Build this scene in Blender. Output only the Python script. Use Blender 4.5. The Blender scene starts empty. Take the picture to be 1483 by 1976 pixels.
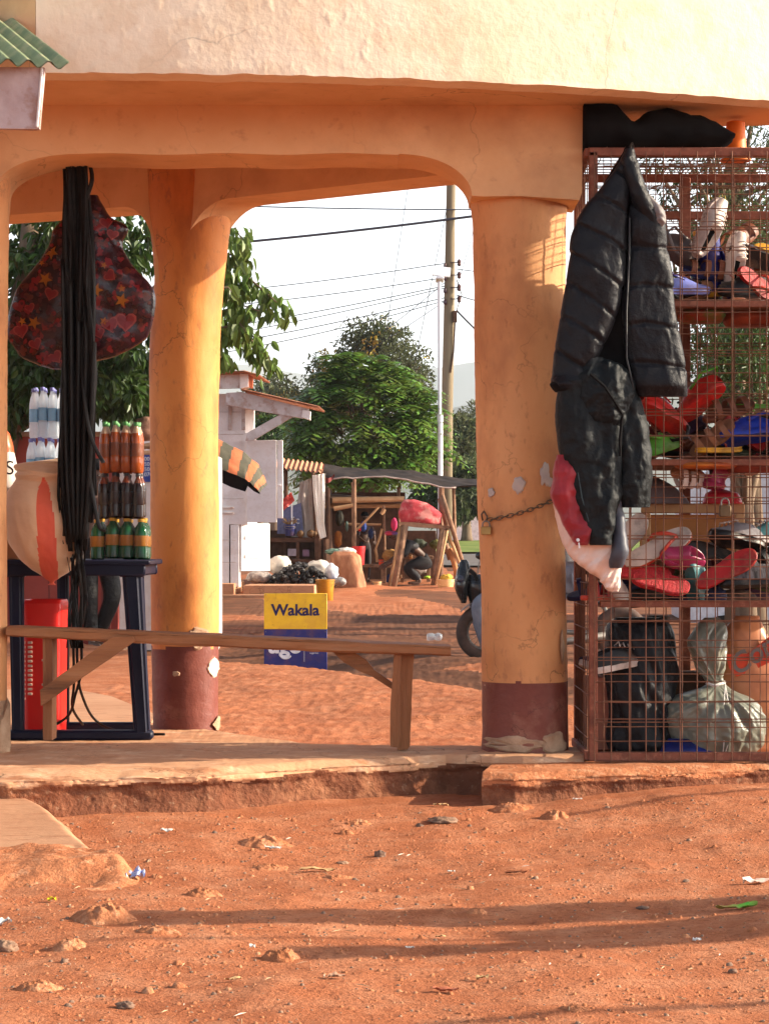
import bpy, bmesh, math, random
from mathutils import Vector, Matrix, Euler, noise
random.seed(11)
R = math.radians
SC = bpy.context.scene
COL = SC.collection
# ---------------------------------------------------------------- camera, light, exposure
F, CX, HY, ZC = 4465.0, 741.5, 1050.0, 1.05     # focal length and horizon of the photograph in its own pixels; eye height in m
cd = bpy.data.cameras.new('camera'); cam = bpy.data.objects.new('camera', cd); COL.objects.link(cam)
cam.location = (0, 0, ZC); cam.rotation_euler = (R(90), 0, 0)
cd.sensor_fit = 'VERTICAL'; cd.sensor_height = 24.0; cd.lens = 24.0 * F / 1976.0
cd.shift_y = (HY - 988.0) / 1976.0
cd.clip_start = 0.1; cd.clip_end = 12000
SC.camera = cam
SUN_EL, SUN_FRONT = 23.0, -2.0
w = bpy.data.worlds.new("World"); SC.world = w; w.use_nodes = True
nt = w.node_tree; bg = nt.nodes['Background']
sky = nt.nodes.new('ShaderNodeTexSky'); sky.sky_type = 'NISHITA'; sky.sun_disc = False
sky.sun_elevation = R(SUN_EL); sky.sun_rotation = R(90 + SUN_FRONT)
sky.altitude = 900; sky.air_density = 1.0; sky.dust_density = 5.0; sky.ozone_density = 1.0
veil = nt.nodes.new('ShaderNodeHueSaturation')   # a thin white veil of cloud, thick towards the horizon
nt.links.new(sky.outputs[0], veil.inputs['Color']); nt.links.new(veil.outputs[0], bg.inputs[0]); bg.inputs[1].default_value = 0.15
wc = nt.nodes.new('ShaderNodeTexCoord'); wx = nt.nodes.new('ShaderNodeSeparateXYZ'); nt.links.new(wc.outputs['Generated'], wx.inputs[0])
for inp, lo, hi in (('Saturation', .30, .75), ('Value', 1.55, .62)):
    wr_ = nt.nodes.new('ShaderNodeMapRange'); wr_.interpolation_type = 'SMOOTHSTEP'; wr_.inputs[1].default_value = .12; wr_.inputs[2].default_value = .42
    wr_.inputs[3].default_value = lo; wr_.inputs[4].default_value = hi; nt.links.new(wx.outputs[2], wr_.inputs[0]); nt.links.new(wr_.outputs[0], veil.inputs[inp])
ld = bpy.data.lights.new('sun', 'SUN'); sun = bpy.data.objects.new('sun', ld); COL.objects.link(sun)
ld.energy = 5.0; ld.angle = R(0.5); ld.color = (1.0, 0.86, 0.66)
sd = Vector((math.cos(R(SUN_EL)) * math.cos(R(SUN_FRONT)), -math.cos(R(SUN_EL)) * math.sin(R(SUN_FRONT)), math.sin(R(SUN_EL))))
sun.rotation_euler = sd.to_track_quat('Z', 'Y').to_euler(); sun.location = sd * 30
SC.view_settings.view_transform = 'Standard'; SC.view_settings.look = 'None'
SC.view_settings.exposure = 1.25; SC.view_settings.gamma = 1.0
# ---------------------------------------------------------------- helpers
def P(px, py, Y): return Vector(((px - CX) / F * Y, Y, ZC - (py - HY) / F * Y))
def X(px, Y): return (px - CX) / F * Y
def Z(py, Y): return ZC - (py - HY) / F * Y
def lin(c): return tuple((((v / 255.0) / 12.92) if v <= 10 else (((v / 255.0) + .055) / 1.055) ** 2.4) for v in c)
def clamp(v, a=0., b=1.): return max(a, min(b, v))
def sstep(a, b, v):
    t = clamp((v - a) / (b - a)); return t * t * (3 - 2 * t)
def N3(x, y, z=0.): return noise.noise((x, y, z))
def fbm(x, y, z=0., o=4):
    s = 0.; a = 1.
    for i in range(o):
        s += a * noise.noise((x, y, z)); x *= 2.03; y *= 2.03; z *= 2.03; a *= .5
    return s
def interp(tab, v):
    if v <= tab[0][0]: return tab[0][1:]
    for a, b in zip(tab, tab[1:]):
        if v <= b[0]:
            t = (v - a[0]) / (b[0] - a[0]); return tuple(p + (q - p) * t for p, q in zip(a[1:], b[1:]))
    return tab[-1][1:]
class MB:
    def __init__(s): s.v = []; s.f = []; s.m = []
    def add(s, vs, fs, m=0):
        b = len(s.v); s.v.extend(vs)
        for f in fs: s.f.append([i + b for i in f]); s.m.append(m)
    def box(s, c, d, rot=None, bev=0.004, m=0):
        c = Vector(c); hx, hy, hz = d[0] / 2, d[1] / 2, d[2] / 2
        M = rot.to_matrix() if isinstance(rot, Euler) else (rot or Matrix.Identity(3))
        b = min(bev, hx * .49, hy * .49, hz * .49); vs = []; idx = {}
        for sx in (-1, 1):
            for sy in (-1, 1):
                for sz in (-1, 1):
                    for ax in range(3):
                        p = [sx * hx, sy * hy, sz * hz]
                        for k in range(3):
                            if k != ax: p[k] -= (sx, sy, sz)[k] * b
                        idx[(sx, sy, sz, ax)] = len(vs); vs.append(c + M @ Vector(p))
        fs = []
        for ax in range(3):
            o = [k for k in range(3) if k != ax]
            for sg in (-1, 1):
                q = []
                for u, v in ((-1, -1), (1, -1), (1, 1), (-1, 1)):
                    k = [0, 0, 0]; k[ax] = sg; k[o[0]] = u; k[o[1]] = v
                    q.append(idx[(k[0], k[1], k[2], ax)])
                flip = (sg < 0) != (ax == 1)
                fs.append(q[::-1] if flip else q)
        for ax in range(3):
            o = [k for k in range(3) if k != ax]
            for u in (-1, 1):
                for v in (-1, 1):
                    k0 = [0, 0, 0]; k1 = [0, 0, 0]; k0[ax] = -1; k1[ax] = 1
                    for k in (k0, k1): k[o[0]] = u; k[o[1]] = v
                    q = [idx[(*k0, o[0])], idx[(*k1, o[0])], idx[(*k1, o[1])], idx[(*k0, o[1])]]
                    if (u * v < 0) != (ax == 1): q = q[::-1]
                    fs.append(q)
        for sx in (-1, 1):
            for sy in (-1, 1):
                for sz in (-1, 1):
                    t = [idx[(sx, sy, sz, 0)], idx[(sx, sy, sz, 1)], idx[(sx, sy, sz, 2)]]
                    fs.append(t if sx * sy * sz > 0 else t[::-1])
        s.add(vs, fs, m)
    def beam(s, a, b, wd, th, bev=.004, m=0, up=Vector((0, 0, 1))):
        """a straight board from a to b: width wd along the side, thickness th along up"""
        a = Vector(a); b = Vector(b); d = (b - a); L = d.length; d.normalize()
        sd_ = d.cross(up)
        if sd_.length < 1e-4: sd_ = d.cross(Vector((0, 1, 0)))
        sd_.normalize(); u = sd_.cross(d)
        M = Matrix((d, sd_, u)).transposed()
        s.box((a + b) / 2, (L, wd, th), M, bev, m)
    def tube(s, pts, r, n=8, m=0, cap=True, flat=1.0):
        pts = [Vector(p) for p in pts]; k = len(pts)
        rs = r if isinstance(r, (list, tuple)) else [r] * k
        t = (pts[1] - pts[0]).normalized(); nrm = t.orthogonal().normalized(); vs = []; fs = []
        for i in range(k):
            t2 = ((pts[min(i + 1, k - 1)] - pts[max(i - 1, 0)])).normalized()
            if t2.length > 0:
                nrm = (nrm - t2 * nrm.dot(t2))
                nrm = nrm.normalized() if nrm.length > 1e-6 else t2.orthogonal().normalized()
            bn = t2.cross(nrm)
            for j in range(n):
                a = 2 * math.pi * j / n
                vs.append(pts[i] + (nrm * math.cos(a) + bn * math.sin(a) * flat) * rs[i])
        for i in range(k - 1):
            for j in range(n):
                a = i * n + j; b = i * n + (j + 1) % n
                fs.append((a, b, b + n, a + n))
        if cap: fs.append(tuple(range(n))[::-1]); fs.append(tuple(range((k - 1) * n, k * n)))
        s.add(vs, fs, m)
    def lathe(s, prof, c=(0, 0, 0), n=20, m=0, M=None, cap=True, ms=None):
        c = Vector(c); vs = []; k = len(prof); b = len(s.v)
        for r, z in prof:
            for j in range(n):
                a = 2 * math.pi * j / n; p = Vector((r * math.cos(a), r * math.sin(a), z))
                vs.append(c + (M @ p if M else p))
        s.v.extend(vs)
        for i in range(k - 1):
            for j in range(n):
                a = i * n + j; q = i * n + (j + 1) % n
                s.f.append([b + a, b + q, b + q + n, b + a + n]); s.m.append(ms[i] if ms else m)
        if cap:
            s.f.append([b + x for x in range(n)][::-1]); s.m.append(ms[0] if ms else m)
            s.f.append([b + x for x in range((k - 1) * n, k * n)]); s.m.append(ms[-1] if ms else m)
    def prism(s, pts2, fn0, fn1, m=0):
        """outline pts2; fn0/fn1 map an outline point to the near and the far face"""
        n = len(pts2); vs = [Vector(fn0(p)) for p in pts2] + [Vector(fn1(p)) for p in pts2]
        fs = [tuple(range(n)), tuple(range(n, 2 * n))[::-1]]
        for i in range(n): j = (i + 1) % n; fs.append((i, i + n, j + n, j))
        s.add(vs, fs, m)
    def grid(s, fn, nu, nv, m=0, mf=None):
        vs = [Vector(fn(i / nu, j / nv)) for j in range(nv + 1) for i in range(nu + 1)]; b = len(s.v); s.v.extend(vs)
        for j in range(nv):
            for i in range(nu):
                a = b + j * (nu + 1) + i
                s.f.append([a, a + 1, a + nu + 2, a + nu + 1]); s.m.append(mf((i + .5) / nu, (j + .5) / nv) if mf else m)
    def loft(s, rows, Y, n=28, sub=6, disp=None, m=0, pw=2.0, mf=None, cap=True):
        """rows (py, xl, xr, half depth, [centre offset in Y]) from top to bottom -> a closed soft body hung round depth Y"""
        tab = [tuple(r) + ((0.,) if len(r) == 4 else ()) for r in rows]
        nr = (len(tab) - 1) * sub; y0, y1 = tab[0][0], tab[-1][0]; vs = []; b = len(s.v)
        for i in range(nr + 1):
            k = i / sub; k0 = min(int(k), len(tab) - 2); t = k - k0
            def cr(c):
                p = [tab[clampi(k0 + q, 0, len(tab) - 1)][c] for q in (-1, 0, 1, 2)]
                return .5 * (2 * p[1] + (p[2] - p[0]) * t + (2 * p[0] - 5 * p[1] + 4 * p[2] - p[3]) * t * t + (3 * p[1] - p[0] - 3 * p[2] + p[3]) * t ** 3)
            py = tab[k0][0] + (tab[k0 + 1][0] - tab[k0][0]) * t
            xl, xr, hd, oy = cr(1), cr(2), cr(3), cr(4)
            for j in range(n):
                a = 2 * math.pi * j / n; ca, sa = math.cos(a), math.sin(a)
                ex = math.copysign(abs(ca) ** (2 / pw), ca); ey = math.copysign(abs(sa) ** (2 / pw), sa)
                px = (xl + xr) / 2 + (xr - xl) / 2 * ex
                p = P(px, py, Y); nv_ = Vector((ca / max((xr - xl) / 2 / F * Y, .01), sa / max(hd, .01), 0)).normalized()
                p.y += oy + hd * ey
                if disp:
                    d = disp(p.x, p.z, j / n, i / nr); p += nv_ * d
                vs.append(p)
        s.v.extend(vs)
        for i in range(nr):
            for j in range(n):
                a = b + i * n + j; q = b + i * n + (j + 1) % n
                s.f.append([a, a + n, q + n, q]); s.m.append(mf((j + .5) / n, (tab[i // sub][0] + (tab[i // sub + 1][0] - tab[i // sub][0]) * ((i % sub) + .5) / sub - y0) / (y1 - y0)) if mf else m)
        if cap:
            s.f.append([b + x for x in range(n)]); s.m.append(m)
            s.f.append([b + x for x in range(nr * n, (nr + 1) * n)][::-1]); s.m.append(m)
    def blob(s, c, r, seed=0., amp=.2, fr=2., n=10, M=None, m=0, flatb=None):
        """a noisy closed lump of half sizes r"""
        c = Vector(c); vs = []; fs = []
        for i in range(n + 1):
            th = math.pi * i / n
            for j in range(2 * n):
                ph = math.pi * j / n
                u = Vector((math.sin(th) * math.cos(ph), math.sin(th) * math.sin(ph), math.cos(th)))
                k = 1 + amp * fbm(u.x * fr + seed, u.y * fr - seed, u.z * fr + seed * .7, 4)
                p = Vector((u.x * r[0] * k, u.y * r[1] * k, u.z * r[2] * k))
                if flatb is not None and p.z < flatb: p.z = flatb
                vs.append(c + (M @ p if M else p))
        for i in range(n):
            for j in range(2 * n):
                a = i * 2 * n + j; q = i * 2 * n + (j + 1) % (2 * n)
                fs.append((a, a + 2 * n, q + 2 * n, q))
        s.add(vs, fs, m)
    def map(s, fn, a=0): s.v[a:] = [Vector(fn(p)) for p in s.v[a:]]
    def build(s, name, mats, parent=None, world=True, auto=38, smooth=True, recalc=True):
        me = bpy.data.meshes.new(name); o = bpy.data.objects.new(name, me); COL.objects.link(o)
        off = Vector((0, 0, 0))
        if parent is not None:
            o.parent = parent
            if world:
                q = parent
                while q: off += q.location; q = q.parent
        me.from_pydata([tuple(Vector(v) - off) for v in s.v], [], s.f)
        for mt in (mats if isinstance(mats, (list, tuple)) else [mats]): me.materials.append(mt)
        me.polygons.foreach_set('material_index', s.m)
        me.update(); me.validate()
        if recalc and len(me.polygons) < 40000:
            bm = bmesh.new(); bm.from_mesh(me); bmesh.ops.recalc_face_normals(bm, faces=bm.faces); bm.to_mesh(me); bm.free()
        if smooth:
            me.polygons.foreach_set('use_smooth', [True] * len(me.polygons))
            if auto: me.set_sharp_from_angle(angle=R(auto))
        return o
def ridge(x, y, z=0., o=3):
    s = 0.; a = 1.
    for i in range(o):
        s += a * (1 - 2.2 * abs(noise.noise((x, y, z)))); x *= 2.1; y *= 2.1; z += 5.; a *= .5
    return s
def clampi(v, a, b): return max(a, min(b, v))
def thing(name, loc, label, cat, group=None):
    o = bpy.data.objects.new(name, None); COL.objects.link(o); o.location = loc; o.empty_display_size = .1
    return tag(o, label, cat, group)
def tag(o, label, cat, group=None):
    o['label'] = label; o['category'] = cat
    if group: o['group'] = group
    return o
def kind(o, k, label=None):
    o['kind'] = k
    if label: o['label'] = label
    return o
def tree_copy(o, parent=None):
    c = o.copy(); COL.objects.link(c)
    if parent is not None: c.parent = parent
    for ch in [q for q in bpy.data.objects if q.parent == o]: tree_copy(ch, c)
    return c
def text(s, size, mat, parent, loc, rot=(R(90), 0, 0), name='lettering', bold=0.0, sx=1.0, shear=0.0):
    cu = bpy.data.curves.new(name, 'FONT'); cu.body = s; cu.size = size; cu.extrude = .0012; cu.offset = bold
    cu.align_x = 'CENTER'; cu.align_y = 'CENTER'; cu.shear = shear
    tmp = bpy.data.objects.new('text_curve', cu); me = bpy.data.meshes.new_from_object(tmp); me.name = name
    bpy.data.objects.remove(tmp); me.materials.clear(); me.materials.append(mat)
    o = bpy.data.objects.new(name, me); COL.objects.link(o)
    o.parent = parent; o.location = loc; o.rotation_euler = rot; o.scale = (sx, 1, 1)
    return o
# ---------------------------------------------------------------- materials
def mat(name, c, c2=None, sc=6., rough=.8, bump=0., bs=40., metal=0., st=(1, 1, 1), trans=0., ior=1.45, sheen=0., coat=0., c3=None, sc3=2., amt3=.5,
        isl=0., tl=0., spec=.4, detail=6., w0=.35, w1=.65, bdist=.01, w3=(.5, .6), c4=None, sc4=40., amt4=.5, w4=(.52, .66), st4=None, crack=0., csc=2.2, cw=.012):
    m = bpy.data.materials.new(name); m.use_nodes = True; t = m.node_tree; n = t.nodes; L = t.links
    b = n['Principled BSDF']; b.inputs['Roughness'].default_value = rough; b.inputs['Metallic'].default_value = metal
    b.inputs['Specular IOR Level'].default_value = spec; b.inputs['IOR'].default_value = ior
    b.inputs['Transmission Weight'].default_value = trans; b.inputs['Sheen Weight'].default_value = sheen
    b.inputs['Coat Weight'].default_value = coat
    tc = n.new('ShaderNodeTexCoord'); mp = n.new('ShaderNodeMapping'); L.new(tc.outputs['Object'], mp.inputs[0])
    mp.inputs['Scale'].default_value = st
    def nz(scale, det=detail):
        q = n.new('ShaderNodeTexNoise'); q.inputs['Scale'].default_value = scale; q.inputs['Detail'].default_value = det
        q.inputs['Roughness'].default_value = .62; L.new(mp.outputs[0], q.inputs['Vector']); return q
    def mixc(fac, a, bcol):
        q = n.new('ShaderNodeMix'); q.data_type = 'RGBA'
        for s_, v in ((0, fac), (6, a), (7, bcol)):
            if isinstance(v, (tuple, float, int)): q.inputs[s_].default_value = v if not isinstance(v, tuple) else (*v, 1)
            else: L.new(v, q.inputs[s_])
        return q.outputs[2]
    out = c
    if c2:
        r = n.new('ShaderNodeMapRange'); r.inputs[1].default_value = w0; r.inputs[2].default_value = w1
        L.new(nz(sc).outputs[0], r.inputs[0]); out = mixc(r.outputs[0], c, c2)
    if c3:
        r = n.new('ShaderNodeMapRange'); r.inputs[1].default_value = w3[0]; r.inputs[2].default_value = w3[1]; r.inputs[4].default_value = amt3
        L.new(nz(sc3).outputs[0], r.inputs[0]); out = mixc(r.outputs[0], out, c3)
    if c4:
        r = n.new('ShaderNodeMapRange'); r.inputs[1].default_value = w4[0]; r.inputs[2].default_value = w4[1]; r.inputs[4].default_value = amt4
        z4 = nz(sc4)
        if st4: m4 = n.new('ShaderNodeMapping'); m4.inputs['Scale'].default_value = st4; L.new(tc.outputs['Object'], m4.inputs[0]); L.new(m4.outputs[0], z4.inputs['Vector'])
        L.new(z4.outputs[0], r.inputs[0]); out = mixc(r.outputs[0], out, c4)
    if crack:
        vo = n.new('ShaderNodeTexVoronoi'); vo.feature = 'DISTANCE_TO_EDGE'; vo.inputs['Scale'].default_value = csc
        nd = n.new('ShaderNodeTexNoise'); nd.inputs['Scale'].default_value = csc * 2.5; nd.inputs['Detail'].default_value = 5.; L.new(tc.outputs['Object'], nd.inputs['Vector'])
        va = n.new('ShaderNodeVectorMath'); va.operation = 'MULTIPLY_ADD'; L.new(nd.outputs['Color'], va.inputs[0]); va.inputs[1].default_value = (.35, .35, .35); L.new(tc.outputs['Object'], va.inputs[2]); L.new(va.outputs[0], vo.inputs['Vector'])
        r = n.new('ShaderNodeMapRange'); r.inputs[1].default_value = cw; r.inputs[2].default_value = 0.; L.new(vo.outputs['Distance'], r.inputs[0])
        k_ = n.new('ShaderNodeTexNoise'); k_.inputs['Scale'].default_value = csc * .8; L.new(tc.outputs['Object'], k_.inputs['Vector'])
        r2 = n.new('ShaderNodeMapRange'); r2.inputs[1].default_value = .48; r2.inputs[2].default_value = .62; r2.inputs[4].default_value = crack; L.new(k_.outputs[0], r2.inputs[0])
        mu = n.new('ShaderNodeMath'); mu.operation = 'MULTIPLY'; L.new(r.outputs[0], mu.inputs[0]); L.new(r2.outputs[0], mu.inputs[1])
        out = mixc(mu.outputs[0], out, tuple(v * .22 for v in c))
    if isl:
        g = n.new('ShaderNodeNewGeometry'); hs = n.new('ShaderNodeHueSaturation')
        r = n.new('ShaderNodeMapRange'); r.inputs[3].default_value = 1 - isl; r.inputs[4].default_value = 1 + isl
        L.new(g.outputs['Random Per Island'], r.inputs[0]); L.new(r.outputs[0], hs.inputs['Value'])
        r2 = n.new('ShaderNodeMapRange'); r2.inputs[3].default_value = .5 - isl * .06; r2.inputs[4].default_value = .5 + isl * .05
        L.new(g.outputs['Random Per Island'], r2.inputs[0]); L.new(r2.outputs[0], hs.inputs['Hue'])
        if isinstance(out, tuple): hs.inputs['Color'].default_value = (*out, 1)
        else: L.new(out, hs.inputs['Color'])
        out = hs.outputs[0]
    if isinstance(out, tuple): b.inputs['Base Color'].default_value = (*out, 1)
    else: L.new(out, b.inputs['Base Color'])
    if bump:
        bp = n.new('ShaderNodeBump'); bp.inputs['Strength'].default_value = bump; bp.inputs['Distance'].default_value = bdist
        L.new(nz(bs, 8.).outputs[0], bp.inputs['Height']); L.new(bp.outputs[0], b.inputs['Normal'])
    if tl:
        tr = n.new('ShaderNodeBsdfTranslucent'); mx = n.new('ShaderNodeMixShader'); mx.inputs[0].default_value = tl
        if isinstance(out, tuple): tr.inputs[0].default_value = (*out, 1)
        else: L.new(out, tr.inputs[0])
        o = n['Material Output']; L.new(b.outputs[0], mx.inputs[1]); L.new(tr.outputs[0], mx.inputs[2]); L.new(mx.outputs[0], o.inputs[0])
    return m
def plain(name, rgb, rough=.6, **k):
    c = lin(rgb); k.setdefault('c2', tuple(v * .72 for v in c)); k.setdefault('sc', 14.); return mat(name, c, rough=rough, **k)
M = {}
M['dirt'] = mat('red_dirt', (.44, .155, .070), (.33, .108, .048), 1.3, .95, .9, 90., c3=(.53, .245, .135), sc3=5., amt3=.65, spec=.10, w3=(.45, .7), c4=(.20, .065, .032), sc4=45., amt4=.75, w4=(.52, .68), bdist=.012)
M['dirt_dark_shade'] = mat('dark_earth_and_shade', (.165, .072, .040), (.12, .052, .030), 1.2, .95, .5, 50., c3=(.26, .10, .05), sc3=2.2, spec=.08, amt3=.6)  # dark earth, with the shade of buildings mixed into its colour
M['clod'] = mat('clod_earth', (.50, .20, .095), (.36, .125, .055), 7., .95, .9, 60., spec=.1, c4=(.58, .30, .17), sc4=20., amt4=.7, bdist=.015)
M['stone'] = mat('grey_stone', (.16, .10, .075), (.32, .19, .12), 12., .9, .6, 60., spec=.2)
M['concrete'] = mat('dusty_concrete', (.54, .30, .17), (.44, .21, .11), 2., .92, .6, 70., st=(.45, 1, 1), c3=(.33, .14, .07), sc3=8., amt3=.8, spec=.15, w3=(.58, .66), c4=(.62, .42, .28), sc4=14., amt4=.6, crack=.9, csc=3.2, cw=.018)
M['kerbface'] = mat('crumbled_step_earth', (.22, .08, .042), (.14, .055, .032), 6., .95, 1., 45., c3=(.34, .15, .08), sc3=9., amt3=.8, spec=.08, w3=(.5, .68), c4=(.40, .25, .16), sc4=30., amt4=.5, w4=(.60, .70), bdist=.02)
M['apron'] = mat('smooth_concrete', (.46, .25, .145), (.38, .19, .105), 1.5, .9, .45, 80., st=(.3, 1, 1), spec=.2, c4=(.30, .13, .07), sc4=24., amt4=.6, crack=.6, csc=2., cw=.01)
M['cream'] = mat('cream_plaster', (.82, .68, .52), (.76, .60, .43), 2.2, .85, .28, 16., c3=(.68, .48, .31), sc3=7., amt3=.4, spec=.25, bdist=.02, c4=(.42, .25, .15), sc4=13., amt4=.5, w4=(.68, .76), crack=.6, csc=1.1, cw=.006)
M['peach'] = mat('peach_plaster', (.71, .44, .235), (.63, .36, .175), 2.2, .85, .3, 14., c3=(.38, .18, .085), sc3=2.6, amt3=.45, spec=.25, w3=(.5, .72), c4=(.30, .14, .07), sc4=18., amt4=.35, w4=(.6, .75), crack=.55, csc=1.6, cw=.006)
M['ochre'] = mat('ochre_plaster', (.64, .27, .07), (.54, .19, .038), 3.0, .62, .35, 14., st=(1, 1, .45), c3=(.30, .10, .028), sc3=6., amt3=.65, spec=.35, w3=(.5, .7), c4=(.26, .10, .04), sc4=34., amt4=.55, w4=(.58, .70), crack=.75, csc=2.6, cw=.010)
M['ochre_pale'] = mat('faded_ochre_plaster', (.66, .34, .15), (.57, .26, .10), 2.6, .7, .35, 14., st=(1, 1, .5), c3=(.36, .15, .065), sc3=5., amt3=.65, spec=.3, w3=(.5, .7), c4=(.30, .13, .06), sc4=30., amt4=.55, w4=(.58, .70), crack=.75, csc=2.6, cw=.010)
M['oxblood'] = mat('oxblood_base_paint', (.135, .030, .019), (.19, .052, .035), 6., .5, .4, 25., c3=(.27, .12, .08), sc3=4., amt3=.8, spec=.35, w3=(.55, .66), c4=(.50, .36, .28), sc4=16., amt4=.9, w4=(.70, .72), crack=.7, csc=5., cw=.02)
M['rawplaster'] = mat('bare_plaster', (.48, .33, .22), (.30, .17, .10), 9., .95, .8, 40., spec=.2)
M['whitepaint'] = mat('white_board_paint', (.72, .70, .70), (.62, .58, .57), 3., .7, .15, 30., c3=(.50, .40, .34), sc3=4., amt3=.3, spec=.3, c4=(.50, .42, .36), sc4=22., amt4=.3)
M['greypaint'] = mat('weathered_white_board', (.55, .50, .50), (.42, .36, .34), 5., .75, .3, 25., c3=(.30, .17, .12), sc3=7., amt3=.6, spec=.3)
M['rust'] = mat('rusty_sheet', (.32, .12, .06), (.46, .22, .13), 5., .8, .3, 40., c3=(.20, .07, .04), sc3=11., spec=.3)
M['greentin'] = mat('green_sheet', (.12, .19, .10), (.30, .34, .17), 4., .55, .15, 30., c3=(.40, .36, .22), sc3=8., spec=.5)
M['wood'] = mat('worn_bench_wood', (.34, .145, .062), (.20, .075, .03), 9., .65, .6, 40., st=(.12, 1, 1), c3=(.05, .02, .01), sc3=7., amt3=.75, spec=.25, w3=(.54, .66), c4=(.38, .18, .085), sc4=26., amt4=.5)
M['woodv'] = mat('worn_leg_wood', (.31, .125, .052), (.18, .065, .026), 9., .65, .6, 40., st=(1, 1, .12), c3=(.05, .02, .01), sc3=7., amt3=.7, spec=.25, w3=(.54, .66), c4=(.34, .16, .075), sc4=26., amt4=.5)
M['oldwood'] = mat('old_stall_wood', (.20, .105, .06), (.32, .19, .12), 8., .85, .4, 40., c3=(.08, .04, .025), sc3=5., spec=.2)
M['palewood'] = mat('pale_wood', (.52, .31, .16), (.42, .23, .11), 8., .8, .2, 40., spec=.2)
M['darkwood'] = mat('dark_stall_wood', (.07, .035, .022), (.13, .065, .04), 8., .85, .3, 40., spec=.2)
M['polewood'] = mat('pole_wood', (.24, .19, .12), (.17, .13, .085), 4., .85, .3, 30., st=(1, 1, .08), spec=.2)
M['bark'] = mat('bark', (.11, .075, .05), (.18, .13, .09), 8., .95, .6, 25., st=(1, 1, .3), spec=.1)
M['black'] = mat('black_rubber', (.006, .005, .0045), (.014, .010, .008), 20., .5, .3, 60., spec=.16)
M['nylon'] = mat('black_nylon', (.007, .007, .009), (.012, .012, .014), 12., .40, .5, 30., spec=.2, bdist=.015)
M['track'] = mat('black_tracksuit', (.007, .009, .010), (.011, .013, .014), 12., .5, .5, 30., spec=.16, bdist=.015)
M['soft_black'] = mat('soft_black', (.006, .0055, .006), (.012, .011, .011), 6., .9, .3, 30., spec=.05)
M['navy'] = mat('navy_plastic', (.0055, .0065, .019), (.009, .010, .026), 5., .45, .08, 60., spec=.2)
M['redplastic'] = mat('red_plastic', (.62, .012, .008), (.55, .01, .006), 5., .35, .05, 60., spec=.5, tl=.15)
M['redwall'] = mat('red_wall_paint', (.36, .065, .045), (.30, .05, .035), 3., .75, .15, 30., spec=.3)
M['ironred'] = mat('rust_red_iron', (.25, .085, .05), (.17, .055, .034), 9., .75, .25, 60., c3=(.10, .04, .025), sc3=15., spec=.3, c4=(.34, .15, .09), sc4=40., amt4=.5)
M['wire'] = mat('rusty_wire', (.20, .085, .045), (.13, .055, .032), 20., .65, spec=.3)
M['steel'] = mat('dull_steel', (.18, .16, .14), (.28, .25, .22), 30., .5, .1, 60., metal=.8)
M['brass'] = mat('brass', (.42, .29, .11), (.32, .2, .07), 20., .45, .1, 60., metal=.7)
M['whitemetal'] = mat('white_metal', (.72, .73, .76), (.66, .66, .69), 4., .5, spec=.4)
M['asphalt'] = mat('asphalt', (.10, .085, .08), (.13, .105, .095), 2., .9, .3, 60.)
M['grass'] = mat('verge_grass', (.10, .15, .03), (.19, .22, .06), 1.2, .9, .5, 12., spec=.1)
M['skin'] = mat('dark_skin', (.075, .036, .022), (.09, .045, .028), 9., .5, spec=.4)
M['jeans'] = mat('grey_jeans', (.13, .145, .18), (.19, .20, .235), 14., .9, .25, 60., spec=.15)
# ---------------------------------------------------------------- the ground
def crest_d(x, y):
    """signed distance past the crest of the bank behind the veranda (positive beyond it)"""
    ax, ay, bx, by = -1.26, 18.0, .56, 13.6
    dx, dy = bx - ax, by - ay; L = math.hypot(dx, dy); nx, ny = -dy / L, dx / L
    if ny < 0: nx, ny = -nx, -ny
    return (x - ax) * nx + (y - ay) * ny + .35 * noise.noise((x * .9, y * .35, 3.))
FARZ = [(0., 0.), (14., .15), (17., .1), (20., .05), (23., .09), (32., .33), (50., .77), (60., 1.08), (90., 1.2), (5000., 1.3)]
def G(x, y, fine=True):
    if y < 9.6:
        kz = .05 + .055 * sstep(.2, 1.5, x)
        z = kz * sstep(7.2, 8.75, y - .05 * x) + .03 * fbm(x * .7, y * .7, 1.7, 2) * sstep(3.0, 5., y)
    elif y < 14: z = interp([(9.6, .05), (9.85, .125), (14., .15)], y)[0]
    else: z = interp(FARZ, y)[0]
    if 12 < y < 24:
        d = crest_d(x, y)
        z += .05 * sstep(-1.6, 0, d) * (1 - sstep(0, .35, d)) - .10 * sstep(0, .4, d) * (1 - sstep(1.5, 2.6, d))
        z += .05 * sstep(1.2, 1.8, d) * (1 - sstep(2.2, 3.2, d))
    if fine:
        if y < 9.5:
            z += .008 * fbm(x * 3, y * 2, 5., 2) + .0022 * fbm(x * 14, y * 9, 9., 3)
            c = noise.noise((x * 9, y * 7, 20.)) + .5 * noise.noise((x * 22, y * 17, 2.)); z += .010 * max(0, c - .55)
            c = noise.noise((x * 38, y * 30, 7.)); z += .004 * max(0, c - .35) + .0012 * noise.noise((x * 75, y * 55, 3.)) - .006 * max(0, noise.noise((x * 6, y * 5, 41.)) - .35)
            z += .02 * max(0., fbm(x * 2.2, y * 1.5, 33., 3) - .25)
        elif y < 30:
            z += .010 * fbm(x * 3, y * 1.6, 5., 4) + .016 * max(0, noise.noise((x * 9, y * 5, 2.)) - .3) + .007 * noise.noise((x * 22, y * 12, 2.))
        elif y < 80: z += .03 * fbm(x * 1.2, y * .6, 5., 3)
    return z
def axis(segs):
    o = []
    for a, b, n in segs: o += [a + (b - a) * i / n for i in range(n)]
    return o + [segs[-1][1]]
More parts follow.
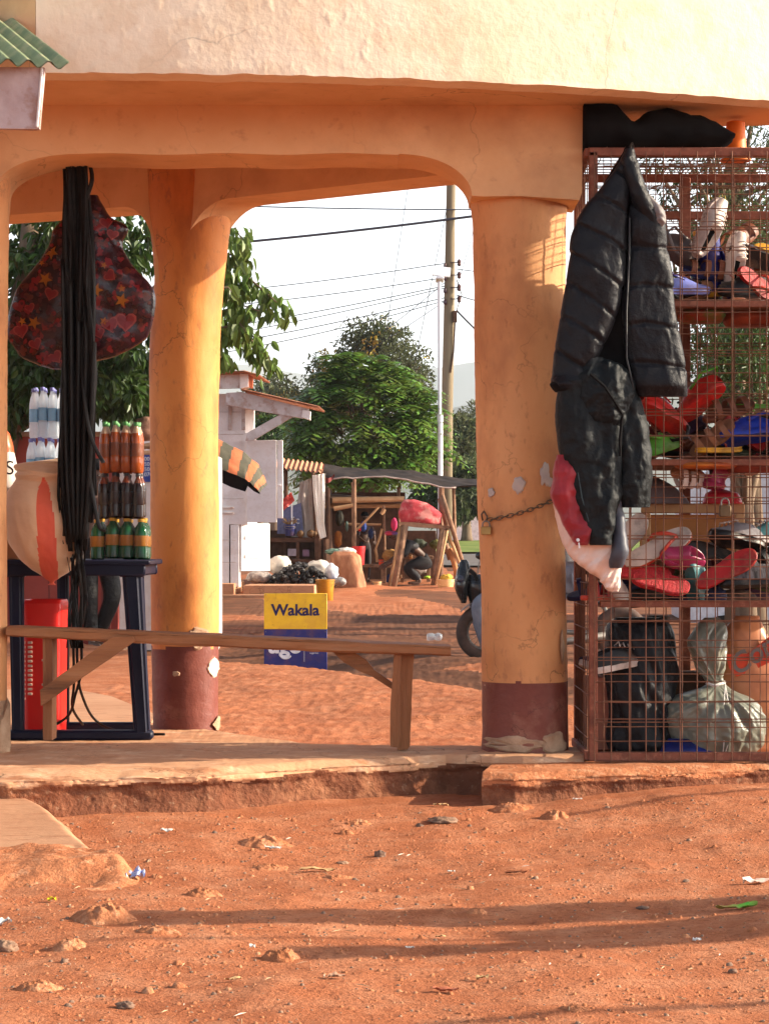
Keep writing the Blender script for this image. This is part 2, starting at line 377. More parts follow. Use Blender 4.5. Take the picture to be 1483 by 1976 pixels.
xs = axis([(-2500, -200, 4), (-200, -30, 6), (-30, -6, 16), (-6, -1.75, 40), (-1.75, 1.95, 330), (1.95, 8, 50), (8, 30, 14), (30, 200, 6), (200, 2500, 4)])
ys = axis([(-40, 2, 10), (2, 4.6, 30), (4.6, 9.3, 400), (9.3, 16, 160), (16, 24, 110), (24, 40, 60), (40, 80, 40), (80, 300, 12), (300, 5000, 8)])
g = MB(); nx_, ny_ = len(xs), len(ys)
g.v = [Vector((x, y, G(x, y))) for y in ys for x in xs]
g.f = [(j * nx_ + i, j * nx_ + i + 1, (j + 1) * nx_ + i + 1, (j + 1) * nx_ + i) for j in range(ny_ - 1) for i in range(nx_ - 1)]
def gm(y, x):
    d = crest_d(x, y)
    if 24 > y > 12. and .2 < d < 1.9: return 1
    if 18.4 + 1.5 * noise.noise((x * .7, 4., 0)) < y < 26.5 + 1.5 * noise.noise((x * .5, y * .2, 0)) and d > 1.5: return 1  # mid-ground band: building shade painted in together with dark earth
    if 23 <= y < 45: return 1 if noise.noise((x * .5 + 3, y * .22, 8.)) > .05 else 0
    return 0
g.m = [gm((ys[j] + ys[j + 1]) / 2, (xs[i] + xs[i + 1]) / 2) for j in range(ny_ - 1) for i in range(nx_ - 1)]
ground = kind(g.build('ground', [M['dirt'], M['dirt_dark_shade']], auto=0, recalc=False), 'structure')
# asphalt road and green verge at the far right, the hills
def strip(name, m, pts, lift, n=40):
    q = MB()
    q.grid(lambda u, v: (lambda a, b: (a[0] + (b[0] - a[0]) * v, a[1] + (b[1] - a[1]) * v, G(a[0] + (b[0] - a[0]) * v, a[1] + (b[1] - a[1]) * v, False) + lift))
           (interp([(p[0], p[1], p[2]) for p in pts], u), interp([(p[0], p[3], p[4]) for p in pts], u)), n, 12)
    return kind(q.build(name, m, auto=0), 'structure')
strip('road', M['asphalt'], [(0., .9, 44., .9, 51.), (.3, 2.4, 43., 2.4, 51.), (1., 60., 25., 60., 34.)], .035)
strip('grass_verge', M['grass'], [(0., 1.0, 51.5, 1.0, 60.), (.3, 2.4, 51.5, 2.4, 62.), (1., 60., 34.5, 60., 48.)], .06)
def hill(name, D, prof, col, seed):
    q = MB()
    def f(u, v):
        px = -6000 + u * 13500; h = interp(prof, px)[0] + 9 * fbm(px * .006, seed, 0, 4)
        y = D + v * D * .25; return (X(px, D) * y / D, y, 1.3 + (HY - h) / F * y * math.sin(min(1., v * 1.6) * math.pi / 2) - 3 * (1 - v))
    q.grid(f, 260, 10)
    return kind(q.build(name, col, auto=0), 'structure')
M['hill'] = mat('far_hill_scrub', (.075, .09, .05), (.12, .11, .06), .004, .95, spec=.05)
hill('hills', 3400., [(-6000, 800), (-400, 760), (420, 700), (500, 705), (600, 722), (720, 715), (830, 712), (930, 700), (1400, 660), (2200, 740), (7500, 800)], M['hill'], 3.)
hill('hill', 1700., [(-6000, 860), (400, 850), (700, 840), (820, 800), (880, 782), (930, 770), (1300, 760), (2200, 840), (7500, 860)], M['hill'], 9.)
# ---------------------------------------------------------------- veranda floor, kerb, apron (structure)
def sweep(name, fr, bk, prof, m, nt_=420, ns=26, seed=0., rough=1.):
    """a slab whose broken front edge runs along fr; prof(t) = (top z, ground z); bk = its back edge"""
    q = MB(); rows = []
    for i in range(nt_ + 1):
        t = i / nt_; f = interp(fr, t); b = interp(bk, t); zt, zg = prof(t); x, y = f; r = []
        y += .02 * fbm(x * 3, seed, 0, 3) * rough; zt2 = zt
        for k in range(ns + 1):
            s_ = (k / ns) ** .6; xx = b[0] + (x - b[0]) * s_; yy = b[1] + (y - .0 - b[1]) * s_
            r.append(Vector((xx, yy, zt2 + .004 * fbm(xx * 6, yy * 6, seed, 3) - .006 * max(0, fbm(xx * 2.5, yy * 9, seed + 3, 4) - .35) * 3 + .004 * max(0, noise.noise((xx * 26, yy * 18, seed)) - .2) - .028 * sstep(.93, 1., s_) * (1 + .35 * fbm(xx * 5, seed, 1, 3)))))
        H = zt - zg
        for k in range(1, 31):
            v = k / 30; dz = zt - .02 - (H + .05) * v
            lipb = .15 + .10 * fbm(x * 4, seed, 9., 3)
            n = .014 * fbm(x * 3, dz * 6, seed + 4, 3) + .007 * max(0, ridge(x * 7, dz * 14, seed, 3) - .3) + .004 * noise.noise((x * 60, dz * 80, seed))
            lip = (-.002 - .010 * fbm(x * 4, 2., seed, 3)) * (1 - sstep(lipb - .06, lipb + .03, v))
            under = .022 * sstep(lipb - .02, lipb + .06, v) * (1 - sstep(.35, .8, v)) * (.7 + fbm(x * 2.7, 2., seed, 2))
            r.append(Vector((x, y + (n + under + lip) * rough - .05 * sstep(.3, 1, v), dz)))
        rows.append(r)
    K = len(rows[0]); q.v = [p for r in rows for p in r]
    for i in range(nt_):
        for k in range(K - 1):
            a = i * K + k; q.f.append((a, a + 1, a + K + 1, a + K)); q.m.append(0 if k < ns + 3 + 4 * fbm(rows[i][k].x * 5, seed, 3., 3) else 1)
    return kind(q.build(name, m, auto=0), 'structure')
e = [(15, 1495, .0), (400, 1485, 0), (600, 1470, 0), (750, 1463, 0), (860, 1456, 0), (1010, 1462, 0)]
fl = [(-4.0, 8.9), (-2.2, 8.5)] + [(X(a, .85 * F / (b - HY)), .85 * F / (b - HY)) for a, b, c in e] + [(.8, 9.3)]
ts = [(p[0] + 4.0) / 4.8 for p in fl]
floor_front = [(t, *p) for t, p in zip(ts, fl)]
bkp = [(0., -4., 12.6), (.40, -2.1, 11.6), (.62, -1.06, 11.0), (.70, -.63, 10.31), (.77, -.31, 9.84), (1., .8, 9.70)]
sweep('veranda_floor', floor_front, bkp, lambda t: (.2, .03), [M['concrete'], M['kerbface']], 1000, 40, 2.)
kf = [(0., .40, 9.05), (.03, .37, 8.86), (.1, .50, 8.83), (.5, 1.1, 9.02), (1., 2.4, 9.5)]
kb = [(0., .44, 9.30), (.03, .45, 9.34), (.1, .5, 9.36), (.2, .75, 10.3), (.5, 1.1, 10.4), (1., 2.4, 10.6)]
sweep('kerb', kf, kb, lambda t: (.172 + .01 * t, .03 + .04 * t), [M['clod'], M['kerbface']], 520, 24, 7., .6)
q = MB()   # smooth concrete apron by the left pillar, with its dirt-crusted lower lip
def apron(u, v):
    y = 6.95 + (8.62 - 6.95) * v; xr = interp([(0., X(300, 6.95)), (.12, X(292, 7.1)), (.3, X(262, 7.35)), (.42, X(210, 7.6)), (.8, X(140, 8.3)), (1., X(92, 8.62))], v)[0]
    x = -2.2 + (xr + .02 * fbm(y * 4, 1., 0, 3) + 2.2) * u
    ed = min((1 - u) * (xr + 2.2), 99) ; h = .055 * sstep(0, .10, ed) * sstep(0., .22, v)
    z = G(x, y, False) + h * 1.25 + .01 * v - .012 + .003 * fbm(x * 20, y * 14, 6., 3) * (1 if v < .42 else .2)
    if v < .42: z += (.016 * fbm(x * 6, y * 6, 4., 4) + .03 * fbm(x * 2.5, y * 3, 8., 2) - .05 * max(0, .35 - math.hypot(x + 1.08, (y - 7.15) * 1.4)) ) * sstep(0, .1, ed)
    return (x, y, z)
q.grid(apron, 150, 130, mf=lambda u, v: 1 if v < .42 + .02 * math.sin(u * 40) else 0)
kind(q.build('concrete_apron', [M['apron'], M['clod']], auto=0), 'structure')
q = MB(); pts = [(X(-250, 11.2), 11.2), (X(292, 11.35), 11.35), (X(300, 11.9), 11.9), (X(215, 13.3), 13.3), (X(150, 13.9), 13.9), (X(-300, 14.), 14.)]
q.prism(pts, lambda p: (p[0], p[1], .176), lambda p: (p[0], p[1], .0)); kind(q.build('concrete_pad', M['apron']), 'structure')
# ---------------------------------------------------------------- the veranda building
veranda = thing('veranda_building', (0, 10, .2), 'peach plastered corner veranda with round ochre pillars and a curved cream parapet', 'building')
def pillar(name, rows, Y, seed, band=None, mats=None):
    q = MB()
    def d(x, z, u, v): return .004 * fbm(x * 5, z * 3, seed + u, 3) + .0012 * noise.noise((x * 30, z * 30, u * 8))
    q.loft([(a, b, c, (c - b) / 2 / F * Y) for a, b, c in rows], Y, 48, 14, d,
           mf=(lambda u, v: 1 if v * (rows[-1][0] - rows[0][0]) + rows[0][0] + (6 * noise.noise((u * 9, seed, 1.)) + 5 * noise.noise((u * 40, seed, 4.))) > band else 0) if band else None)
    return q.build(name, mats or [M['ochre'], M['oxblood']], veranda, auto=0)
YF, YR = 9.6, 10.75
pf = pillar('pillar', [(300, 905, 1100), (385, 905, 1094), (440, 910, 1091), (560, 913, 1090), (700, 915, 1088), (850, 918, 1086), (980, 922, 1087), (1120, 926, 1090), (1250, 928, 1093), (1314, 928, 1094), (1400, 928, 1095), (1470, 927, 1096), (1520, 926, 1097)], YF, 1., 1314, [M['ochre_pale'], M['oxblood']])
pr = pillar('pillar', [(330, 282, 452), (420, 286, 447), (480, 294, 440), (535, 297, 434), (590, 293, 429), (680, 289, 424), (800, 289, 422), (950, 290, 422), (1100, 291, 423), (1245, 292, 423), (1330, 294, 421), (1420, 296, 421), (1450, 296, 421)], YR, 5., 1247)
pl = pillar('pillar', [(300, -170, 22), (480, -165, 17), (700, -165, 14), (1000, -164, 13), (1350, -164, 14), (1480, -166, 17), (1560, -168, 18)], YF - .1, 9., 1352, [M['ochre_pale'], M['rawplaster']])
# chips and patches of bare plaster on the pillars, each a thin raised scab
def scab(px, py, rx, rz, Yp, cxp, rp, m, parent, seed, th=.006):
    q = MB(); xc = X(cxp, Yp)
    k = 26; ring = []
    for j in range(k):
        a = 2 * math.pi * j / k; r = 1 + .35 * fbm(math.cos(a) * 1.5 + seed, math.sin(a) * 1.5, seed, 3); ring.append((px + rx * r * math.cos(a), py + rz * r * math.sin(a)))
    def S(p, l):
        x = X(p[0], Yp - rp); dx = clamp((x - xc) / (rp + l), -.995, .995)
        return Vector((xc + (rp + l) * dx, Yp - (rp + l) * math.sqrt(1 - dx * dx), Z(p[1], Yp - rp)))
    vs = [S((px, py), th)] + [S(((p[0] - px) * .8 + px, (p[1] - py) * .8 + py), th * (.8 + .4 * noise.noise((p[0], p[1], seed)))) for p in ring] + [S(p, -.004) for p in ring]
    q.add(vs, [(0, 1 + (j + 1) % k, 1 + j) for j in range(k)] + [(1 + j, 1 + (j + 1) % k, 1 + k + (j + 1) % k, 1 + k + j) for j in range(k)])
    o = q.build('plaster_scab', m, veranda, auto=30); return o
M['putty'] = mat('grey_putty', (.42, .38, .36), (.52, .45, .40), 20., .8, .3, 60.)
for a in [(1000, 935, 12, 17), (1052, 915, 10, 24), (1062, 930, 8, 10), (948, 950, 6, 9)]: scab(*a, YF, 1003, .183, M['putty'], veranda, a[0] * .37, .003)
scab(1072, 1438, 26, 22, YF, 1011, .184, M['rawplaster'], veranda, 3.3, .008)
scab(990, 1438, 60, 16, YF, 1011, .184, M['rawplaster'], veranda, 8.1, .005)
scab(1087, 1250, 5, 30, YF, 1011, .184, M['rawplaster'], veranda, 5.1, .006)
scab(382, 1232, 20, 22, YR, 357, .16, M['rawplaster'], veranda, 1.3, .011)
scab(410, 1290, 12, 18, YR, 357, .16, M['cream'], veranda, 2.3, .004)
scab(418, 1400, 10, 14, YR, 357, .16, M['rawplaster'], veranda, 6.3, .008)
scab(340, 1300, 8, 5, YR, 357, .16, M['rawplaster'], veranda, 7.7, .003)
scab(12, 1420, 22, 66, YF - .1, -70, .186, M['rawplaster'], veranda, 9.7, .012)
# front beam with its rounded haunches
ZB, ZT = 2.60, 2.92
Yb = 9.36
def qarc(c, rx, rz, a0, a1, n=14): return [(c[0] + rx * math.cos(R(a0 + (a1 - a0) * i / n)), c[1] + rz * math.sin(R(a0 + (a1 - a0) * i / n))) for i in range(n + 1)]
o_ = [(X(-600, Yb), ZT), (X(-600, Yb), 2.0), (X(-26, Yb), 2.0)]
zb = Z(297, Yb)
o_ += qarc((X(150, Yb), Z(362, Yb)), X(150, Yb) - X(-6, Yb), zb - Z(362, Yb), 180, 90)
o_ += [(X(150 + (800 - 150) * i / 20, Yb), zb + .006 * math.sin(i * .9) * 0.6) for i in range(1, 20)]
o_ += qarc((X(770, Yb), Z(378, Yb)), X(910, Yb) - X(770, Yb), zb - Z(378, Yb), 90, 0)
o_ += [(X(935, Yb), Z(379, Yb)), (X(1000, Yb), Z(378, Yb)), (X(1060, Yb), Z(382, Yb)), (X(1117, Yb), Z(386, Yb)), (X(1122, Yb), Z(372, Yb)), (X(1124, Yb), ZT)]
q = MB(); q.prism(o_, lambda p: (p[0], Yb, p[1]), lambda p: (p[0], Yb + .36, p[1]))
beamf = q.build('front_beam', M['peach'], veranda, auto=30)
# beams that run back from the rear pillar
def arch_beam(A, B, zb_, zt_, th, hA, hB, name='rear_beam'):
    A = Vector((A[0], A[1], 0)); B = Vector((B[0], B[1], 0)); d = B - A; L = d.length; d.normalize(); nrm = Vector((d.y, -d.x, 0))
    o = [(0, zt_), (0, zb_ - hA[1] - .1), (hA[2], zb_ - hA[1] - .1)] + qarc((hA[2] + hA[0], zb_ - hA[1]), hA[0], hA[1], 180, 90)
    o += qarc((L - hB[2] - hB[0], zb_ - hB[1]), hB[0], hB[1], 90, 0) + [(L - hB[2], zb_ - hB[1] - .1), (L, zb_ - hB[1] - .1), (L, zt_)]
    q = MB(); q.prism(o, lambda p: A + d * p[0] + nrm * th / 2 + Vector((0, 0, p[1])), lambda p: A + d * p[0] - nrm * th / 2 + Vector((0, 0, p[1])))
    return q.build(name, M['peach'], veranda, auto=30)
RX = X(360, YR)
arch_beam((RX, YR), (.57, YF + .1), ZB + .01, ZT, .26, (.30, .40, .05), (.2, .25, .15))
arch_beam((-3.4, 11.9), (RX, YR), ZB + .015, ZT, .27, (.2, .3, .17), (.17, .26, .09))
# roof slab / soffit, and the curved parapet that overhangs it
def par(x):
    t = x + .95
    return 8.70 + (.05 * max(0, x + 1.35)) * .35 + (.082 * max(0, t) ** 2)
q = MB(); edge = [(-1.30 + i * .05, par(-1.30 + i * .05)) for i in range(0, 63)]
edge = [p for p in edge if p[0] <= 1.86]
zs = 2.825
edge = [p for p in edge if p[0] <= 1.74]
out_ = [(-4.2, 10.2), (-1.72, 9.12)] + edge + [(1.72, 9.80), (1.45, 9.83), (1.0, 9.9), (.84, 10.05), (.84, 10.4), (-.6, 11.5), (-4.2, 13.2)]
q.prism(out_, lambda p: (p[0], p[1], zs), lambda p: (p[0], p[1], zs + .22))
q.build('roof_slab', M['peach'], veranda, auto=30)
q = MB()
def pw(u, v):
    x = -1.30 + u * (1.88 + 1.30); z = 2.81 + v * 1.0
    b = .003 * fbm(x * 2.2, z * 2.2, 2., 2) + (.0013 * max(0., fbm(x * 22, z * 15, 5., 4) - .2) + .0009 * max(0., fbm(x * 50, z * 40, 8., 2) - .3)) * (.15 + 1.7 * sstep(-.15, .5, noise.noise((x * 1.6, z * 2.2, 4.)) + .8 * math.exp(-((x + .55) / .5) ** 2)))
    b *= sstep(0, .02, v) ; z2 = z + (.006 * fbm(x * 7, 1., 4., 3) if v < .01 else 0)
    return (x, par(x) - .06 - b, z2)
q.grid(pw, 520, 150)
n0 = len(q.v)
q.grid(lambda u, v: (-1.30 + u * 3.18, par(-1.30 + u * 3.18) - .06 + .14 * v, 2.81 + .006 * fbm((-1.30 + u * 3.18) * 7, 1., 4., 3)), 330, 3)
q.grid(lambda u, v: (-1.30 + u * 3.18, par(-1.30 + u * 3.18) + .08, 2.81 + v), 60, 2)
q.grid(lambda u, v: (1.88 , par(1.88) - .06 + .14 * v, 2.81 + u), 20, 2)
q.build('parapet', M['cream'], veranda, auto=0, recalc=False)
q = MB(); q.prism([(-1.302, 8.645), (-1.302, 8.80), (-4.2, 10.3), (-4.2, 10.1), (-1.75, 8.97)], lambda p: (p[0], p[1], 2.812), lambda p: (p[0], p[1], 3.9))
q.build('side_parapet', M['peach'], veranda, auto=30)
# ---------------------------------------------------------------- bench
M['endgrain'] = mat('sawn_wood', (.50, .27, .12), (.36, .17, .07), 12., .7, .2, 50., spec=.3)
YB = 9.52
bench = thing('bench', (X(440, YB), YB, .2), 'long narrow wooden plank bench with splayed braces standing on the veranda floor', 'bench')
q = MB(); a = P(20, 1214, YB); b = P(868, 1252, YB)
dv = (b - a).normalized(); nb = 60
q.grid(lambda u, v: a + (b - a) * u + Vector((0, (-.11 + .22 * clamp(v / .5)) if v <= .5 else (.11 - .22 * clamp((v - .5) / .5)), 0)) + Vector((0, 0, (.012 if v in (0., .5) or v < .5 else -.017) + .003 * fbm(u * 9, v * 3, 1.) )), nb, 2)
q = MB()
def bseat(u, v):
    pr_ = [(-.11, .006), (-.104, .013), (0, .015), (.104, .013), (.11, .006), (.11, -.020), (.10, -.025), (-.10, -.025), (-.11, -.018), (-.11, .006)]
    k = min(int(v * 9 + .5), 9); p = pr_[k]; c = a + (b - a) * u
    n = .006 * fbm(u * 9, k * .7, 2., 3) + .002 * noise.noise((u * 70, k, 0.))
    return c + Vector((0, p[0] + n, p[1] * (1 + .25 * math.sin(u * 3.0)) + n * .6))
q.grid(bseat, 120, 9)
for s_ in (0, 1):
    c = [bseat(s_, k / 9) for k in range(9)]; q.add(c, [tuple(range(9))])
q.build('seat', M['wood'], bench, auto=25)
def board(name, pts, y0, y1, m, parent, wob=.002):
    q = MB(); o = []
    for i, p in enumerate(pts):
        p2 = pts[(i + 1) % len(pts)]; n = max(1, int(math.dist(p, p2) / 12))
        for k in range(n): t = k / n; o.append((p[0] + (p2[0] - p[0]) * t, p[1] + (p2[1] - p[1]) * t))
    def w_(p, Y): v = P(p[0], p[1], YB); return Vector((v.x + wob * noise.noise((p[0] * .06, p[1] * .06, Y)), Y, v.z + wob * noise.noise((p[1] * .06, p[0] * .06, Y))))
    q.prism(o, lambda p: w_(p, y0), lambda p: w_(p, y1)); return q.build(name, m, parent, auto=30)
board('leg', [(88, 1226), (106, 1228), (105, 1426), (88, 1426)], YB - .07, YB + .07, M['woodv'], bench)
board('brace', [(86, 1328), (88, 1358), (100, 1350), (268, 1234), (262, 1226), (225, 1226)], YB - .125, YB - .072, M['wood'], bench)
board('leg', [(766, 1256), (798, 1257), (795, 1330), (790, 1440), (785, 1446), (766, 1446)], YB - .03, YB + .05, M['woodv'], bench, .003)
board('leg', [(760, 1256), (774, 1256), (770, 1440), (752, 1438), (753, 1360)], YB - .075, YB - .032, M['woodv'], bench, .003)
board('brace', [(638, 1254), (682, 1258), (706, 1272), (722, 1292), (764, 1322), (756, 1330), (716, 1304), (690, 1294), (664, 1278)], YB - .02, YB + .03, M['wood'], bench, .002)
# ---------------------------------------------------------------- neighbour's eave, top left
eave = thing('neighbour_eave', P(-150, 120, 7.6), 'corner of a green corrugated roof with a pale peeling fascia board', 'roof')
q = MB(); Ye = 7.6
e0 = P(134, 126, Ye); rake = P(2, 22, 9.0) - e0; evec = P(-420, 92, 7.25) - e0
enr = evec.cross(rake).normalized(); enr = enr if enr.z > 0 else -enr
def corr(u, v): return e0 + evec * (1 - u) + rake * v * 1.3 + enr * (.011 * math.cos((1 - u) * evec.length * 2 * math.pi / .068))
q.grid(corr, 260, 8)
q.grid(lambda u, v: Vector(corr(u, v)) - enr * .004, 260, 8)
q.build('roof_sheet', M['greentin'], eave, auto=0, recalc=False)
q = MB(); q.prism([(-700, 122), (86, 130), (76, 248), (66, 249), (-700, 236)], lambda p: P(p[0], p[1], Ye), lambda p: P(p[0], p[1], Ye) + Vector((0, .03, 0)))
q.build('fascia_board', mat('peeling_fascia', (.50, .40, .40), (.38, .27, .26), 6., .7, .3, 30., c3=(.30, .15, .10), sc3=9., amt3=.7), eave, auto=30)
q = MB(); q.beam(P(82, 132, Ye) + Vector((0, -.004, 0)), P(72, 246, Ye) + Vector((0, -.004, 0)), .008, .012, .002, up=Vector((0, 1, 0))); q.build('fascia_edge_strip', M['whitepaint'], eave)
q = MB(); q.box((X(-560, Ye), Ye + .5, 1.3), (.12, .12, 2.62)); q.box((X(-560, Ye), Ye + 1.0, 1.3), (.1, .1, 2.7)); q.build('post', M['oldwood'], eave)
# ---------------------------------------------------------------- bundle of black rubber straps and the cord loops at its foot
YS = 9.72
q = MB(); rs = random.Random(3)
straps = thing('rubber_strap_bundle', P(155, 305, YS), 'long bundle of black rubber straps hanging from the veranda beam', 'straps')
def ribbon(q, pts, wd, tw, ph):
    n = len(pts); vs = []
    for k, p in enumerate(pts):
        a = ph + tw * k / n; d = Vector((math.cos(a), math.sin(a), 0)) * wd * .5; e = Vector((-math.sin(a), math.cos(a), 0)) * .0012
        vs += [p - d - e, p + d - e, p + d + e, p - d + e]
    q.add(vs, [(k * 4 + j, k * 4 + (j + 1) % 4, k * 4 + 4 + (j + 1) % 4, k * 4 + 4 + j) for k in range(n - 1) for j in range(4)] + [(0, 1, 2, 3), (n * 4 - 4, n * 4 - 3, n * 4 - 2, n * 4 - 1)])
for i in range(110):
    u = rs.uniform(-1, 1); dy = rs.uniform(-.06, .05); yend = rs.choice([760, 830, 880, 930, 980, 1020, 1045, 1060, 1060, 1075]) + rs.uniform(-30, 10)
    pts = []; ph = rs.uniform(0, 6); wd = rs.uniform(.008, .022); fr = rs.uniform(4, 11); y0_ = 302 + (rs.uniform(0, 60) if i % 5 == 0 else 0)
    for k in range(30):
        t = k / 29; py = y0_ + (yend - y0_) * t
        half = interp([(303, 17), (360, 19), (440, 24), (600, 28), (760, 31), (860, 35), (960, 35), (1060, 22)], py)[0]
        cx = interp([(303, 148), (440, 150), (640, 155), (800, 152), (900, 150), (1060, 150)], py)[0]
        pts.append(P(cx + u * half + 4 * math.sin(ph + t * fr), py, YS + dy + .016 * math.sin(ph * 2 + t * fr * 1.3)))
    ribbon(q, pts, wd, rs.uniform(-4, 4), rs.uniform(-.9, .9))
for i in range(9):
    u = rs.uniform(-.7, .7); f0 = rs.uniform(.2, .6); ribbon(q, [P(150 + u * 24 + 7 * math.sin(k * f0 + i), 985 + k * 14, YS + rs.uniform(-.01, .01) - .03 * math.sin(k * .4 + i)) for k in range(20)], rs.uniform(.008, .018), 5, i)
q.build('strap', M['black'], straps, auto=0); 
def curl(pts, m=M['black'], wd=.011):
    q = MB(); pts = [P(*p) for p in pts]; out = []
    for i in range(len(pts) - 1):
        for k in range(6):
            t = k / 6; p0 = pts[max(i - 1, 0)]; p1 = pts[i]; p2 = pts[i + 1]; p3 = pts[min(i + 2, len(pts) - 1)]
            out.append(.5 * (2 * p1 + (p2 - p0) * t + (2 * p0 - 5 * p1 + 4 * p2 - p3) * t * t + (3 * p1 - p0 - 3 * p2 + p3) * t ** 3))
    q.tube(out + [pts[-1]], wd, 6, flat=.35); return q.build('loose_strap', m, straps, auto=0)
curl([(168, 560, YS - .05), (160, 700, YS - .07), (166, 790, YS - .09), (178, 850, YS - .1), (200, 893, YS - .11)])
curl([(176, 640, YS - .03), (184, 720, YS - .05), (178, 800, YS - .06), (172, 900, YS - .06), (190, 1010, YS - .07), (204, 1024, YS - .08)])
curl([(166, 300, YS), (178, 345, YS - .03), (160, 420, YS - .05), (155, 620, YS - .07)])
curl([(138, 310, YS), (124, 318, YS - .02), (118, 302, YS - .01)], wd=.004)
curl([(122, 300, YS), (126, 345, YS - .03), (128, 500, YS - .04)])
for i in range(5): curl([(122 + i * 15, 500 + 40 * i, YS - .06), (125 + i * 14, 700, YS - .075), (130 + i * 11, 900, YS - .07), (140 + i * 6, 1040, YS - .06)], wd=.013)
def cord(pts, r=.006):
    q = MB(); pts = [P(*p) for p in pts]; out = []
    for i in range(len(pts) - 1):
        for k in range(7):
            t = k / 7; p0 = pts[max(i - 1, 0)]; p1 = pts[i]; p2 = pts[i + 1]; p3 = pts[min(i + 2, len(pts) - 1)]
            out.append(.5 * (2 * p1 + (p2 - p0) * t + (2 * p0 - 5 * p1 + 4 * p2 - p3) * t * t + (3 * p1 - p0 - 3 * p2 + p3) * t ** 3))
    q.tube(out + [pts[-1]], r, 7); return q.build('cord', M['black'], straps, auto=0)
cord([(150, 1040, 9.75), (149, 1200, 9.78), (150, 1290, 9.8), (158, 1340, 9.95), (185, 1390, 10.3), (240, 1414, 10.2), (318, 1417, 10.13)])
cord([(158, 1040, 9.75), (157, 1200, 9.78), (157, 1290, 9.8), (146, 1340, 9.9), (128, 1385, 10.1), (60, 1417, 10.1), (16, 1421, 10.1)])
cord([(140, 1060, 9.75), (142, 1240, 9.78), (143, 1320, 9.9), (140, 1365, 10.05), (160, 1398, 10.25)])
# ---------------------------------------------------------------- printed carrier bag with hearts and stars
YG = 9.95
pbag = thing('printed_shopping_bag', P(165, 380, YG), 'dark shiny carrier bag printed with red hearts and gold stars, hanging behind the straps', 'bag')
ol = [(378, 172, 188), (400, 150, 200), (420, 128, 215), (436, 112, 243), (448, 104, 246), (466, 100, 237), (486, 90, 240), (520, 66, 262), (550, 40, 290), (575, 28, 299), (610, 18, 296), (650, 16, 284), (672, 30, 255), (690, 44, 215), (706, 78, 150), (712, 100, 130)]
def bagd(x, z, u, v): return (.008 * fbm(x * 6, z * 6, 3., 3) + .010 * ridge(x * 5 + z * 3, z * 4 - x * 2, 3., 3)) * (.25 + .75 * abs(math.sin(u * 6.283)))
q = MB(); q.loft([(a_, b_, c_, .025 + .035 * math.sin(math.pi * clamp((a_ - 378) / 350) ** .8)) for a_, b_, c_ in ol], YG, 96, 8, bagd, pw=2.5)
M['printbag'] = mat('dark_print_plastic', (.012, .004, .007), (.030, .007, .013), 9., .25, .25, 30., c3=(.09, .014, .02), sc3=22., amt3=.75, w3=(.56, .62), spec=.5)
q.build('bag_skin', M['printbag'], pbag, auto=0)
def heart(s, n=18):
    o = []
    for i in range(n):
        t = 2 * math.pi * i / n; o.append((s * math.sin(t) ** 3, s * (.81 * math.cos(t) - .31 * math.cos(2 * t) - .12 * math.cos(3 * t) - .05 * math.cos(4 * t))))
    return o
def star(s): return [(s * (1 if i % 2 == 0 else .42) * math.sin(math.pi * i / 5), s * (1 if i % 2 == 0 else .42) * math.cos(math.pi * i / 5)) for i in range(10)]
q = MB(); rb = random.Random(5); placed = []
from mathutils.bvhtree import BVHTree
me_ = pbag.children[0].data; bv = BVHTree.FromPolygons([v.co + pbag.location for v in me_.vertices], [p.vertices for p in me_.polygons])
def decal(shape, px, py, rot, m, lift):
    c, s = math.cos(rot), math.sin(rot); vs = []; cc = P(px, py, YG)
    for p in [(0, 0)] + shape:
        x = cc.x + p[0] * c - p[1] * s; z = cc.z + p[0] * s + p[1] * c
        h = bv.ray_cast(Vector((x, YG - .5, z)), Vector((0, 1, 0)))
        if h[0] is None: return
        vs.append(h[0] + Vector((0, -lift, 0)))
    n = len(shape); q.add(vs, [(0, 1 + i, 1 + (i + 1) % n) for i in range(n)], m)
for (px, py, s, r_) in [(208, 432, 17, .2), (220, 455, 15, -.2), (235, 470, 10, .5), (103, 570, 18, -.3), (40, 592, 22, .3), (44, 640, 20, .2), (216, 628, 22, .3), (245, 622, 27, 0.), (72, 665, 17, .4), (90, 695, 22, -.6), (110, 690, 18, .6), (216, 535, 16, .9), (195, 645, 15, .3), (62, 596, 13, .4), (108, 455, 14, .2)]:
    decal(heart(s * .8 / F * YG), px, py, r_, 1, .0022); decal(heart(s * .62 / F * YG), px, py, r_, 0, .0034)
for (px, py, s) in [(103, 490, 15), (92, 542, 15), (70, 625, 14), (190, 563, 14), (196, 405, 14), (238, 582, 15), (260, 520, 12), (47, 622, 9), (204, 622, 9), (84, 510, 7), (205, 516, 7), (238, 560, 8)]:
    decal(star(s / F * YG), px, py, rb.uniform(0, 1), 2, .003)
for i in range(620):
    px, py = rb.uniform(20, 295), rb.uniform(385, 708)
    sh = rb.choice([heart(rb.uniform(4, 10) / F * YG), [(rb.uniform(.6, 1) * math.cos(k * 1.05) * .016 * rb.uniform(.5, 1.3), rb.uniform(.6, 1) * math.sin(k * 1.05) * .011) for k in range(6)]])
    decal(sh, px, py, rb.uniform(0, 6), rb.choice([0, 0, 3, 3, 4, 5]), .0016)
q.build('print', [plain('heart_red', (125, 26, 30), .35), plain('heart_edge', (150, 62, 56), .35), plain('star_gold', (165, 100, 22), .35), plain('print_maroon', (70, 14, 24), .35), plain('print_brown', (90, 36, 22), .35), plain('print_plum', (44, 14, 30), .35)], pbag, auto=0, recalc=False, smooth=False)
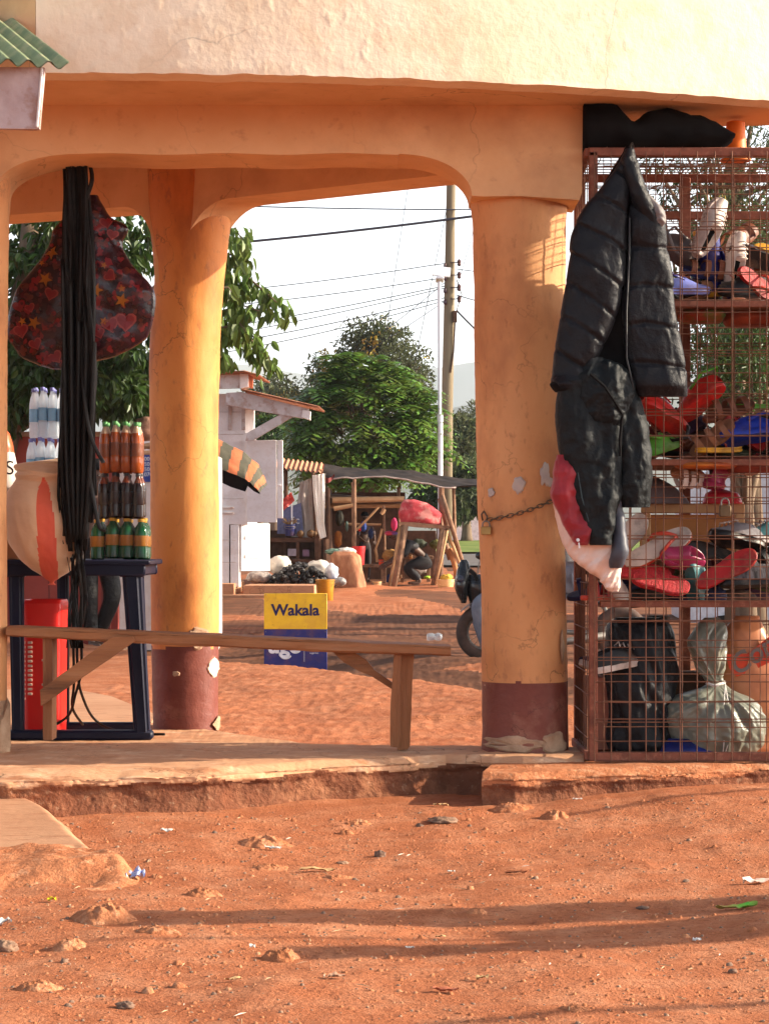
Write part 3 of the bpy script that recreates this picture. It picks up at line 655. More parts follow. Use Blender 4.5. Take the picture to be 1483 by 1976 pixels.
# ---------------------------------------------------------------- navy plastic table, packs, sack, basket
YT0, YT1 = 9.98, 10.55
table = thing('plastic_table', (X(150, 10.2), 10.2, .2), 'dark navy plastic table on sled feet carrying drink packs and a sack', 'table')
zt = Z(1080, YT0)
q = MB(); q.box((X(115, YT0), (YT0 + YT1) / 2, zt - .012), (X(289, YT0) - X(-60, YT0), YT1 - YT0, .024), bev=.008)
q.box((X(112, YT0), YT0 + .025, zt - .04), (X(284, YT0) - X(-52, YT0), .03, .06), bev=.01); q.box((X(112, YT0), YT1 - .025, zt - .04), (X(284, YT0) - X(-52, YT0), .03, .06), bev=.01)
q.box((X(270, YT0), (YT0 + YT1) / 2, zt - .04), (.035, YT1 - YT0 - .08, .06), bev=.01)
q.build('table_top', M['navy'], table)
def tleg(x0, x1, Y, rt=.045):
    q = MB(); prof = []
    for k in range(2):
        pass
    a = Vector((x0, Y, zt - .06)); b = Vector((x1, Y, .225)); n = 20; vs = []
    for e_, r in ((a, rt), (b, rt * .82)):
        for j in range(n):
            t = 2 * math.pi * j / n; rr = r * (1 - .12 * (j % 2)); c, s = math.cos(t), math.sin(t)
            vs.append(e_ + Vector((math.copysign(abs(c) ** .6, c) * rr, math.copysign(abs(s) ** .6, s) * rr, 0)))
    q.add(vs, [(j, (j + 1) % n, n + (j + 1) % n, n + j) for j in range(n)] + [tuple(range(n))[::-1], tuple(range(n, 2 * n))])
    q.box(a + Vector((0, 0, .0)), (rt * 2.4, .10, .03), bev=.008)
    return q.build('leg', M['navy'], table)
tleg(X(252, YT0), X(272, YT0), YT0 + .07); tleg(X(27, YT0), X(31, YT0), YT0 + .07, .034)
tleg(X(262, YT1), X(276, YT1), YT1 - .07); tleg(X(126, YT1), X(129, YT1), YT1 - .07, .028)
for Y_, x0, x1 in ((YT0 + .07, 12, 296), (YT1 - .07, 100, 288)):
    q = MB(); q.box((X((x0 + x1) / 2, Y_), Y_, .222), (X(x1, Y_) - X(x0, Y_), .075, .042), bev=.018); q.build('sled_foot', M['navy'], table)
# drink packs: bottles (with caps) wrapped in film
M['water'] = mat('water_bottle_plastic', (.86, .92, .97), None, rough=.15, spec=.6, tl=.5); M['water'].node_tree.nodes['Principled BSDF'].inputs['Alpha'].default_value = .55
M['film'] = mat('shrink_film', (.12, .12, .12), None, rough=.08, spec=.7, bump=.6, bs=30., bdist=.02); M['film'].node_tree.nodes['Principled BSDF'].inputs['Alpha'].default_value = .08
M['wlabel'] = plain('water_label', (120, 170, 205), .4); M['capblue'] = plain('pale_blue_cap', (120, 125, 190), .45)
M['orange'] = mat('orange_soda', (.36, .075, .008), (.20, .035, .004), 12., .12, spec=.35)
M['clear'] = mat('clear_plastic', (.42, .30, .20), None, rough=.15, spec=.4)
M['cola'] = mat('cola', (.014, .005, .004), None, rough=.15, spec=.3)
M['colalabel'] = plain('cola_label', (30, 15, 17), .3); M['brownlabel'] = plain('amber_label', (120, 52, 22), .2)
M['greenb'] = mat('green_bottle', (.004, .065, .02), (.003, .02, .009), 12., .12, spec=.3)
M['capgreen'] = plain('green_cap', (70, 140, 70), .45); M['capblack'] = plain('black_cap', (40, 22, 20), .45); M['capyel'] = plain('yellow_cap', (190, 140, 30), .45)
M['yellabel'] = plain('gold_label', (140, 88, 24), .35)
def bottle_mesh(h, r, fill):
    """lathe profile; material slots: 0 body, 1 neck, 2 label"""
    return [(r * .8, 0), (r, h * .03), (r, h * .26), (r * .95, h * .29), (r * 1.0, h * .32), (r * 1.0, h * .58), (r * .98, h * .68), (r * .8, h * .78), (r * .48, h * .87), (r * .37, h * .91), (r * .36, h * .93)], [0, 0, 0, 0, 2, 0, 0, 1, 1, 1]
def pack(name, label, cat, px0, px1, Y0, zbase, h, cols, rows, mats, capm, group, filmm=None):
    w_ = (X(px1, Y0) - X(px0, Y0)) / cols; r = w_ / 2 * 1.0
    t = thing(name, (X((px0 + px1) / 2, Y0), Y0 + rows * w_ / 2, zbase), label, cat, group)
    pb, ms = bottle_mesh(h, r, .6); first = None
    for i in range(cols):
        for j in range(rows):
            loc = ((i - (cols - 1) / 2) * w_ + .002 * math.sin(i * 5 + j * 3 + px0), (j - (rows - 1) / 2) * w_, .0025 * ((i * 7 + j * 3) % 4))
            if first is None:
                q = MB(); q.lathe(pb, n=14, ms=ms); first = q.build('bottle', mats, t, False); first.location = loc
                q = MB(); q.lathe([(r * .46, 0), (r * .48, .004), (r * .48, h * .065), (r * .42, h * .075)], n=12); c_ = q.build('cap', capm, first, False); c_.location = (0, 0, h * .92)
            else:
                o = tree_copy(first, t); o.location = loc
    W_, D_ = cols * w_ / 2 + .002, rows * w_ / 2 + .002
    q = MB(); prof = [(1.0, .01), (1.01, h * .3), (1.0, h * .6), (.97, h * .72), (.93, h * .9), (.92, h * 1.0)]
    n = 40; vs = []
    for k, (s_, z) in enumerate(prof):
        for j in range(n):
            a = 2 * math.pi * j / n; c, s2 = math.cos(a), math.sin(a)
            vs.append(Vector((math.copysign(abs(c) ** .35, c) * W_ * s_, math.copysign(abs(s2) ** .35, s2) * D_ * s_, z + .004 * math.sin(j * 2.1 + k))) * 1.0)
    fs = [(k * n + j, k * n + (j + 1) % n, (k + 1) * n + (j + 1) % n, (k + 1) * n + j) for k in range(len(prof) - 1) for j in range(n)]
    q.add(vs, fs); q.build('film', filmm or M['film'], t, False, auto=0)
    return t
YP = 10.03
h1 = (Z(750, 10.18) - Z(845, 10.18)); 
zs0 = Z(1076, YP)
# plinth of packs on the table; the water packs stand on two flattened cartons behind the sack
wy = 10.2
crt = thing('carton', (X(92, wy), wy + .13, zt), 'plain brown carton under the water bottle packs, behind the sack', 'carton')
zw0 = Z(940, wy)
q = MB(); q.box((X(92, wy), wy + .13, (zt + zw0) / 2), (.19, .24, zw0 - zt), bev=.004); q.box((X(92, wy), wy + .009, (zt + zw0) / 2), (.03, .004, zw0 - zt - .01), bev=.001); q.build('carton_box', plain('brown_carton', (150, 105, 70), .85), crt)
w1 = pack('water_bottle_pack', 'lower shrink-wrapped pack of clear water bottles, set to the side under another', 'bottle pack', 50, 122, wy, zw0, Z(846, wy) - zw0, 4, 3, [M['water'], M['water'], M['wlabel']], M['capblue'], 'water bottle packs')
w2 = pack('water_bottle_pack', 'topmost shrink-wrapped pack of clear water bottles with lilac caps', 'bottle pack', 56, 126, wy, Z(845, wy), Z(750, wy) - Z(846, wy), 4, 3, [M['water'], M['water'], M['wlabel']], M['capblue'], 'water bottle packs')
s1 = pack('soda_pack', 'bottom pack of green soda bottles with yellow caps standing on the navy table', 'bottle pack', 172, 286, YP, zt, Z(1002, YP) - zt, 4, 3, [M['greenb'], M['greenb'], M['yellabel']], M['capyel'], 'stacked soda packs')
s2 = pack('soda_pack', 'middle pack of dark cola bottles between green and orange soda', 'bottle pack', 188, 276, YP, Z(1001, YP), Z(914, YP) - Z(1001, YP), 4, 3, [M['cola'], M['brownlabel'], M['colalabel']], M['capblack'], 'stacked soda packs')
s3 = pack('soda_pack', 'top pack of orange soda bottles with green caps', 'bottle pack', 190, 273, YP, Z(913, YP), Z(815, YP) - Z(913, YP), 4, 3, [M['orange'], M['clear'], plain('orange_label', (120, 62, 30), .35)], M['capgreen'], 'stacked soda packs')
# woven sack slumped over the table edge
M['sack'] = mat('woven_sack', (.66, .44, .27), (.58, .36, .21), 5., .8, .15, 90., sheen=.2)
M['sackred'] = mat('woven_sack_red', (.66, .12, .06), (.58, .09, .05), 5., .75, .15, 90.)
YK = 9.82
sack = thing('woven_sack', P(95, 1080, YK), 'beige woven sack with a red stripe, sagging to a point over the table edge', 'sack')
rows = [(884, 110, 130, .02), (896, 36, 142, .05), (915, 34, 160, .09), (930, 30, 158, .08), (948, 16, 156, .10), (975, 12, 160, .13), (1010, 13, 163, .145), (1045, 20, 160, .135), (1075, 38, 150, .11), (1100, 66, 136, .07), (1118, 88, 112, .03), (1124, 96, 104, .012), (1129, 92, 108, .008)]
def sackstripe(u, v):
    py = rows[0][0] + v * (rows[-1][0] - rows[0][0]); xl, xr = interp([(r[0], r[1], r[2]) for r in rows], py); px = (xl + xr) / 2 + (xr - xl) / 2 * math.cos(u * 6.283)
    c = interp([(925, 90), (1000, 97), (1060, 100), (1129, 98)], py)[0]; w = interp([(922, 1), (940, 10), (980, 15), (1060, 17), (1129, 16)], py)[0]
    return 1 if py > 922 and u > .5 and abs(px - c) < w else 0
q = MB(); q.loft(rows, YK, 160, 10, lambda x, z, u, v: .006 * fbm(x * 7, z * 7, 2., 3) + .010 * ridge(x * 4, z * 30, 3., 3) * (1 - sstep(.14, .34, v)) + .006 * ridge(x * 8 + z * 2, z * 3, 7., 3) * sstep(.2, .5, v), mf=sackstripe)
q.build('sack_cloth', [M['sack'], M['sackred']], sack, auto=0)
# small wrapped bundle with a big letter at the far left
YW = 10.0
bund = thing('snack_bag', P(16, 890, YW), 'orange and white wrapper with a big black S, half hidden behind the left pillar', 'bag')
q = MB(); q.loft([(826, 5, 12, .01), (838, 0, 20, .03), (860, -12, 26, .05), (900, -18, 33, .06), (940, -16, 34, .06), (950, -12, 28, .04)], YW, 36, 6, lambda x, z, u, v: .004 * fbm(x * 12, z * 12, 4., 3), mf=lambda u, v: 0 if v < .4 else 1)
q.build('wrapper', [plain('orange_wrapper', (205, 90, 40), .35), plain('white_wrapper', (205, 195, 190), .35)], bund, auto=0)
text('S', .085, plain('black_ink', (30, 30, 30), .5), bund, P(24, 905, YW) - bund.location + Vector((0, -.068, 0)))
q = MB(); q.box((X(10, YW), YW + .06, (zt + Z(950, YW)) / 2), (.13, .12, Z(950, YW) - zt), bev=.005)
bt = q.build('carton', plain('brown_carton2', (150, 105, 70), .85)); tag(bt, 'narrow brown carton under the orange snack wrapper by the left pillar', 'carton')
# tall red basket with slots under the table
YC = 10.12
bask = thing('laundry_basket', (X(80, YC), YC + .12, .2), 'tall bright red plastic basket with rows of slots, under the table', 'basket')
bw, bh = .086, Z(1158, YC) - .2; bd = .13
q = MB(); bx = X(80, YC)
def ringp(s_, z, n=48):
    o = []
    for j in range(n):
        a = 2 * math.pi * j / n; c, s2 = math.cos(a), math.sin(a); o.append(Vector((bx + math.copysign(abs(c) ** .3, c) * bw * s_, YC + .13 + math.copysign(abs(s2) ** .3, s2) * bd * s_, z)))
    return o
lv = [(.2, .88), (.205, .93), (.26, .95), (.5, .97), (.2 + bh - .09, 1.0), (.2 + bh - .05, 1.02), (.2 + bh - .015, 1.04), (.2 + bh, .98), (.2 + bh - .012, .92)]
vs = []; fs = []; n = 48
for z, s_ in lv: vs += ringp(s_, z)
for k in range(len(lv) - 1):
    for j in range(n): fs.append((k * n + j, k * n + (j + 1) % n, (k + 1) * n + (j + 1) % n, (k + 1) * n + j))
fs.append(tuple(range(n))[::-1]); fs.append(tuple(range((len(lv) - 1) * n, len(lv) * n))); q.add(vs, fs)
q.build('basket_body', M['redplastic'], bask, auto=30)
slm = plain('light_slot', (205, 170, 150), .8)
for px, py, w_, h_ in [(45 + 13.5 * c_, 1240 + 9 * r_, .019, .0105) for r_ in range(13) for c_ in range(2) if not (r_ == 12 and c_ == 1)] + [(83, y_, .009, .009) for y_ in (1227, 1274, 1321)]:
    q = MB(); q.box(Vector((X(px, YC), YC - .002, Z(py, YC))), (w_, .008, h_), bev=.001); q.build('slot', slm, bask)
# ---------------------------------------------------------------- A-board sign out on the dirt
YA = 18.4
sx0, sx1 = X(509.5, YA), X(631, YA); szt = Z(1145, YA); szb = szt - .72
sign = thing('agent_sign', ((sx0 + sx1) / 2, YA, szb), 'yellow and blue sidewalk board reading Wakala, standing in the dirt beyond the bench', 'sign')
zm = Z(1214, YA); w_ = sx1 - sx0
q = MB(); q.box(((sx0 + sx1) / 2, YA, (szt + zm) / 2), (w_, .02, szt - zm), bev=.002); q.build('yellow_panel', plain('sign_yellow', (232, 190, 45), .5, c2=lin((222, 178, 40)), c3=lin((200, 140, 60)), sc3=5., amt3=.35, c4=lin((150, 90, 45)), sc4=22., amt4=.35, w4=(.6, .7)), sign)
q = MB(); q.box(((sx0 + sx1) / 2, YA, (zm + szb) / 2), (w_, .02, zm - szb - .001), bev=.002); q.build('blue_panel', plain('sign_blue', (38, 44, 112), .5, c2=lin((34, 38, 100)), c3=lin((110, 70, 60)), sc3=5., amt3=.35, c4=lin((120, 80, 60)), sc4=22., amt4=.3, w4=(.6, .7)), sign)
q = MB(); q.beam(((sx0 + .03), YA + .02, szt - .02), (sx0 + .03, YA + .38, szb), .03, .02); q.beam(((sx1 - .03), YA + .02, szt - .02), (sx1 - .03, YA + .38, szb), .03, .02); q.build('back_leg', M['oldwood'], sign)
q = MB()
for px in (513, 628):
    for py in (1219, 1148): q.lathe([(.004, 0), (.004, .004)], P(px, py, YA) + Vector((0, -.012, 0)), 8, M=Matrix.Rotation(R(90), 3, 'X'))
q.build('rivet', M['steel'], sign)
ink = plain('navy_ink', (40, 36, 84), .6); wh = plain('sign_white', (225, 225, 230), .5)
so = sign.location
text('Wakala', .126, ink, sign, P(570, 1178, YA) - so + Vector((0, -.011, 0)), bold=.0035)
text('tigo', .168, wh, sign, P(549, 1247, YA) - so + Vector((0, -.011, 0)), bold=.006, sx=1.05)
q = MB(); q.tube([P(551 + 10.5 * math.cos(R(a)), 1263 - 8 * math.sin(R(a)), YA) + Vector((0, -.012, 0)) for a in range(195, 346, 10)], .006, 6); q.build('smile', wh, sign)
text('+', .05, plain('sign_yellow2', (232, 190, 45), .5), sign, P(517, 1251, YA) - so + Vector((0, -.011, 0)))
text('sugarino', .020, wh, sign, P(606, 1260, YA) - so + Vector((0, -.011, 0)))
q = MB(); q.box(P(587, 1266, YA) + Vector((0, -.011, 0)), (.003, .002, .09), bev=.0005); q.build('divider_line', wh, sign)
# ---------------------------------------------------------------- padded jacket, tracksuit trousers, red hooded top on the cage corner
YJ = 9.06
def face(u): return .22 + .78 * abs(math.sin(u * 6.283)) ** .8
def quilt(step, ph, amp=.010, slope=.4):
    """puffer baffles: narrow pinched seams with star wrinkles running in from each seam"""
    def f(x, z, u, v):
        k = (z + slope * x + ph + .02 * noise.noise((x * 6, z * 3, ph))) / step; fr = k - math.floor(k); e = min(fr, 1 - fr); kk = math.floor(k) * 1.7
        d = -amp * 1.1 * math.exp(-(e / .06) ** 2) + amp * .55 * math.sin(math.pi * fr)
        d += .016 * fbm(x * 5 + ph, z * 3.5, 4. + ph, 3) + amp * .75 * ridge(x * 15 + z * 4 * math.sin(kk), z * 6 + x * 3, ph + kk, 3) * (.30 + .8 * math.exp(-(e / .22) ** 2))
        return d * face(u)
    return f
jacket = thing('padded_jacket', P(1215, 285, YJ), 'black quilted puffer jacket hanging from the top corner of the wire cage', 'jacket')
q = MB(); q.loft([(300, 1204, 1216, .008), (325, 1186, 1216, .022), (355, 1163, 1216, .032), (400, 1126, 1212, .05), (450, 1104, 1208, .044), (500, 1098, 1206, .050), (560, 1088, 1197, .052), (620, 1078, 1182, .052), (680, 1069, 1157, .050), (725, 1064, 1132, .044), (742, 1061, 1127, .06), (754, 1072, 1118, .05)], YJ, 150, 16, quilt(.140, .02, .010, .62), pw=2.7)
q.build('sleeve', M['nylon'], jacket, auto=0)
q = MB(); q.loft([(385, 1212, 1262, .03), (430, 1212, 1281, .055), (480, 1212, 1287, .044), (540, 1206, 1297, .047), (600, 1202, 1301, .050), (660, 1205, 1312, .050), (710, 1212, 1321, .047), (745, 1222, 1324, .06), (765, 1228, 1325, .035)], YJ + .01, 150, 16, quilt(.155, .06, .010, .05), pw=2.7)
q.build('front_panel', M['nylon'], jacket, auto=0)
q = MB(); q.loft([(286, 1206, 1220, .02), (320, 1185, 1228, .04), (360, 1160, 1240, .05), (450, 1140, 1255, .05), (560, 1140, 1250, .05), (680, 1130, 1250, .045), (735, 1160, 1270, .03)], YJ + .085, 48, 6, quilt(.15, .0, .01, .0))
q.build('lining', M['soft_black'], jacket, auto=0)
q = MB(); q.loft([(288, 1206, 1222, .02), (310, 1196, 1228, .04), (350, 1205, 1240, .05), (400, 1222, 1262, .05), (440, 1250, 1276, .03)], YJ - .01, 40, 6, quilt(.12, .03, .008, -.8))
q.build('hood', M['nylon'], jacket, auto=0)
q = MB(); q.loft([(366, 1236, 1246, .006), (392, 1244, 1266, .012), (408, 1250, 1281, .014), (424, 1258, 1283, .012), (440, 1266, 1276, .006)], YJ - .035, 60, 10, lambda x, z, u, v: face(u) * (.006 * fbm(x * 18, z * 18, 1., 3) + .007 * ridge(x * 22 + z * 10, z * 14, 2., 3)))
q.build('collar', mat('grey_collar_lining', (.20, .18, .17), (.14, .12, .12), 9., .6, .2, 30.), jacket, auto=0)
q = MB(); q.tube([P(1214, 420, YJ - .035), P(1213, 500, YJ - .04), P(1208, 600, YJ - .045), P(1208, 690, YJ - .045), P(1222, 752, YJ - .035)], .0035, 6); q.build('zip', mat('dark_zip', (.012, .012, .013), (.03, .03, .03), 140., .5), jacket)
q = MB(); q.loft([(738, 1062, 1128, .060), (742, 1060, 1128, .066), (752, 1066, 1124, .064), (756, 1070, 1120, .056)], YJ, 60, 4, pw=2.7); q.build('cuff', M['soft_black'], jacket, auto=0)
q = MB(); q.tube([P(1215, 292, YJ + .03), P(1216, 280, YJ + .06), P(1219, 276, YJ + .12), P(1222, 284, YJ + .19)], .004, 8); q.build('hanging_loop', M['black'], jacket)
def wr(seed, a=.012):
    s_ = math.sin(seed * 3.1) * 5
    return lambda x, z, u, v: face(u) * (a * 1.1 * fbm(x * 6 + seed, z * 3.5, seed, 3) + a * .95 * ridge(x * 11 + z * s_, z * 4.5 - x * 2.5, seed, 4) + a * .5 * ridge(x * 5 - z * 6, z * 7 + x * 4, seed + 3., 3))
trous = thing('tracksuit_trousers', P(1160, 700, YJ + .02), 'black tracksuit trousers bunched at the waist, hanging below the puffer jacket', 'trousers')
q = MB(); q.loft([(735, 1082, 1150, .04), (770, 1076, 1184, .044), (830, 1075, 1196, .050), (880, 1082, 1197, .050), (930, 1096, 1194, .047), (980, 1114, 1190, .06), (1015, 1128, 1180, .05), (1036, 1136, 1172, .045), (1052, 1140, 1172, .04)], YJ + .0, 130, 14, wr(2., .014), pw=2.5)
q.build('trouser_leg', M['track'], trous, auto=0)
q = MB(); q.loft([(740, 1168, 1216, .04), (790, 1172, 1240, .055), (850, 1188, 1248, .06), (910, 1192, 1249, .06), (960, 1193, 1250, .055), (979, 1198, 1250, .05)], YJ + .04, 120, 14, wr(5., .014), pw=2.5)
q.build('trouser_leg', M['track'], trous, auto=0)
q = MB(); q.loft([(690, 1130, 1160, .015), (706, 1118, 1196, .035), (735, 1112, 1220, .042), (765, 1116, 1216, .045), (790, 1122, 1206, .042), (812, 1140, 1200, .03), (826, 1165, 1196, .015)], YJ + .0, 120, 14, wr(8., .020), pw=2.6)
q.build('waistband', M['track'], trous, auto=0)
q = MB(); q.tube([P(1138, 722, YJ - .095), P(1165, 745, YJ - .105), P(1185, 775, YJ - .1), P(1200, 800, YJ - .052), P(1195, 850, YJ - .06), P(1196, 880, YJ - .05)], .006, 6); q.build('drawstring', M['soft_black'], trous)
q = MB(); q.tube([P(1102, 790, YJ - .066), P(1106, 860, YJ - .050), P(1122, 960, YJ - .06), P(1142, 1030, YJ - .045)], .0022, 5); q.build('seam_piping', plain('grey_piping', (60, 80, 85)), trous)
hood = thing('hooded_top', P(1100, 880, YJ + .05), 'white shiny hooded top with a crimson front and zip, under the tracksuit trousers', 'hooded top')
q = MB(); q.loft([(905, 1084, 1110, .03), (960, 1074, 1150, .06), (1010, 1077, 1190, .058), (1050, 1090, 1199, .06), (1080, 1108, 1198, .056), (1104, 1138, 1197, .05), (1122, 1160, 1195, .035), (1134, 1168, 1192, .025), (1141, 1174, 1189, .012)], YJ + .09, 130, 14, wr(3.3, .016), pw=2.4)
q.build('white_body', mat('white_nylon', (.74, .60, .53), (.66, .50, .44), 5., .35, .15, 25., spec=.5), hood, auto=0)
q = MB(); q.loft([(878, 1080, 1092, .015), (905, 1071, 1110, .04), (950, 1067, 1122, .045), (1000, 1082, 1134, .04), (1030, 1096, 1136, .04), (1046, 1108, 1132, .025), (1052, 1116, 1128, .012)], YJ + .0, 100, 14, wr(6.1, .014), pw=2.4)
q.build('crimson_front', mat('crimson_cloth', (.30, .012, .022), (.22, .008, .016), 7., .55, .2, 40., sheen=.2), hood, auto=0)
q = MB(); q.loft([(965, 1184, 1190, .02), (1000, 1184, 1200, .04), (1060, 1184, 1201, .05), (1090, 1180, 1198, .03), (1096, 1182, 1192, .02)], YJ + .03, 24, 6, wr(1.)); q.build('grey_side', plain('grey_side', (70, 72, 82), .5), hood, auto=0)
q = MB(); q.lathe([(.006, 0), (.007, .004), (.004, .008)], P(1114, 1042, YJ - .05), 10, M=Matrix.Rotation(R(90), 3, 'X')); q.tube([P(1116, 1047, YJ - .05), P(1117, 1058, YJ - .05)], .003, 6); q.build('zip_pull', M['whitemetal'], hood)
# ---------------------------------------------------------------- chain and padlock round the pillar
chain = thing('chain', P(1000, 975, YF - .19), 'thin steel chain looped round the ochre pillar at chest height', 'chain')
q = MB(); pc = X(1011 - 7, YF)
def onp(px, py, l=.006):
    x = X(px, YF - .17); r = .184 + l; dx = clamp((x - pc) / r, -.98, .98); return Vector((pc + r * dx, YF - r * math.sqrt(1 - dx * dx), Z(py, YF - .17)))
nl = 15
for i in range(nl):
    t = i / (nl - 1); px = 944 + (1080 - 944) * t; py = 1003 - 44 * t - 6 * math.sin(t * 3.1) * -1
    a, b = onp(px - 7, py + 2.3), onp(px + 7, py - 2.3); d = (b - a).normalized(); out = Vector(((a + b) / 2).x - pc, 0) if False else Vector((((a + b) / 2).x - pc, ((a + b) / 2).y - YF, 0)).normalized()
    s_ = d.cross(out) if i % 2 == 0 else out
    L = (b - a).length / 2 ; c = (a + b) / 2; ring = []
    for k in range(13):
        t2 = 2 * math.pi * k / 12; ring.append(c + d * (L * math.cos(t2)) + s_ * (.0075 * math.sin(t2)))
    q.tube(ring, .0021, 6, cap=False)
q.tube([onp(932, 1004), onp(930, 992), onp(934, 986), onp(940, 996), onp(940, 1004)], .004, 6)
q.build('chain_links', mat('chain_steel', (.10, .085, .06), (.16, .13, .09), 30., .5, metal=.6), chain, auto=0)
def padlock(name, c, wd, ht, label, cat='padlock', m=None):
    t = thing(name, c, label, cat)
    q = MB(); q.box((0, 0, -ht / 2), (wd, wd * .5, ht), bev=.003); q.build('lock_body', m or M['brass'], t, False)
    q = MB(); r = wd * .34; q.tube([(-r, 0, -.002), (-r, 0, ht * .25)] + [(-r * math.cos(R(a)), 0, ht * .25 + r * math.sin(R(a))) for a in range(20, 161, 20)] + [(r, 0, ht * .25), (r, 0, -.002)], wd * .075, 8); q.build('shackle', M['steel'], t, False)
    return t
padlock('padlock', onp(938, 1016, .014), .042, .034, 'small brass padlock at the end of the chain on the ochre pillar')
# ---------------------------------------------------------------- wire cage
CX0, CX1, CY0, CY1, CZ0, CZ1 = .818, 1.80, 9.27, 9.93, .182, 2.62
cage = thing('wire_cage', (1.3, 9.6, .18), 'rust red iron cage of welded wire mesh used as a shoe stall', 'cage')
def post(x, y, z0, z1, w_=.034, name='post'):
    q = MB(); q.box((x, y, (z0 + z1) / 2), (w_, w_, z1 - z0), bev=.003); q.build(name, M['ironred'], cage)
for x in (CX0 + .017, CX1): post(x, CY0, CZ0, CZ1)
for x in (CX0 + .017, X(1320, CY1), CX1): post(x, CY1, CZ0, CZ1, .045)
def rail(a, b, w_=.034):
    q = MB(); q.beam(a, b, w_, w_, .003); q.build('rail', M['ironred'], cage)
for y in (CY0, CY1):
    rail((CX0, y, CZ1), (CX1, y, CZ1)); rail((CX0, y + .002, CZ0 + .018), (CX1, y + .002, CZ0 + .018))
rail((CX0, CY1, 2.46), (CX1, CY1, 2.46)); rail((CX0, CY0, CZ1), (CX0, CY1, CZ1)); rail((CX0, CY0, CZ0 + .02), (CX0, CY1, CZ0 + .02))
rw = random.Random(8)
def mesh_panel(name, o, du, lu, dv, lv, su, sv, r=.0024, dbl=True):
    q = MB(); o, du, dv = Vector(o), Vector(du), Vector(dv); nrm = du.cross(dv).normalized(); k = 0.
    while k <= lu:
        pts = [o + du * (k + .0025 * noise.noise((k * 9, v * 3., 1.))) + dv * (lv * v / 8) + nrm * (.002 + .003 * noise.noise((k * 5, v * .8, 3.))) for v in range(9)]
        q.tube(pts, r, 5, cap=False)
        k += su * rw.uniform(.95, 1.05)
    k = 0.; i = 0
    while k <= lv:
        q.tube([o + dv * (k + .003 * noise.noise((k * 7, u * 2., 5.))) + du * (lu * u / 10) - nrm * .002 for u in range(11)], r, 5, cap=False)
        i += 1
        if dbl and i % 3 == 0: q.tube([o + dv * (k + .012) + du * (lu * u / 4) - nrm * .002 for u in range(5)], r, 5, cap=False)
        k += sv * rw.uniform(.94, 1.06)
    q.build(name, M['wire'], cage, auto=0, recalc=False)
mesh_panel('front_mesh', (CX0 + .02, CY0 - .02, CZ0), (1, 0, 0), CX1 - CX0, (0, 0, 1), CZ1 - CZ0, .069, .082)
mesh_panel('front_mesh', (CX0 + .06, CY0 + .016, CZ0 + .03), (1, 0, 0), CX1 - CX0 - .06, (0, 0, 1), CZ1 - CZ0 - .05, .104, .108, .002, False)
mesh_panel('back_mesh', (CX0 + .02, CY1 + .03, CZ0), (1, 0, 0), CX1 - CX0, (0, 0, 1), CZ1 - CZ0, .075, .075)
mesh_panel('side_mesh', (CX0 - .003, CY0, CZ0), (0, 1, 0), CY1 - CY0, (0, 0, 1), CZ1 - CZ0, .085, .09, dbl=False)
mesh_panel('roof_mesh', (CX0, CY0, CZ1 + .018), (1, 0, 0), CX1 - CX0, (0, 1, 0), CY1 - CY0, .075, .075, dbl=False)
SH = [Z(580, CY0), Z(886, CY0), Z(1160, CY0)]
for z in SH:
    q = MB(); q.box(((CX0 + CX1) / 2 + .02, CY0 + .02, z - .012), (CX1 - CX0 - .05, .028, .026), bev=.003); q.build('shelf_rail', M['ironred'], cage)
    q = MB(); q.box(((CX0 + CX1) / 2 + .02, (CY0 + CY1) / 2 + .01, z - .02), (CX1 - CX0 - .06, CY1 - CY0 - .08, .012), bev=.002); q.build('shelf', mat('shelf_board', (.16, .07, .04), (.10, .045, .03), 6., .8, .2), cage)
sc_ = thing('hanging_sheet', (1.83, 9.6, 2.0), 'unseen brown cloth added beside the wire cage to block the sun', 'cloth')  # out-of-view sheet, added to keep low sun off the shelves
q = MB(); q.grid(lambda u, v: (1.825 + .015 * math.sin(u * 30), 9.27 + .7 * u, 2.02 - .78 * v + .03 * math.sin(u * 9) * v), 40, 12); q.grid(lambda u, v: (1.829 + .015 * math.sin(u * 30), 9.27 + .7 * u, 2.02 - .78 * v + .03 * math.sin(u * 9) * v), 40, 12); q.build('cloth', mat('sun_blocking_cloth', (.16, .09, .06), (.11, .06, .04), 8., .9), sc_, auto=0)
padlock('padlock', P(1398, 975, CY0 - .03), .046, .046, 'old dark brass padlock hooked in the cage mesh above the shoes', m=mat('dark_brass', (.16, .10, .05), (.10, .065, .035), 20., .5, metal=.6))
# black tarp roll and orange cone on the cage roof
YTP = 9.42
tarp = thing('black_tarp', P(1260, 245, YTP), 'black tarpaulin roll wedged on the cage roof under the soffit', 'tarpaulin')
q = MB(); V0 = len(q.v)
cs = []
for i in range(33):
    u = i / 32; px = 1122 + u * 290; top = interp([(0, 200), (.2, 196), (.31, 236), (.36, 238), (.42, 216), (.55, 210), (.8, 226), (.95, 248), (1., 262)], u)[0]; bot = interp([(0, 300), (.1, 298), (.5, 288), (.8, 288), (.95, 284), (1., 272)], u)[0]
    for j in range(28):
        a = 2 * math.pi * j / 28; p = P(px, (top + bot) / 2 - (bot - top) / 2 * math.sin(a), YTP); p.y += .16 * math.cos(a) * (1 - .5 * u); p += Vector((.0, math.cos(a), math.sin(a))) * (.010 * fbm(u * 9, math.cos(a) * 2, math.sin(a) * 2, 3)); cs.append(p)
q.add(cs, [(i * 28 + j, i * 28 + (j + 1) % 28, (i + 1) * 28 + (j + 1) % 28, (i + 1) * 28 + j) for i in range(32) for j in range(28)] + [tuple(range(28)), tuple(range(32 * 28, 33 * 28))[::-1]])
q.build('tarp_roll', M['soft_black'], tarp, auto=0)
YO = 9.62
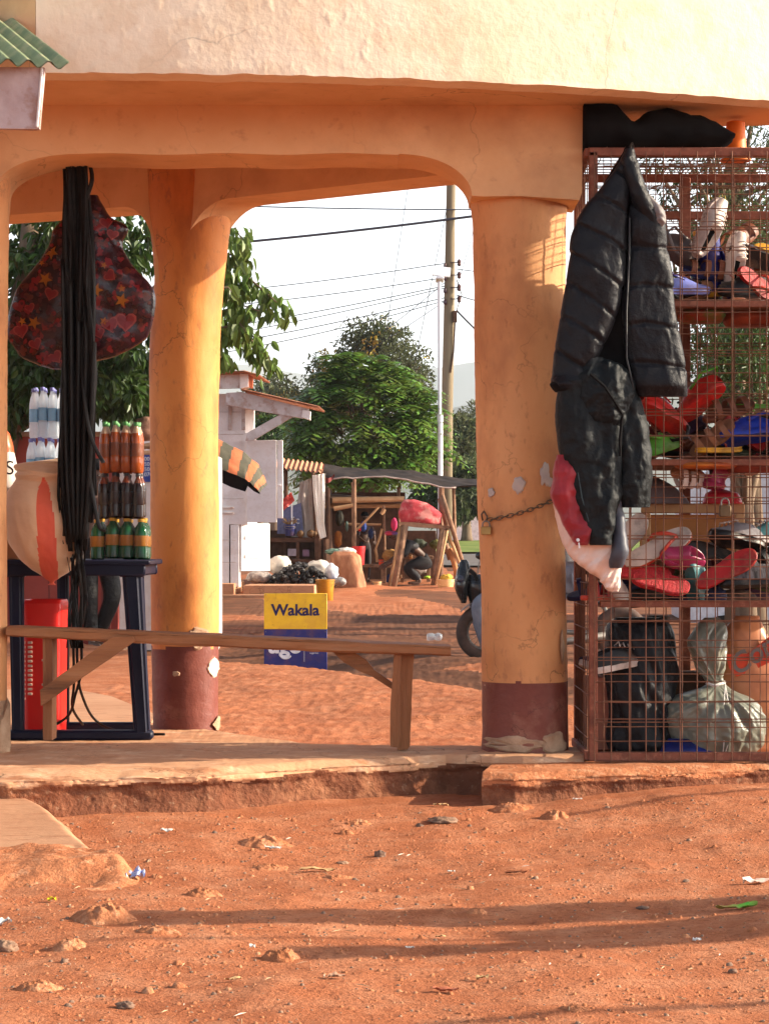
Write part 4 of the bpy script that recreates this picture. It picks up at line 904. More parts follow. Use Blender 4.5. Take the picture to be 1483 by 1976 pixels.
cone = thing('orange_cone', P(1425, 284, YO), 'sunlit orange plastic cone with a flared rim standing on the cage roof', 'cone')
q = MB(); h_ = Z(236, YO) - (CZ1 + .022); q.lathe([(.064, 0), (.065, .006), (.052, .016), (.046, .04), (.040, h_ * .85), (.037, h_), (.025, h_ + .004)], (X(1418, YO), YO, CZ1 + .022), 28)
q.build('cone_body', plain('cone_orange', (225, 120, 30), .5, c2=lin((215, 105, 25))), cone)
# ---------------------------------------------------------------- shoes (built lying on z = 0, toe towards +x)
def sole_pts(L, w_, n=36, waist=.24):
    o = []
    for i in range(n):
        t = 2 * math.pi * i / n; x = math.cos(t); hw = w_ / 2 * (1 + .10 * x - waist * math.exp(-((x + .15) / .38) ** 2)); o.append((L / 2 * x, hw * math.copysign(abs(math.sin(t)) ** .8, math.sin(t)) + .006 * x))
    return o
def solem(q, L, w_, z0, z1, m=0, bump=0.):
    o = sole_pts(L, w_); n = len(o); vs = []
    for (s_, z) in ((.97, z0), (1., z0 + .003), (1., z1 - .003), (.97, z1)):
        vs += [Vector((x * s_, y * s_, z + .02 * max(0, x / L - .2) ** 2 * 4)) for x, y in o]
    q.add(vs, [(k * n + j, k * n + (j + 1) % n, (k + 1) * n + (j + 1) % n, (k + 1) * n + j) for k in range(3) for j in range(n)] + [tuple(range(n))[::-1], tuple(range(3 * n, 4 * n))], m)
def place(name, label, cat, loc, rot, grp='shoes heaped on the cage shelves'):
    t = thing(name, loc, label, cat, grp); t.rotation_euler = tuple(R(a) for a in rot); return t
def flip_flop(label, loc, rot, csole, cstrap, L=.25, w_=.095, th=.02, tex=None, name='flip_flop'):
    t = place(name, label, 'flip-flop', loc, rot)
    q = MB(); solem(q, L, w_, 0, th * .6); q.build('sole', csole if not tex else tex, t, False)
    q = MB(); solem(q, L * .985, w_ * .97, th * .6 + .0005, th); q.build('footbed', csole, t, False)
    if cstrap:
        for s_ in (-1, 1):
            q = MB(); pts = [(L * .30, 0, th - .002), (L * .285, 0, th + .02)] + [(L * (.27 - .30 * k / 6), s_ * w_ * (.05 + .42 * k / 6), th + .020 + .016 * math.sin(math.pi * k / 6)) for k in range(1, 6)] + [(-L * .06, s_ * w_ * .44, th - .004)]
            q.tube(pts, [.004, .006, .008, .009, .009, .009, .008, .006], 8, flat=.6); q.build('strap', cstrap, t, False, auto=0)
    return t
def upper(q, L, w_, h, open_, m=0, toe=.5, seed=0.):
    """a closed shoe upper: heel to toe rings; the foot opening is left at the back"""
    vs = []; n = 24; K = 22
    for i in range(K + 1):
        u = i / K; x = -L / 2 + L * u; hw = w_ / 2 * (math.sin(math.pi * clamp(.06 + .88 * u)) ** .45) * (.86 + .14 * u); hh = h * (1 - .55 * sstep(.35, .85, u)) * (math.sin(math.pi * clamp(.03 + .94 * u)) ** .3)
        for j in range(n + 1):
            a = math.pi * j / n; c, s_ = math.cos(a), math.sin(a); k = 1. - .14 * s_ * sstep(.3, 0, u)
            yy = hw * math.copysign(abs(c) ** .7, c) * (1 - .25 * s_); zz = hh * abs(s_) ** .75
            if u < open_ and s_ > .75: zz = hh * .75 ** .75 * (.98 - .7 * (s_ - .75) * 4 * sstep(.02, .12, u))
            vs.append(Vector((x, yy, zz + .002 * noise.noise((x * 40, yy * 40, seed)))))
    W_ = n + 1
    q.add(vs, [(i * W_ + j, i * W_ + j + 1, (i + 1) * W_ + j + 1, (i + 1) * W_ + j) for i in range(K) for j in range(n)], m)
def sneaker(label, loc, rot, cs, cu, cl=None, L=.26, w_=.095, h=.085, name='sneaker', cat='shoe', lace=True, ridges=False):
    t = place(name, label, cat, loc, rot)
    q = MB(); solem(q, L, w_, 0, .026)
    if ridges:
        for k in range(9): q.box((-L * .42 + L * .84 * k / 8, 0, -.003), (.010, w_ * (.62 + .2 * math.sin(k * .8)), .007), Euler((0, 0, R(18))), .002)
    q.build('sole', cs, t, False)
    q = MB(); upper(q, L * .97, w_ * .95, h, .46); q.map(lambda p: Vector((p.x, p.y, p.z + .024))); q.build('upper', cu, t, False, auto=0)
    q = MB(); solem(q, L * .5, w_ * .55, .03, .034); q.map(lambda p: Vector((p.x - L * .2, p.y, p.z + .012))); q.build('insole', M['soft_black'], t, False)
    if lace and cl:
        q = MB()
        for k in range(4): x = .005 + .02 * k; q.tube([(x, -w_ * .28, .024 + h * (.80 - .09 * k)), (x + .008, 0, .03 + h * (.92 - .1 * k)), (x, w_ * .28, .024 + h * (.80 - .09 * k))], .003, 6)
        q.build('lace', cl, t, False, auto=0)
    return t
def clog(label, loc, rot, c, cstrap, L=.25, w_=.105, h=.085):
    t = place('clog', label, 'clog', loc, rot)
    q = MB(); solem(q, L, w_, 0, .028); q.build('sole', c, t, False)
    q = MB(); upper(q, L * .98, w_ * .98, h, .5, seed=2.); q.map(lambda p: Vector((p.x, p.y, p.z + .022))); q.build('upper', c, t, False, auto=0)
    q = MB()
    for k in range(9): a = k / 9 * 2 * math.pi; q.lathe([(.006, 0), (.006, .004)], (L * .25 + .035 * math.cos(a) * 1.2, .028 * math.sin(a), .022 + h * .60 - .006 - .03 * math.cos(a)), 8)
    q.build('vent_hole', M['soft_black'], t, False)
    q = MB(); q.tube([(-.01, -w_ * .47, .06), (-L * .35, -w_ * .46, .085), (-L * .55, 0, .095), (-L * .35, w_ * .46, .085), (-.01, w_ * .47, .06)], .008, 8, flat=.5); q.build('heel_strap', cstrap, t, False, auto=0)
    return t
def sandal(label, loc, rot, cs, cb, L=.25, w_=.09, n=3, name='sandal'):
    t = place(name, label, 'sandal', loc, rot)
    q = MB(); solem(q, L, w_, 0, .02); q.build('sole', cs, t, False)
    for k in range(n):
        x = L * (.28 - .26 * k); q = MB()
        vs = []
        for i in range(13):
            a = math.pi * i / 12
            for dx in (-.012, .012): vs.append(Vector((x + dx, w_ * .5 * math.cos(a), .016 + .045 * (1 + .25 * k) * math.sin(a))))
            for dx in (.012, -.012): vs.append(Vector((x + dx, w_ * .47 * math.cos(a), .014 + .041 * (1 + .25 * k) * math.sin(a))))
        q.add(vs, [(i * 4 + j, i * 4 + (j + 1) % 4, i * 4 + 4 + (j + 1) % 4, i * 4 + 4 + j) for i in range(12) for j in range(4)]); q.build('band', cb, t, False, auto=30)
    return t
def boot(label, loc, rot, c, cs, trim=None, L=.24, w_=.09, h=.24, name='rain_boot', lace=None):
    t = place(name, label, 'boot', loc, rot)
    q = MB(); solem(q, L, w_, 0, .025); q.build('sole', cs, t, False)
    q = MB(); upper(q, L * .97, w_ * .95, .10, 0.); q.map(lambda p: Vector((p.x, p.y, p.z + .022))); q.build('foot', c, t, False, auto=0)
    q = MB(); q.lathe([(.046, .07), (.046, .12), (.052, h), (.054, h + .004), (.049, h + .004), (.045, h - .03), (.042, .10)], (-L * .27, 0, 0), 22, cap=False); q.map(lambda p: Vector((p.x * 1.0, p.y * .9, p.z))); q.build('shaft', c, t, False)
    if trim:
        q = MB(); q.lathe([(.054, h - .012), (.056, h - .006), (.056, h + .006), (.050, h + .008)], (-L * .27, 0, 0), 22, cap=False); q.map(lambda p: Vector((p.x, p.y * .9, p.z))); q.build('trim', trim, t, False)
    if lace:
        q = MB()
        for k in range(7): z = .09 + k * .022; q.tube([(-L * .27 + .047, -.022, z), (-L * .27 + .056, 0, z + .008), (-L * .27 + .047, .022, z)], .003, 6)
        q.build('lace', lace, t, False, auto=0)
    return t
def c_(n, rgb, r=.5): 
    if n not in M: M[n] = plain(n, rgb, r, bump=.25, bs=45., c3=(.30, .16, .095), sc3=9., amt3=.35, w3=(.5, .68), c4=tuple(v * .35 for v in lin(rgb)), sc4=24., amt4=.5)
    return M[n]
z1_, z2_, z3_ = SH
wht = c_('shoe_white', (205, 190, 180)); blk = c_('shoe_black', (24, 22, 22), .4); red = c_('shoe_red', (170, 22, 20), .45); bred = c_('clog_red', (205, 42, 34), .42); brn = c_('shoe_brown', (120, 66, 40)); tan_ = c_('shoe_tan', (150, 100, 70))
blu = c_('shoe_blue', (36, 60, 170), .4); dblu = c_('boot_blue', (30, 30, 110), .35); yel = c_('shoe_yellow', (225, 160, 25), .45); grn = c_('shoe_green', (90, 160, 40), .4); mag = c_('shoe_magenta', (150, 40, 80), .35); tea = c_('shoe_teal', (70, 120, 125), .4); gry = c_('shoe_grey', (112, 104, 102)); pnk = c_('shoe_pink', (200, 60, 80)); pbl = c_('shoe_paleblue', (120, 130, 200), .3); ors = c_('strap_red', (190, 60, 35), .45)
redt = mat('red_textured_sole', lin((185, 40, 45)), lin((140, 22, 28)), 60., .6, .8, 90.)
wst = mat('striped_sole_rubber', lin((215, 200, 190)), lin((130, 110, 100)), 30., .6, .3, 50., st=(3, .4, 1))
# top shelf
sneaker('white sneaker standing on its heel, ribbed sole showing, on the top shelf', P(1362, 440, 9.42), (100, -62, 20), wst, wht, wht, .27, .10, .07, ridges=True)
sneaker('white sneaker upside down beside the yellow trimmed blue boot', P(1412, 500, 9.46), (120, -78, -10), wst, wht, wht, .23, .085, .07, ridges=True)
boot('dark blue rain boot with yellow trim propped upright on the top shelf', P(1352, 576, 9.50) , (0, 8, 190), dblu, yel, yel, .22, .11, .27)
sneaker('yellow edged blue shoe sole leaning beside the white sneaker', P(1388, 520, 9.55), (95, 70, 12), yel, dblu, None, .26, .07, .06, 'slip_on', 'shoe', False)
clog('shiny pale blue clog lying at the front of the top shelf', P(1318, 570, 9.38), (0, 0, 10), pbl, dblu, .22, .1, .06)
clog('grey brown clog turned on its side behind the jacket', P(1300, 490, 9.5), (70, 20, 30), gry, gry, .22, .12, .09)
sandal('worn brown strappy sandal lying at the back of the top shelf', P(1425, 470, 9.7), (20, -30, 40), brn, brn)
sneaker('black sneaker with white striped side at the top right of the cage', P(1456, 500, 9.45), (60, -10, 200), blk, blk, wht, .24, .1, .09)
flip_flop('round-ended yellow flip-flop at the right edge of the top shelf', P(1490, 495, 9.5), (80, 20, 10), yel, None, .2, .1)
sneaker('black shoe with a red band on the top shelf below the striped sneaker', P(1440, 572, 9.42), (0, 0, 190), blk, blk, red, .25, .1, .09)
flip_flop('red flip-flop edge-on at the right of the top shelf', P(1456, 548, 9.40), (80, 40, 20), red, ors, .2, .08)
sandal('black sandal at the far right of the top shelf', P(1482, 570, 9.55), (0, 0, 150), blk, blk)
# cloths stuffed under the top shelf
def cloth(label, px0, px1, py0, py1, Y, m, seed, name='folded_cloth', cat='cloth', grp='folded cloths in the cage'):
    t = thing(name, P((px0 + px1) / 2, py1, Y), label, cat, grp); q = MB(); w_ = (px1 - px0)
    rows = [(py0, px0 + w_ * .1, px1 - w_ * .1, .03), (py0 + (py1 - py0) * .3, px0 + w_ * .02, px1 - w_ * .03, .09), (py0 + (py1 - py0) * .7, px0, px1, .11), (py1, px0 + w_ * .05, px1 - w_ * .05, .09)]
    q.loft(rows, Y, 40, 6, lambda x, z, u, v: .008 * fbm(x * 9, z * 22, seed, 4), pw=3.); q.build('cloth_fold', m, t, auto=0); return t
cloth('red and rust folded cloth hanging just under the top shelf', 1308, 1395, 590, 622, 9.45, mat('redgreen_cloth', lin((150, 30, 20)), lin((70, 90, 30)), 14., .8, .2), 2.)
cloth('orange brown folded cloth under the top shelf at its right end', 1395, 1500, 590, 628, 9.5, mat('orangebrown_cloth', lin((150, 60, 25)), lin((110, 40, 20)), 9., .8, .2), 5.)
# middle shelf
clog('bright red clog tipped heel up on the middle shelf', P(1352, 782, 9.40), (20, 38, 150), bred, grn, .25, .11, .09)
clog('red clog lying toe down beside the jacket hem', P(1278, 812, 9.38), (-30, 28, 25), bred, red, .25, .11, .08)
clog('red clog at the far left of the middle shelf, mostly behind the jacket', P(1240, 800, 9.5), (10, 50, 10), red, red, .24, .1, .08)
sandal('brown leather sandal tilted toe up on the middle shelf', P(1405, 800, 9.45), (25, -16, 15), brn, brn, .24)
sandal('tan sandal with wide open straps below the brown one', P(1375, 850, 9.40), (60, -35, -12), tan_, tan_, .22)
clog('royal blue clog with slotted vents on the middle shelf', P(1440, 848, 9.40), (28, 8, 186), blu, blu, .24, .115, .09)
flip_flop('thin green flip-flop lying on top of the blue clog', P(1472, 790, 9.5), (0, 0, 5), grn, None)
sneaker('yellow shoe tucked under the blue clog at right', P(1480, 850, 9.48), (10, 0, 200), yel, yel, None, .22, .09, .07, lace=False)
clog('small green clog at the left end of the middle shelf', P(1282, 872, 9.42), (0, -18, 10), grn, grn, .16, .09, .07)
flip_flop('yellow flip-flop lying flat on the middle shelf', P(1385, 874, 9.36), (0, 0, 8), yel, None, .2)
sneaker('maroon shoe lying flat at the back of the middle shelf', P(1345, 872, 9.6), (0, 0, 170), c_('shoe_maroon', (90, 30, 35)), c_('shoe_maroon', (90, 30, 35)), None, lace=False)
sandal('orange strapped brown sandal at the back of the middle shelf', P(1410, 868, 9.65), (0, 0, 20), brn, c_('strap_orange', (200, 100, 30)))
sneaker('dark purple shoe lying at the right end of the middle shelf', P(1450, 874, 9.62), (0, 0, 160), blk, c_('shoe_purple', (60, 30, 60)), None, lace=False)
# hanging under the middle shelf
def pouch(name, label, cat, rows, Y, m, seed, part='fabric'):
    t = thing(name, P((rows[0][1] + rows[0][2]) / 2, rows[0][0], Y), label, cat); q = MB(); q.loft(rows, Y, 36, 6, wr(seed, .006)); q.build(part, m, t, auto=0); return t
cloth('yellow and orange folded fabric laid along the edge of the middle shelf', 1300, 1420, 888, 905, 9.36, mat('yellow_fold', lin((190, 110, 30)), lin((140, 50, 25)), 12., .7, .2, st=(.3, 1, 3)), 7.)
cloth('rust coloured folded fabric under the blue clog', 1400, 1500, 880, 912, 9.40, mat('rust_fold', lin((130, 50, 28)), lin((90, 30, 20)), 12., .7, .2, st=(.3, 1, 3)), 9.)
boot('dark pink child boot hanging upside down under the middle shelf', P(1392, 890, 9.45), (180, 10, 40), mag, mag, None, .12, .07, .10)
sandal('pale dusty sandal dangling under the middle shelf', P(1325, 912, 9.42), (150, 10, 30), tan_, wht, .16, .07)
# lower shelf
flip_flop('large white flip-flop with a red strap tilted on the lower shelf', P(1268, 1062, 9.36), (52, -24, 8), wht, ors, .31, .115, .022, tex=ors)
flip_flop('pale flip-flop sole standing behind the big white one', P(1210, 1040, 9.5), (75, -50, 10), wht, None, .24, .1)
sneaker('shiny magenta ballet shoe on its side on the lower shelf', P(1308, 1085, 9.36), (-50, -15, 205), mag, mag, None, .20, .10, .075, 'ballet_shoe', 'shoe', False)
flip_flop('red slipper with a knobbly sole turned up, front of the lower shelf', P(1235, 1108, 9.34), (62, 12, 6), redt, None, .25, .1, .022, name='slipper')
flip_flop('red slipper with a knobbly sole overlapping its twin, nearer the teal shoe', P(1272, 1128, 9.32), (58, 14, 2), redt, None, .24, .095, .022, name='slipper')
sneaker('teal strappy shoe standing on its toe on the lower shelf', P(1333, 1130, 9.36), (20, 65, 60), tea, tea, wht, .2, .08, .07)
flip_flop('plain red flip-flop sole leaning across the lower shelf', P(1400, 1100, 9.35), (70, -26, 2), red, None, .28, .10, .018)
boot('black ankle boot lying on its side at the back of the lower shelf', P(1375, 1070, 9.48), (85, -10, 200), blk, blk, None, .25, .09, .16, 'ankle_boot')
sneaker('black and silver sneaker on the pile below the padlock', P(1422, 1050, 9.42), (30, -10, 195), blk, c_('shoe_silver', (120, 115, 118), .3), wht, .25, .1, .09)
sneaker('grey furry shoe at the front right of the lower shelf', P(1448, 1132, 9.36), (10, 4, 178), blk, mat('furry_grey', lin((110, 105, 108)), lin((40, 38, 40)), 60., .9, .5, 80., st=(1, 1, .2)), None, .26, .105, .085, lace=False)
sandal('black patent sandal with an open strap above the furry shoe', P(1468, 1090, 9.45), (20, -30, 30), blk, blk)
sneaker('white and teal sneaker at the right edge of the lower shelf', P(1482, 1050, 9.5), (10, 0, 190), wht, tea, wht)
sandal('orange red sandal lying flat at the left end of the lower shelf', P(1168, 1158, 9.36), (0, 0, 15), ors, red, .22, .085)
sneaker('white sneaker sole poking out under the hooded top', P(1180, 1125, 9.36), (100, 60, 20), wht, wht, None, .2, .08, .06, lace=False)
sneaker('black shoe lying under the red slippers', P(1240, 1156, 9.5), (0, 0, 10), blk, blk, None, lace=False)
sneaker('navy shoe lying at the back of the lower shelf', P(1340, 1158, 9.55), (0, 0, 170), c_('shoe_navy', (25, 30, 80)), c_('shoe_navy', (25, 30, 80)), None, lace=False)
sneaker('dark brown shoe at the back right of the lower shelf', P(1420, 1158, 9.6), (0, 0, 10), c_('shoe_dkbrown', (60, 34, 26)), c_('shoe_dkbrown', (60, 34, 26)), None, lace=False)
rsh = random.Random(12)
hue = {'black': blk, 'charcoal': c_('shoe_charcoal', (44, 42, 44)), 'brown': brn, 'maroon': c_('shoe_maroon', (90, 30, 35)), 'navy': c_('shoe_navy', (25, 30, 80)), 'tan': tan_, 'red': red, 'olive': c_('shoe_olive', (70, 70, 40)), 'grey': gry, 'purple': c_('shoe_purple', (60, 30, 60))}
for sn, z_, xs_ in (('top', z1_, (1300, 1345, 1395, 1432, 1470)), ('middle', z2_, (1262, 1300, 1330, 1368, 1400, 1432, 1462, 1488)), ('lower', z3_, (1150, 1200, 1225, 1262, 1300, 1330, 1365, 1398, 1436, 1470))):
    names = list(hue); rsh.shuffle(names)
    for k, px in enumerate(xs_):
        cn = names[k % len(names)]; Yq = rsh.uniform(9.55, 9.78) ; lift = rsh.choice([0, .02, .07]); kd = rsh.choice(['sneaker', 'sandal', 'clog']); loc = Vector((X(px, Yq), Yq, z_ + lift)); rot = (rsh.uniform(-60, 60), rsh.uniform(-35, 20), rsh.choice([0, 180]) + rsh.uniform(-40, 40))
        lab = '%s %s heaped at the back of the %s shelf, %s' % (cn, kd, sn, 'near the jacket' if px < 1300 else ('near the picture edge' if px > 1420 else 'behind the middle of the row'))
        if kd == 'sneaker': sneaker(lab, loc, rot, rsh.choice([wht, blk, gry]), hue[cn], rsh.choice([wht, blk]))
        elif kd == 'sandal': sandal(lab, loc, rot, hue[cn], rsh.choice([blk, brn, hue[cn]]))
        else: clog(lab, loc, rot, hue[cn], hue[cn], .24, .1, .08)
for sn, z_, n_, x0_ in (('top', z1_, 5, 1300), ('middle', z2_, 9, 1262), ('lower', z3_, 10, 1160)):
    names = list(hue); rsh.shuffle(names)
    for k in range(n_):
        px = x0_ + (1490 - x0_) * (k + rsh.uniform(.2, .8)) / n_; cn = names[(k * 3 + 1) % len(names)]; Yq = rsh.uniform(9.46, 9.56); loc = Vector((X(px, Yq), Yq, z_ + rsh.uniform(.02, .13))); rot = (rsh.uniform(-80, 80), rsh.uniform(-50, 30), rsh.choice([0, 180]) + rsh.uniform(-60, 60))
        kd = rsh.choice(['sneaker', 'sandal', 'clog', 'slipper']); near = 'jacket hem' if px < 1290 else ('picture edge' if px > 1420 else 'dark middle post')
        lab = '%s %s jammed on its side in the %s shelf pile, towards the %s' % (cn, kd, sn, near)
        if kd == 'sneaker': sneaker(lab, loc, rot, rsh.choice([wht, blk, tan_]), hue[cn], rsh.choice([wht, blk]), .23, .09, .08)
        elif kd == 'sandal': sandal(lab, loc, rot, hue[cn], rsh.choice([blk, brn, hue[cn]]), .22, .085)
        elif kd == 'clog': clog(lab, loc, rot, hue[cn], rsh.choice([blk, hue[cn]]), .22, .095, .075)
        else: flip_flop(lab, loc, rot, hue[cn], rsh.choice([blk, ors, wht]), .23, .09, name='slipper')
# crate and bundles behind the lower shelf
YCR = 9.76
crate = thing('wooden_box', P(1335, 1062, YCR), 'open pale wooden box behind the flip-flops on the lower shelf', 'box')
x0, x1, zt0, zb0 = X(1236, YCR), X(1435, YCR), Z(972, YCR), Z(1160, 9.76)
q = MB(); q.box(((x0 + x1) / 2, YCR, zt0 - .02), (x1 - x0, .018, .04)); q.box((x0 + .02, YCR, (zt0 - .041 + zb0) / 2), (.04, .018, zt0 - .041 - zb0)); q.box((x1 - .02, YCR, (zt0 - .041 + zb0) / 2), (.04, .018, zt0 - .041 - zb0)); q.build('front_frame', M['palewood'], crate)
q = MB(); q.box(((x0 + x1) / 2, YCR + .05, (zt0 + zb0) / 2 - .02), (x1 - x0, .01, zt0 - zb0 - .05)); q.box(((x0 + x1) / 2, YCR + .025, zb0 + .008), (x1 - x0 - .01, .06, .014)); q.build('back_panel', mat('orange_ply', (.42, .17, .05), (.34, .12, .03), 6., .7), crate)
pouch('quilted_bag', 'grey quilted fabric bag lying on the wooden box behind the mesh', 'bag', [(918, 1225, 1262, .02), (935, 1222, 1292, .05), (955, 1222, 1316, .06), (972, 1222, 1328, .06)], YCR, mat('grey_quilt', lin((110, 105, 112)), lin((90, 85, 92)), 9., .7, .3), 4.)
pouch('red_pouch', 'pink and red plastic pouch on the box behind the hanging padlock', 'bag', [(945, 1372, 1398, .02), (952, 1362, 1420, .05), (972, 1355, 1430, .06)], YCR, mat('pinkred', lin((205, 50, 70)), lin((180, 20, 40)), 9., .4), 6.)
# bottom of the cage: sacks and bags
def tied(name, label, rows, Y, m, seed, amp=.014, extra=None):
    t = thing(name, P((rows[-1][1] + rows[-1][2]) / 2, rows[-1][0], Y), label, 'bag'); q = MB()
    q.loft(rows, Y, 140, 12, lambda x, z, u, v: face(u) * (amp * fbm(x * 6 + seed, z * 6, seed, 4) + amp * .9 * ridge(x * 12 + z * 3, z * 4, seed, 4)))
    q.build('bag_body', m, t, auto=0); return t
tied('black_sack', 'big black plastic sack slumped in the bottom left of the cage', [(1192, 1190, 1270, .05), (1206, 1176, 1288, .10), (1240, 1168, 1298, .13), (1290, 1166, 1302, .15), (1370, 1168, 1300, .15), (1440, 1170, 1296, .15), (1458, 1180, 1290, .12)], 9.56, M['nylon'], 2., .02)
gb = thing('knotted_bag', P(1380, 1452, 9.50), 'grey green plastic bag knotted at the neck in the bottom of the cage', 'bag')
kc = P(1380, 1320, 9.5)
def bagf(x, z, u, v):
    dx, dz = x - kc.x, z - kc.z; r = math.hypot(dx, dz); an = math.atan2(dz, dx)
    f = .020 * ridge(an * 2.6 + 1.2 * noise.noise((x * 4, z * 4, 1.)), r * 2.2, 4., 3) * sstep(.01, .09, r) + .016 * fbm(x * 7, z * 7, 4., 4) + .008 * ridge(x * 9 + z * 6, z * 8, 2., 3)
    return f * (.35 + .65 * abs(math.sin(u * 6.283)))
q = MB(); q.loft([(1192, 1362, 1386, .02), (1204, 1350, 1392, .04), (1228, 1338, 1394, .055), (1258, 1334, 1391, .06), (1288, 1344, 1392, .05), (1308, 1358, 1394, .035), (1320, 1364, 1398, .03), (1332, 1340, 1412, .06), (1346, 1306, 1440, .10), (1362, 1286, 1458, .125), (1384, 1282, 1468, .14), (1410, 1288, 1472, .14), (1434, 1296, 1464, .13), (1450, 1310, 1448, .11), (1456, 1330, 1430, .08)], 9.50, 170, 14, bagf, pw=2.2)
q.build('bag_body', mat('greygreen_plastic', (.24, .245, .20), (.16, .165, .13), 4., .30, .25, 30., spec=.5, tl=.2), gb, auto=0)
q = MB(); q.tube([P(1362, 1318, 9.42), P(1378, 1324, 9.40), P(1398, 1316, 9.42)], .006, 8); q.tube([P(1398, 1320, 9.40), P(1404, 1360, 9.37), P(1408, 1392, 9.35), P(1396, 1430, 9.34), P(1394, 1452, 9.34)], .0028, 6); q.tube([P(1398, 1320, 9.40), P(1396, 1350, 9.37), P(1392, 1400, 9.34), P(1408, 1425, 9.33), P(1398, 1452, 9.34)], .0025, 6); q.build('string', plain('white_string', (205, 200, 195), .6), gb, auto=0)
cb = thing('carrier_bag', P(1440, 1330, 9.66), 'tan carrier bag with a red band of grey script, behind the knotted bag', 'bag')
q = MB(); q.loft([(1188, 1418, 1462, .02), (1215, 1398, 1474, .05), (1260, 1388, 1500, .07), (1310, 1384, 1520, .08), (1380, 1390, 1530, .08), (1450, 1400, 1530, .07)], 9.66, 48, 7, wr(2.2, .006)); q.build('bag_body', mat('tan_plastic', lin((190, 125, 85)), lin((165, 100, 66)), 5., .4, .1), cb, auto=0)
q = MB(); q.prism([(1398, 1262), (1440, 1262), (1483, 1228), (1500, 1215), (1500, 1270), (1450, 1295), (1420, 1306), (1406, 1290)], lambda p: P(p[0], p[1], 9.575), lambda p: P(p[0], p[1], 9.60)); q.build('red_band', plain('band_red', (200, 60, 25), .4), cb)
text('Com', .115, plain('script_grey', (110, 100, 98), .5), cb, P(1456, 1262, 9.572) - cb.location, (R(90), R(-33), 0), bold=.002, shear=.2)
boot('black leather boot with open eyelets and laces beside the black sack', P(1262, 1330, 9.66), (0, 0, 250), blk, blk, None, .26, .1, .3, 'laced_boot', c_('pale_lace', (170, 150, 140)))
sneaker('black and silver sneaker on top of the heap at the cage corner', P(1195, 1290, 9.42), (0, -10, 20), wht, blk, wht)
sneaker('white toed dark sneaker near the corner post', P(1168, 1300, 9.6), (0, -14, 200), wht, c_('shoe_navy', (25, 30, 80)), wht)
pouch('blue_bag', 'crumpled dark blue bag on the cage floor under the knotted bag', 'bag', [(1425, 1290, 1340, .03), (1440, 1275, 1375, .07), (1456, 1270, 1390, .08), (1462, 1275, 1385, .06)], 9.42, mat('blue_plastic', lin((25, 40, 120)), lin((18, 24, 70)), 7., .35, .2), 9.)
carton = MB(); carton.box((X(1160, 9.5) , 9.6, .182 + .17), (.10, .18, .30), Euler((0, 0, R(8))), .004); o = carton.build('cardboard_box', mat('old_cardboard', lin((150, 95, 75)), lin((120, 70, 55)), 5., .85, .2, 30.)); tag(o, 'upright brown cardboard box inside the cage beside the corner post', 'box')
o = MB(); o.box((X(1445, 9.8), 9.80, .182 + .22), (.30, .14, .40), bev=.01); o = o.build('cardboard_box', mat('dusty_cardboard', lin((140, 90, 66)), lin((95, 55, 40)), 8., .9, .4, 30.)); tag(o, 'dusty brown cardboard box at the back of the cage floor, behind the carrier bag', 'box')
o = MB(); o.box((X(1250, 9.8), 9.80, Z(1250, 9.8)), (.16, .12, .20), bev=.006); q = o.build('wooden_block', M['palewood']); tag(q, 'pale wooden block standing on a dark box behind the laced boot', 'block')
o = MB(); o.box((X(1262, 9.82), 9.82, (.182 + Z(1250, 9.8) - .10) / 2), (.50, .16, Z(1250, 9.8) - .10 - .182), bev=.006); q = o.build('dark_box', M['darkwood']); tag(q, 'dark wooden box standing behind the black sack', 'box')
# ---------------------------------------------------------------- trees
def leafmesh(name, mats, parent, pts, ln, wd, seed, droop=.4, mi=None, fold=.25):
    """pts: (position, size factor, outward vector); one folded leaf each"""
    r = random.Random(seed); vs = []; fs = []; ms = []
    for p, s, out in pts:
        d = Vector((r.gauss(0, 1), r.gauss(0, 1), r.gauss(0, 1))).normalized() * .9 + out * .7 + Vector((0, 0, -droop)); d.normalize()
        up = Vector((r.gauss(0, .5), r.gauss(0, .5), 1)); sd_ = d.cross(up); sd_ = sd_.normalized() if sd_.length > 1e-3 else Vector((1, 0, 0)); n = sd_.cross(d)
        l = ln * s * r.uniform(.7, 1.25); w_ = wd * s * r.uniform(.8, 1.2); b = len(vs)
        f1 = n * w_ * fold; q1 = p + d * l * .28; q2 = p + d * l * .66 - n * l * .03
        vs += [p, q1 + sd_ * w_ * .46 + f1, q2 + sd_ * w_ * .42 + f1 * .8, p + d * l - n * l * .10, q2 - sd_ * w_ * .42 + f1 * .8, q1 - sd_ * w_ * .46 + f1]
        fs += [(b, b + 1, b + 2, b + 3), (b, b + 3, b + 4, b + 5)]; k = mi(p) if mi else 0; ms += [k, k]
    q = MB(); q.v, q.f, q.m = vs, fs, ms
    return q.build(name, mats, parent, auto=0, recalc=False, smooth=False)
def crown_pts(clumps, per, r, shell=.35):
    o = []
    for c, rad in clumps:
        for i in range(per):
            u = Vector((r.gauss(0, 1), r.gauss(0, 1), r.gauss(0, 1))).normalized(); k = (shell + (1 - shell) * r.random()) ** .6
            o.append((c + u * rad * k, 1., u))
    return o
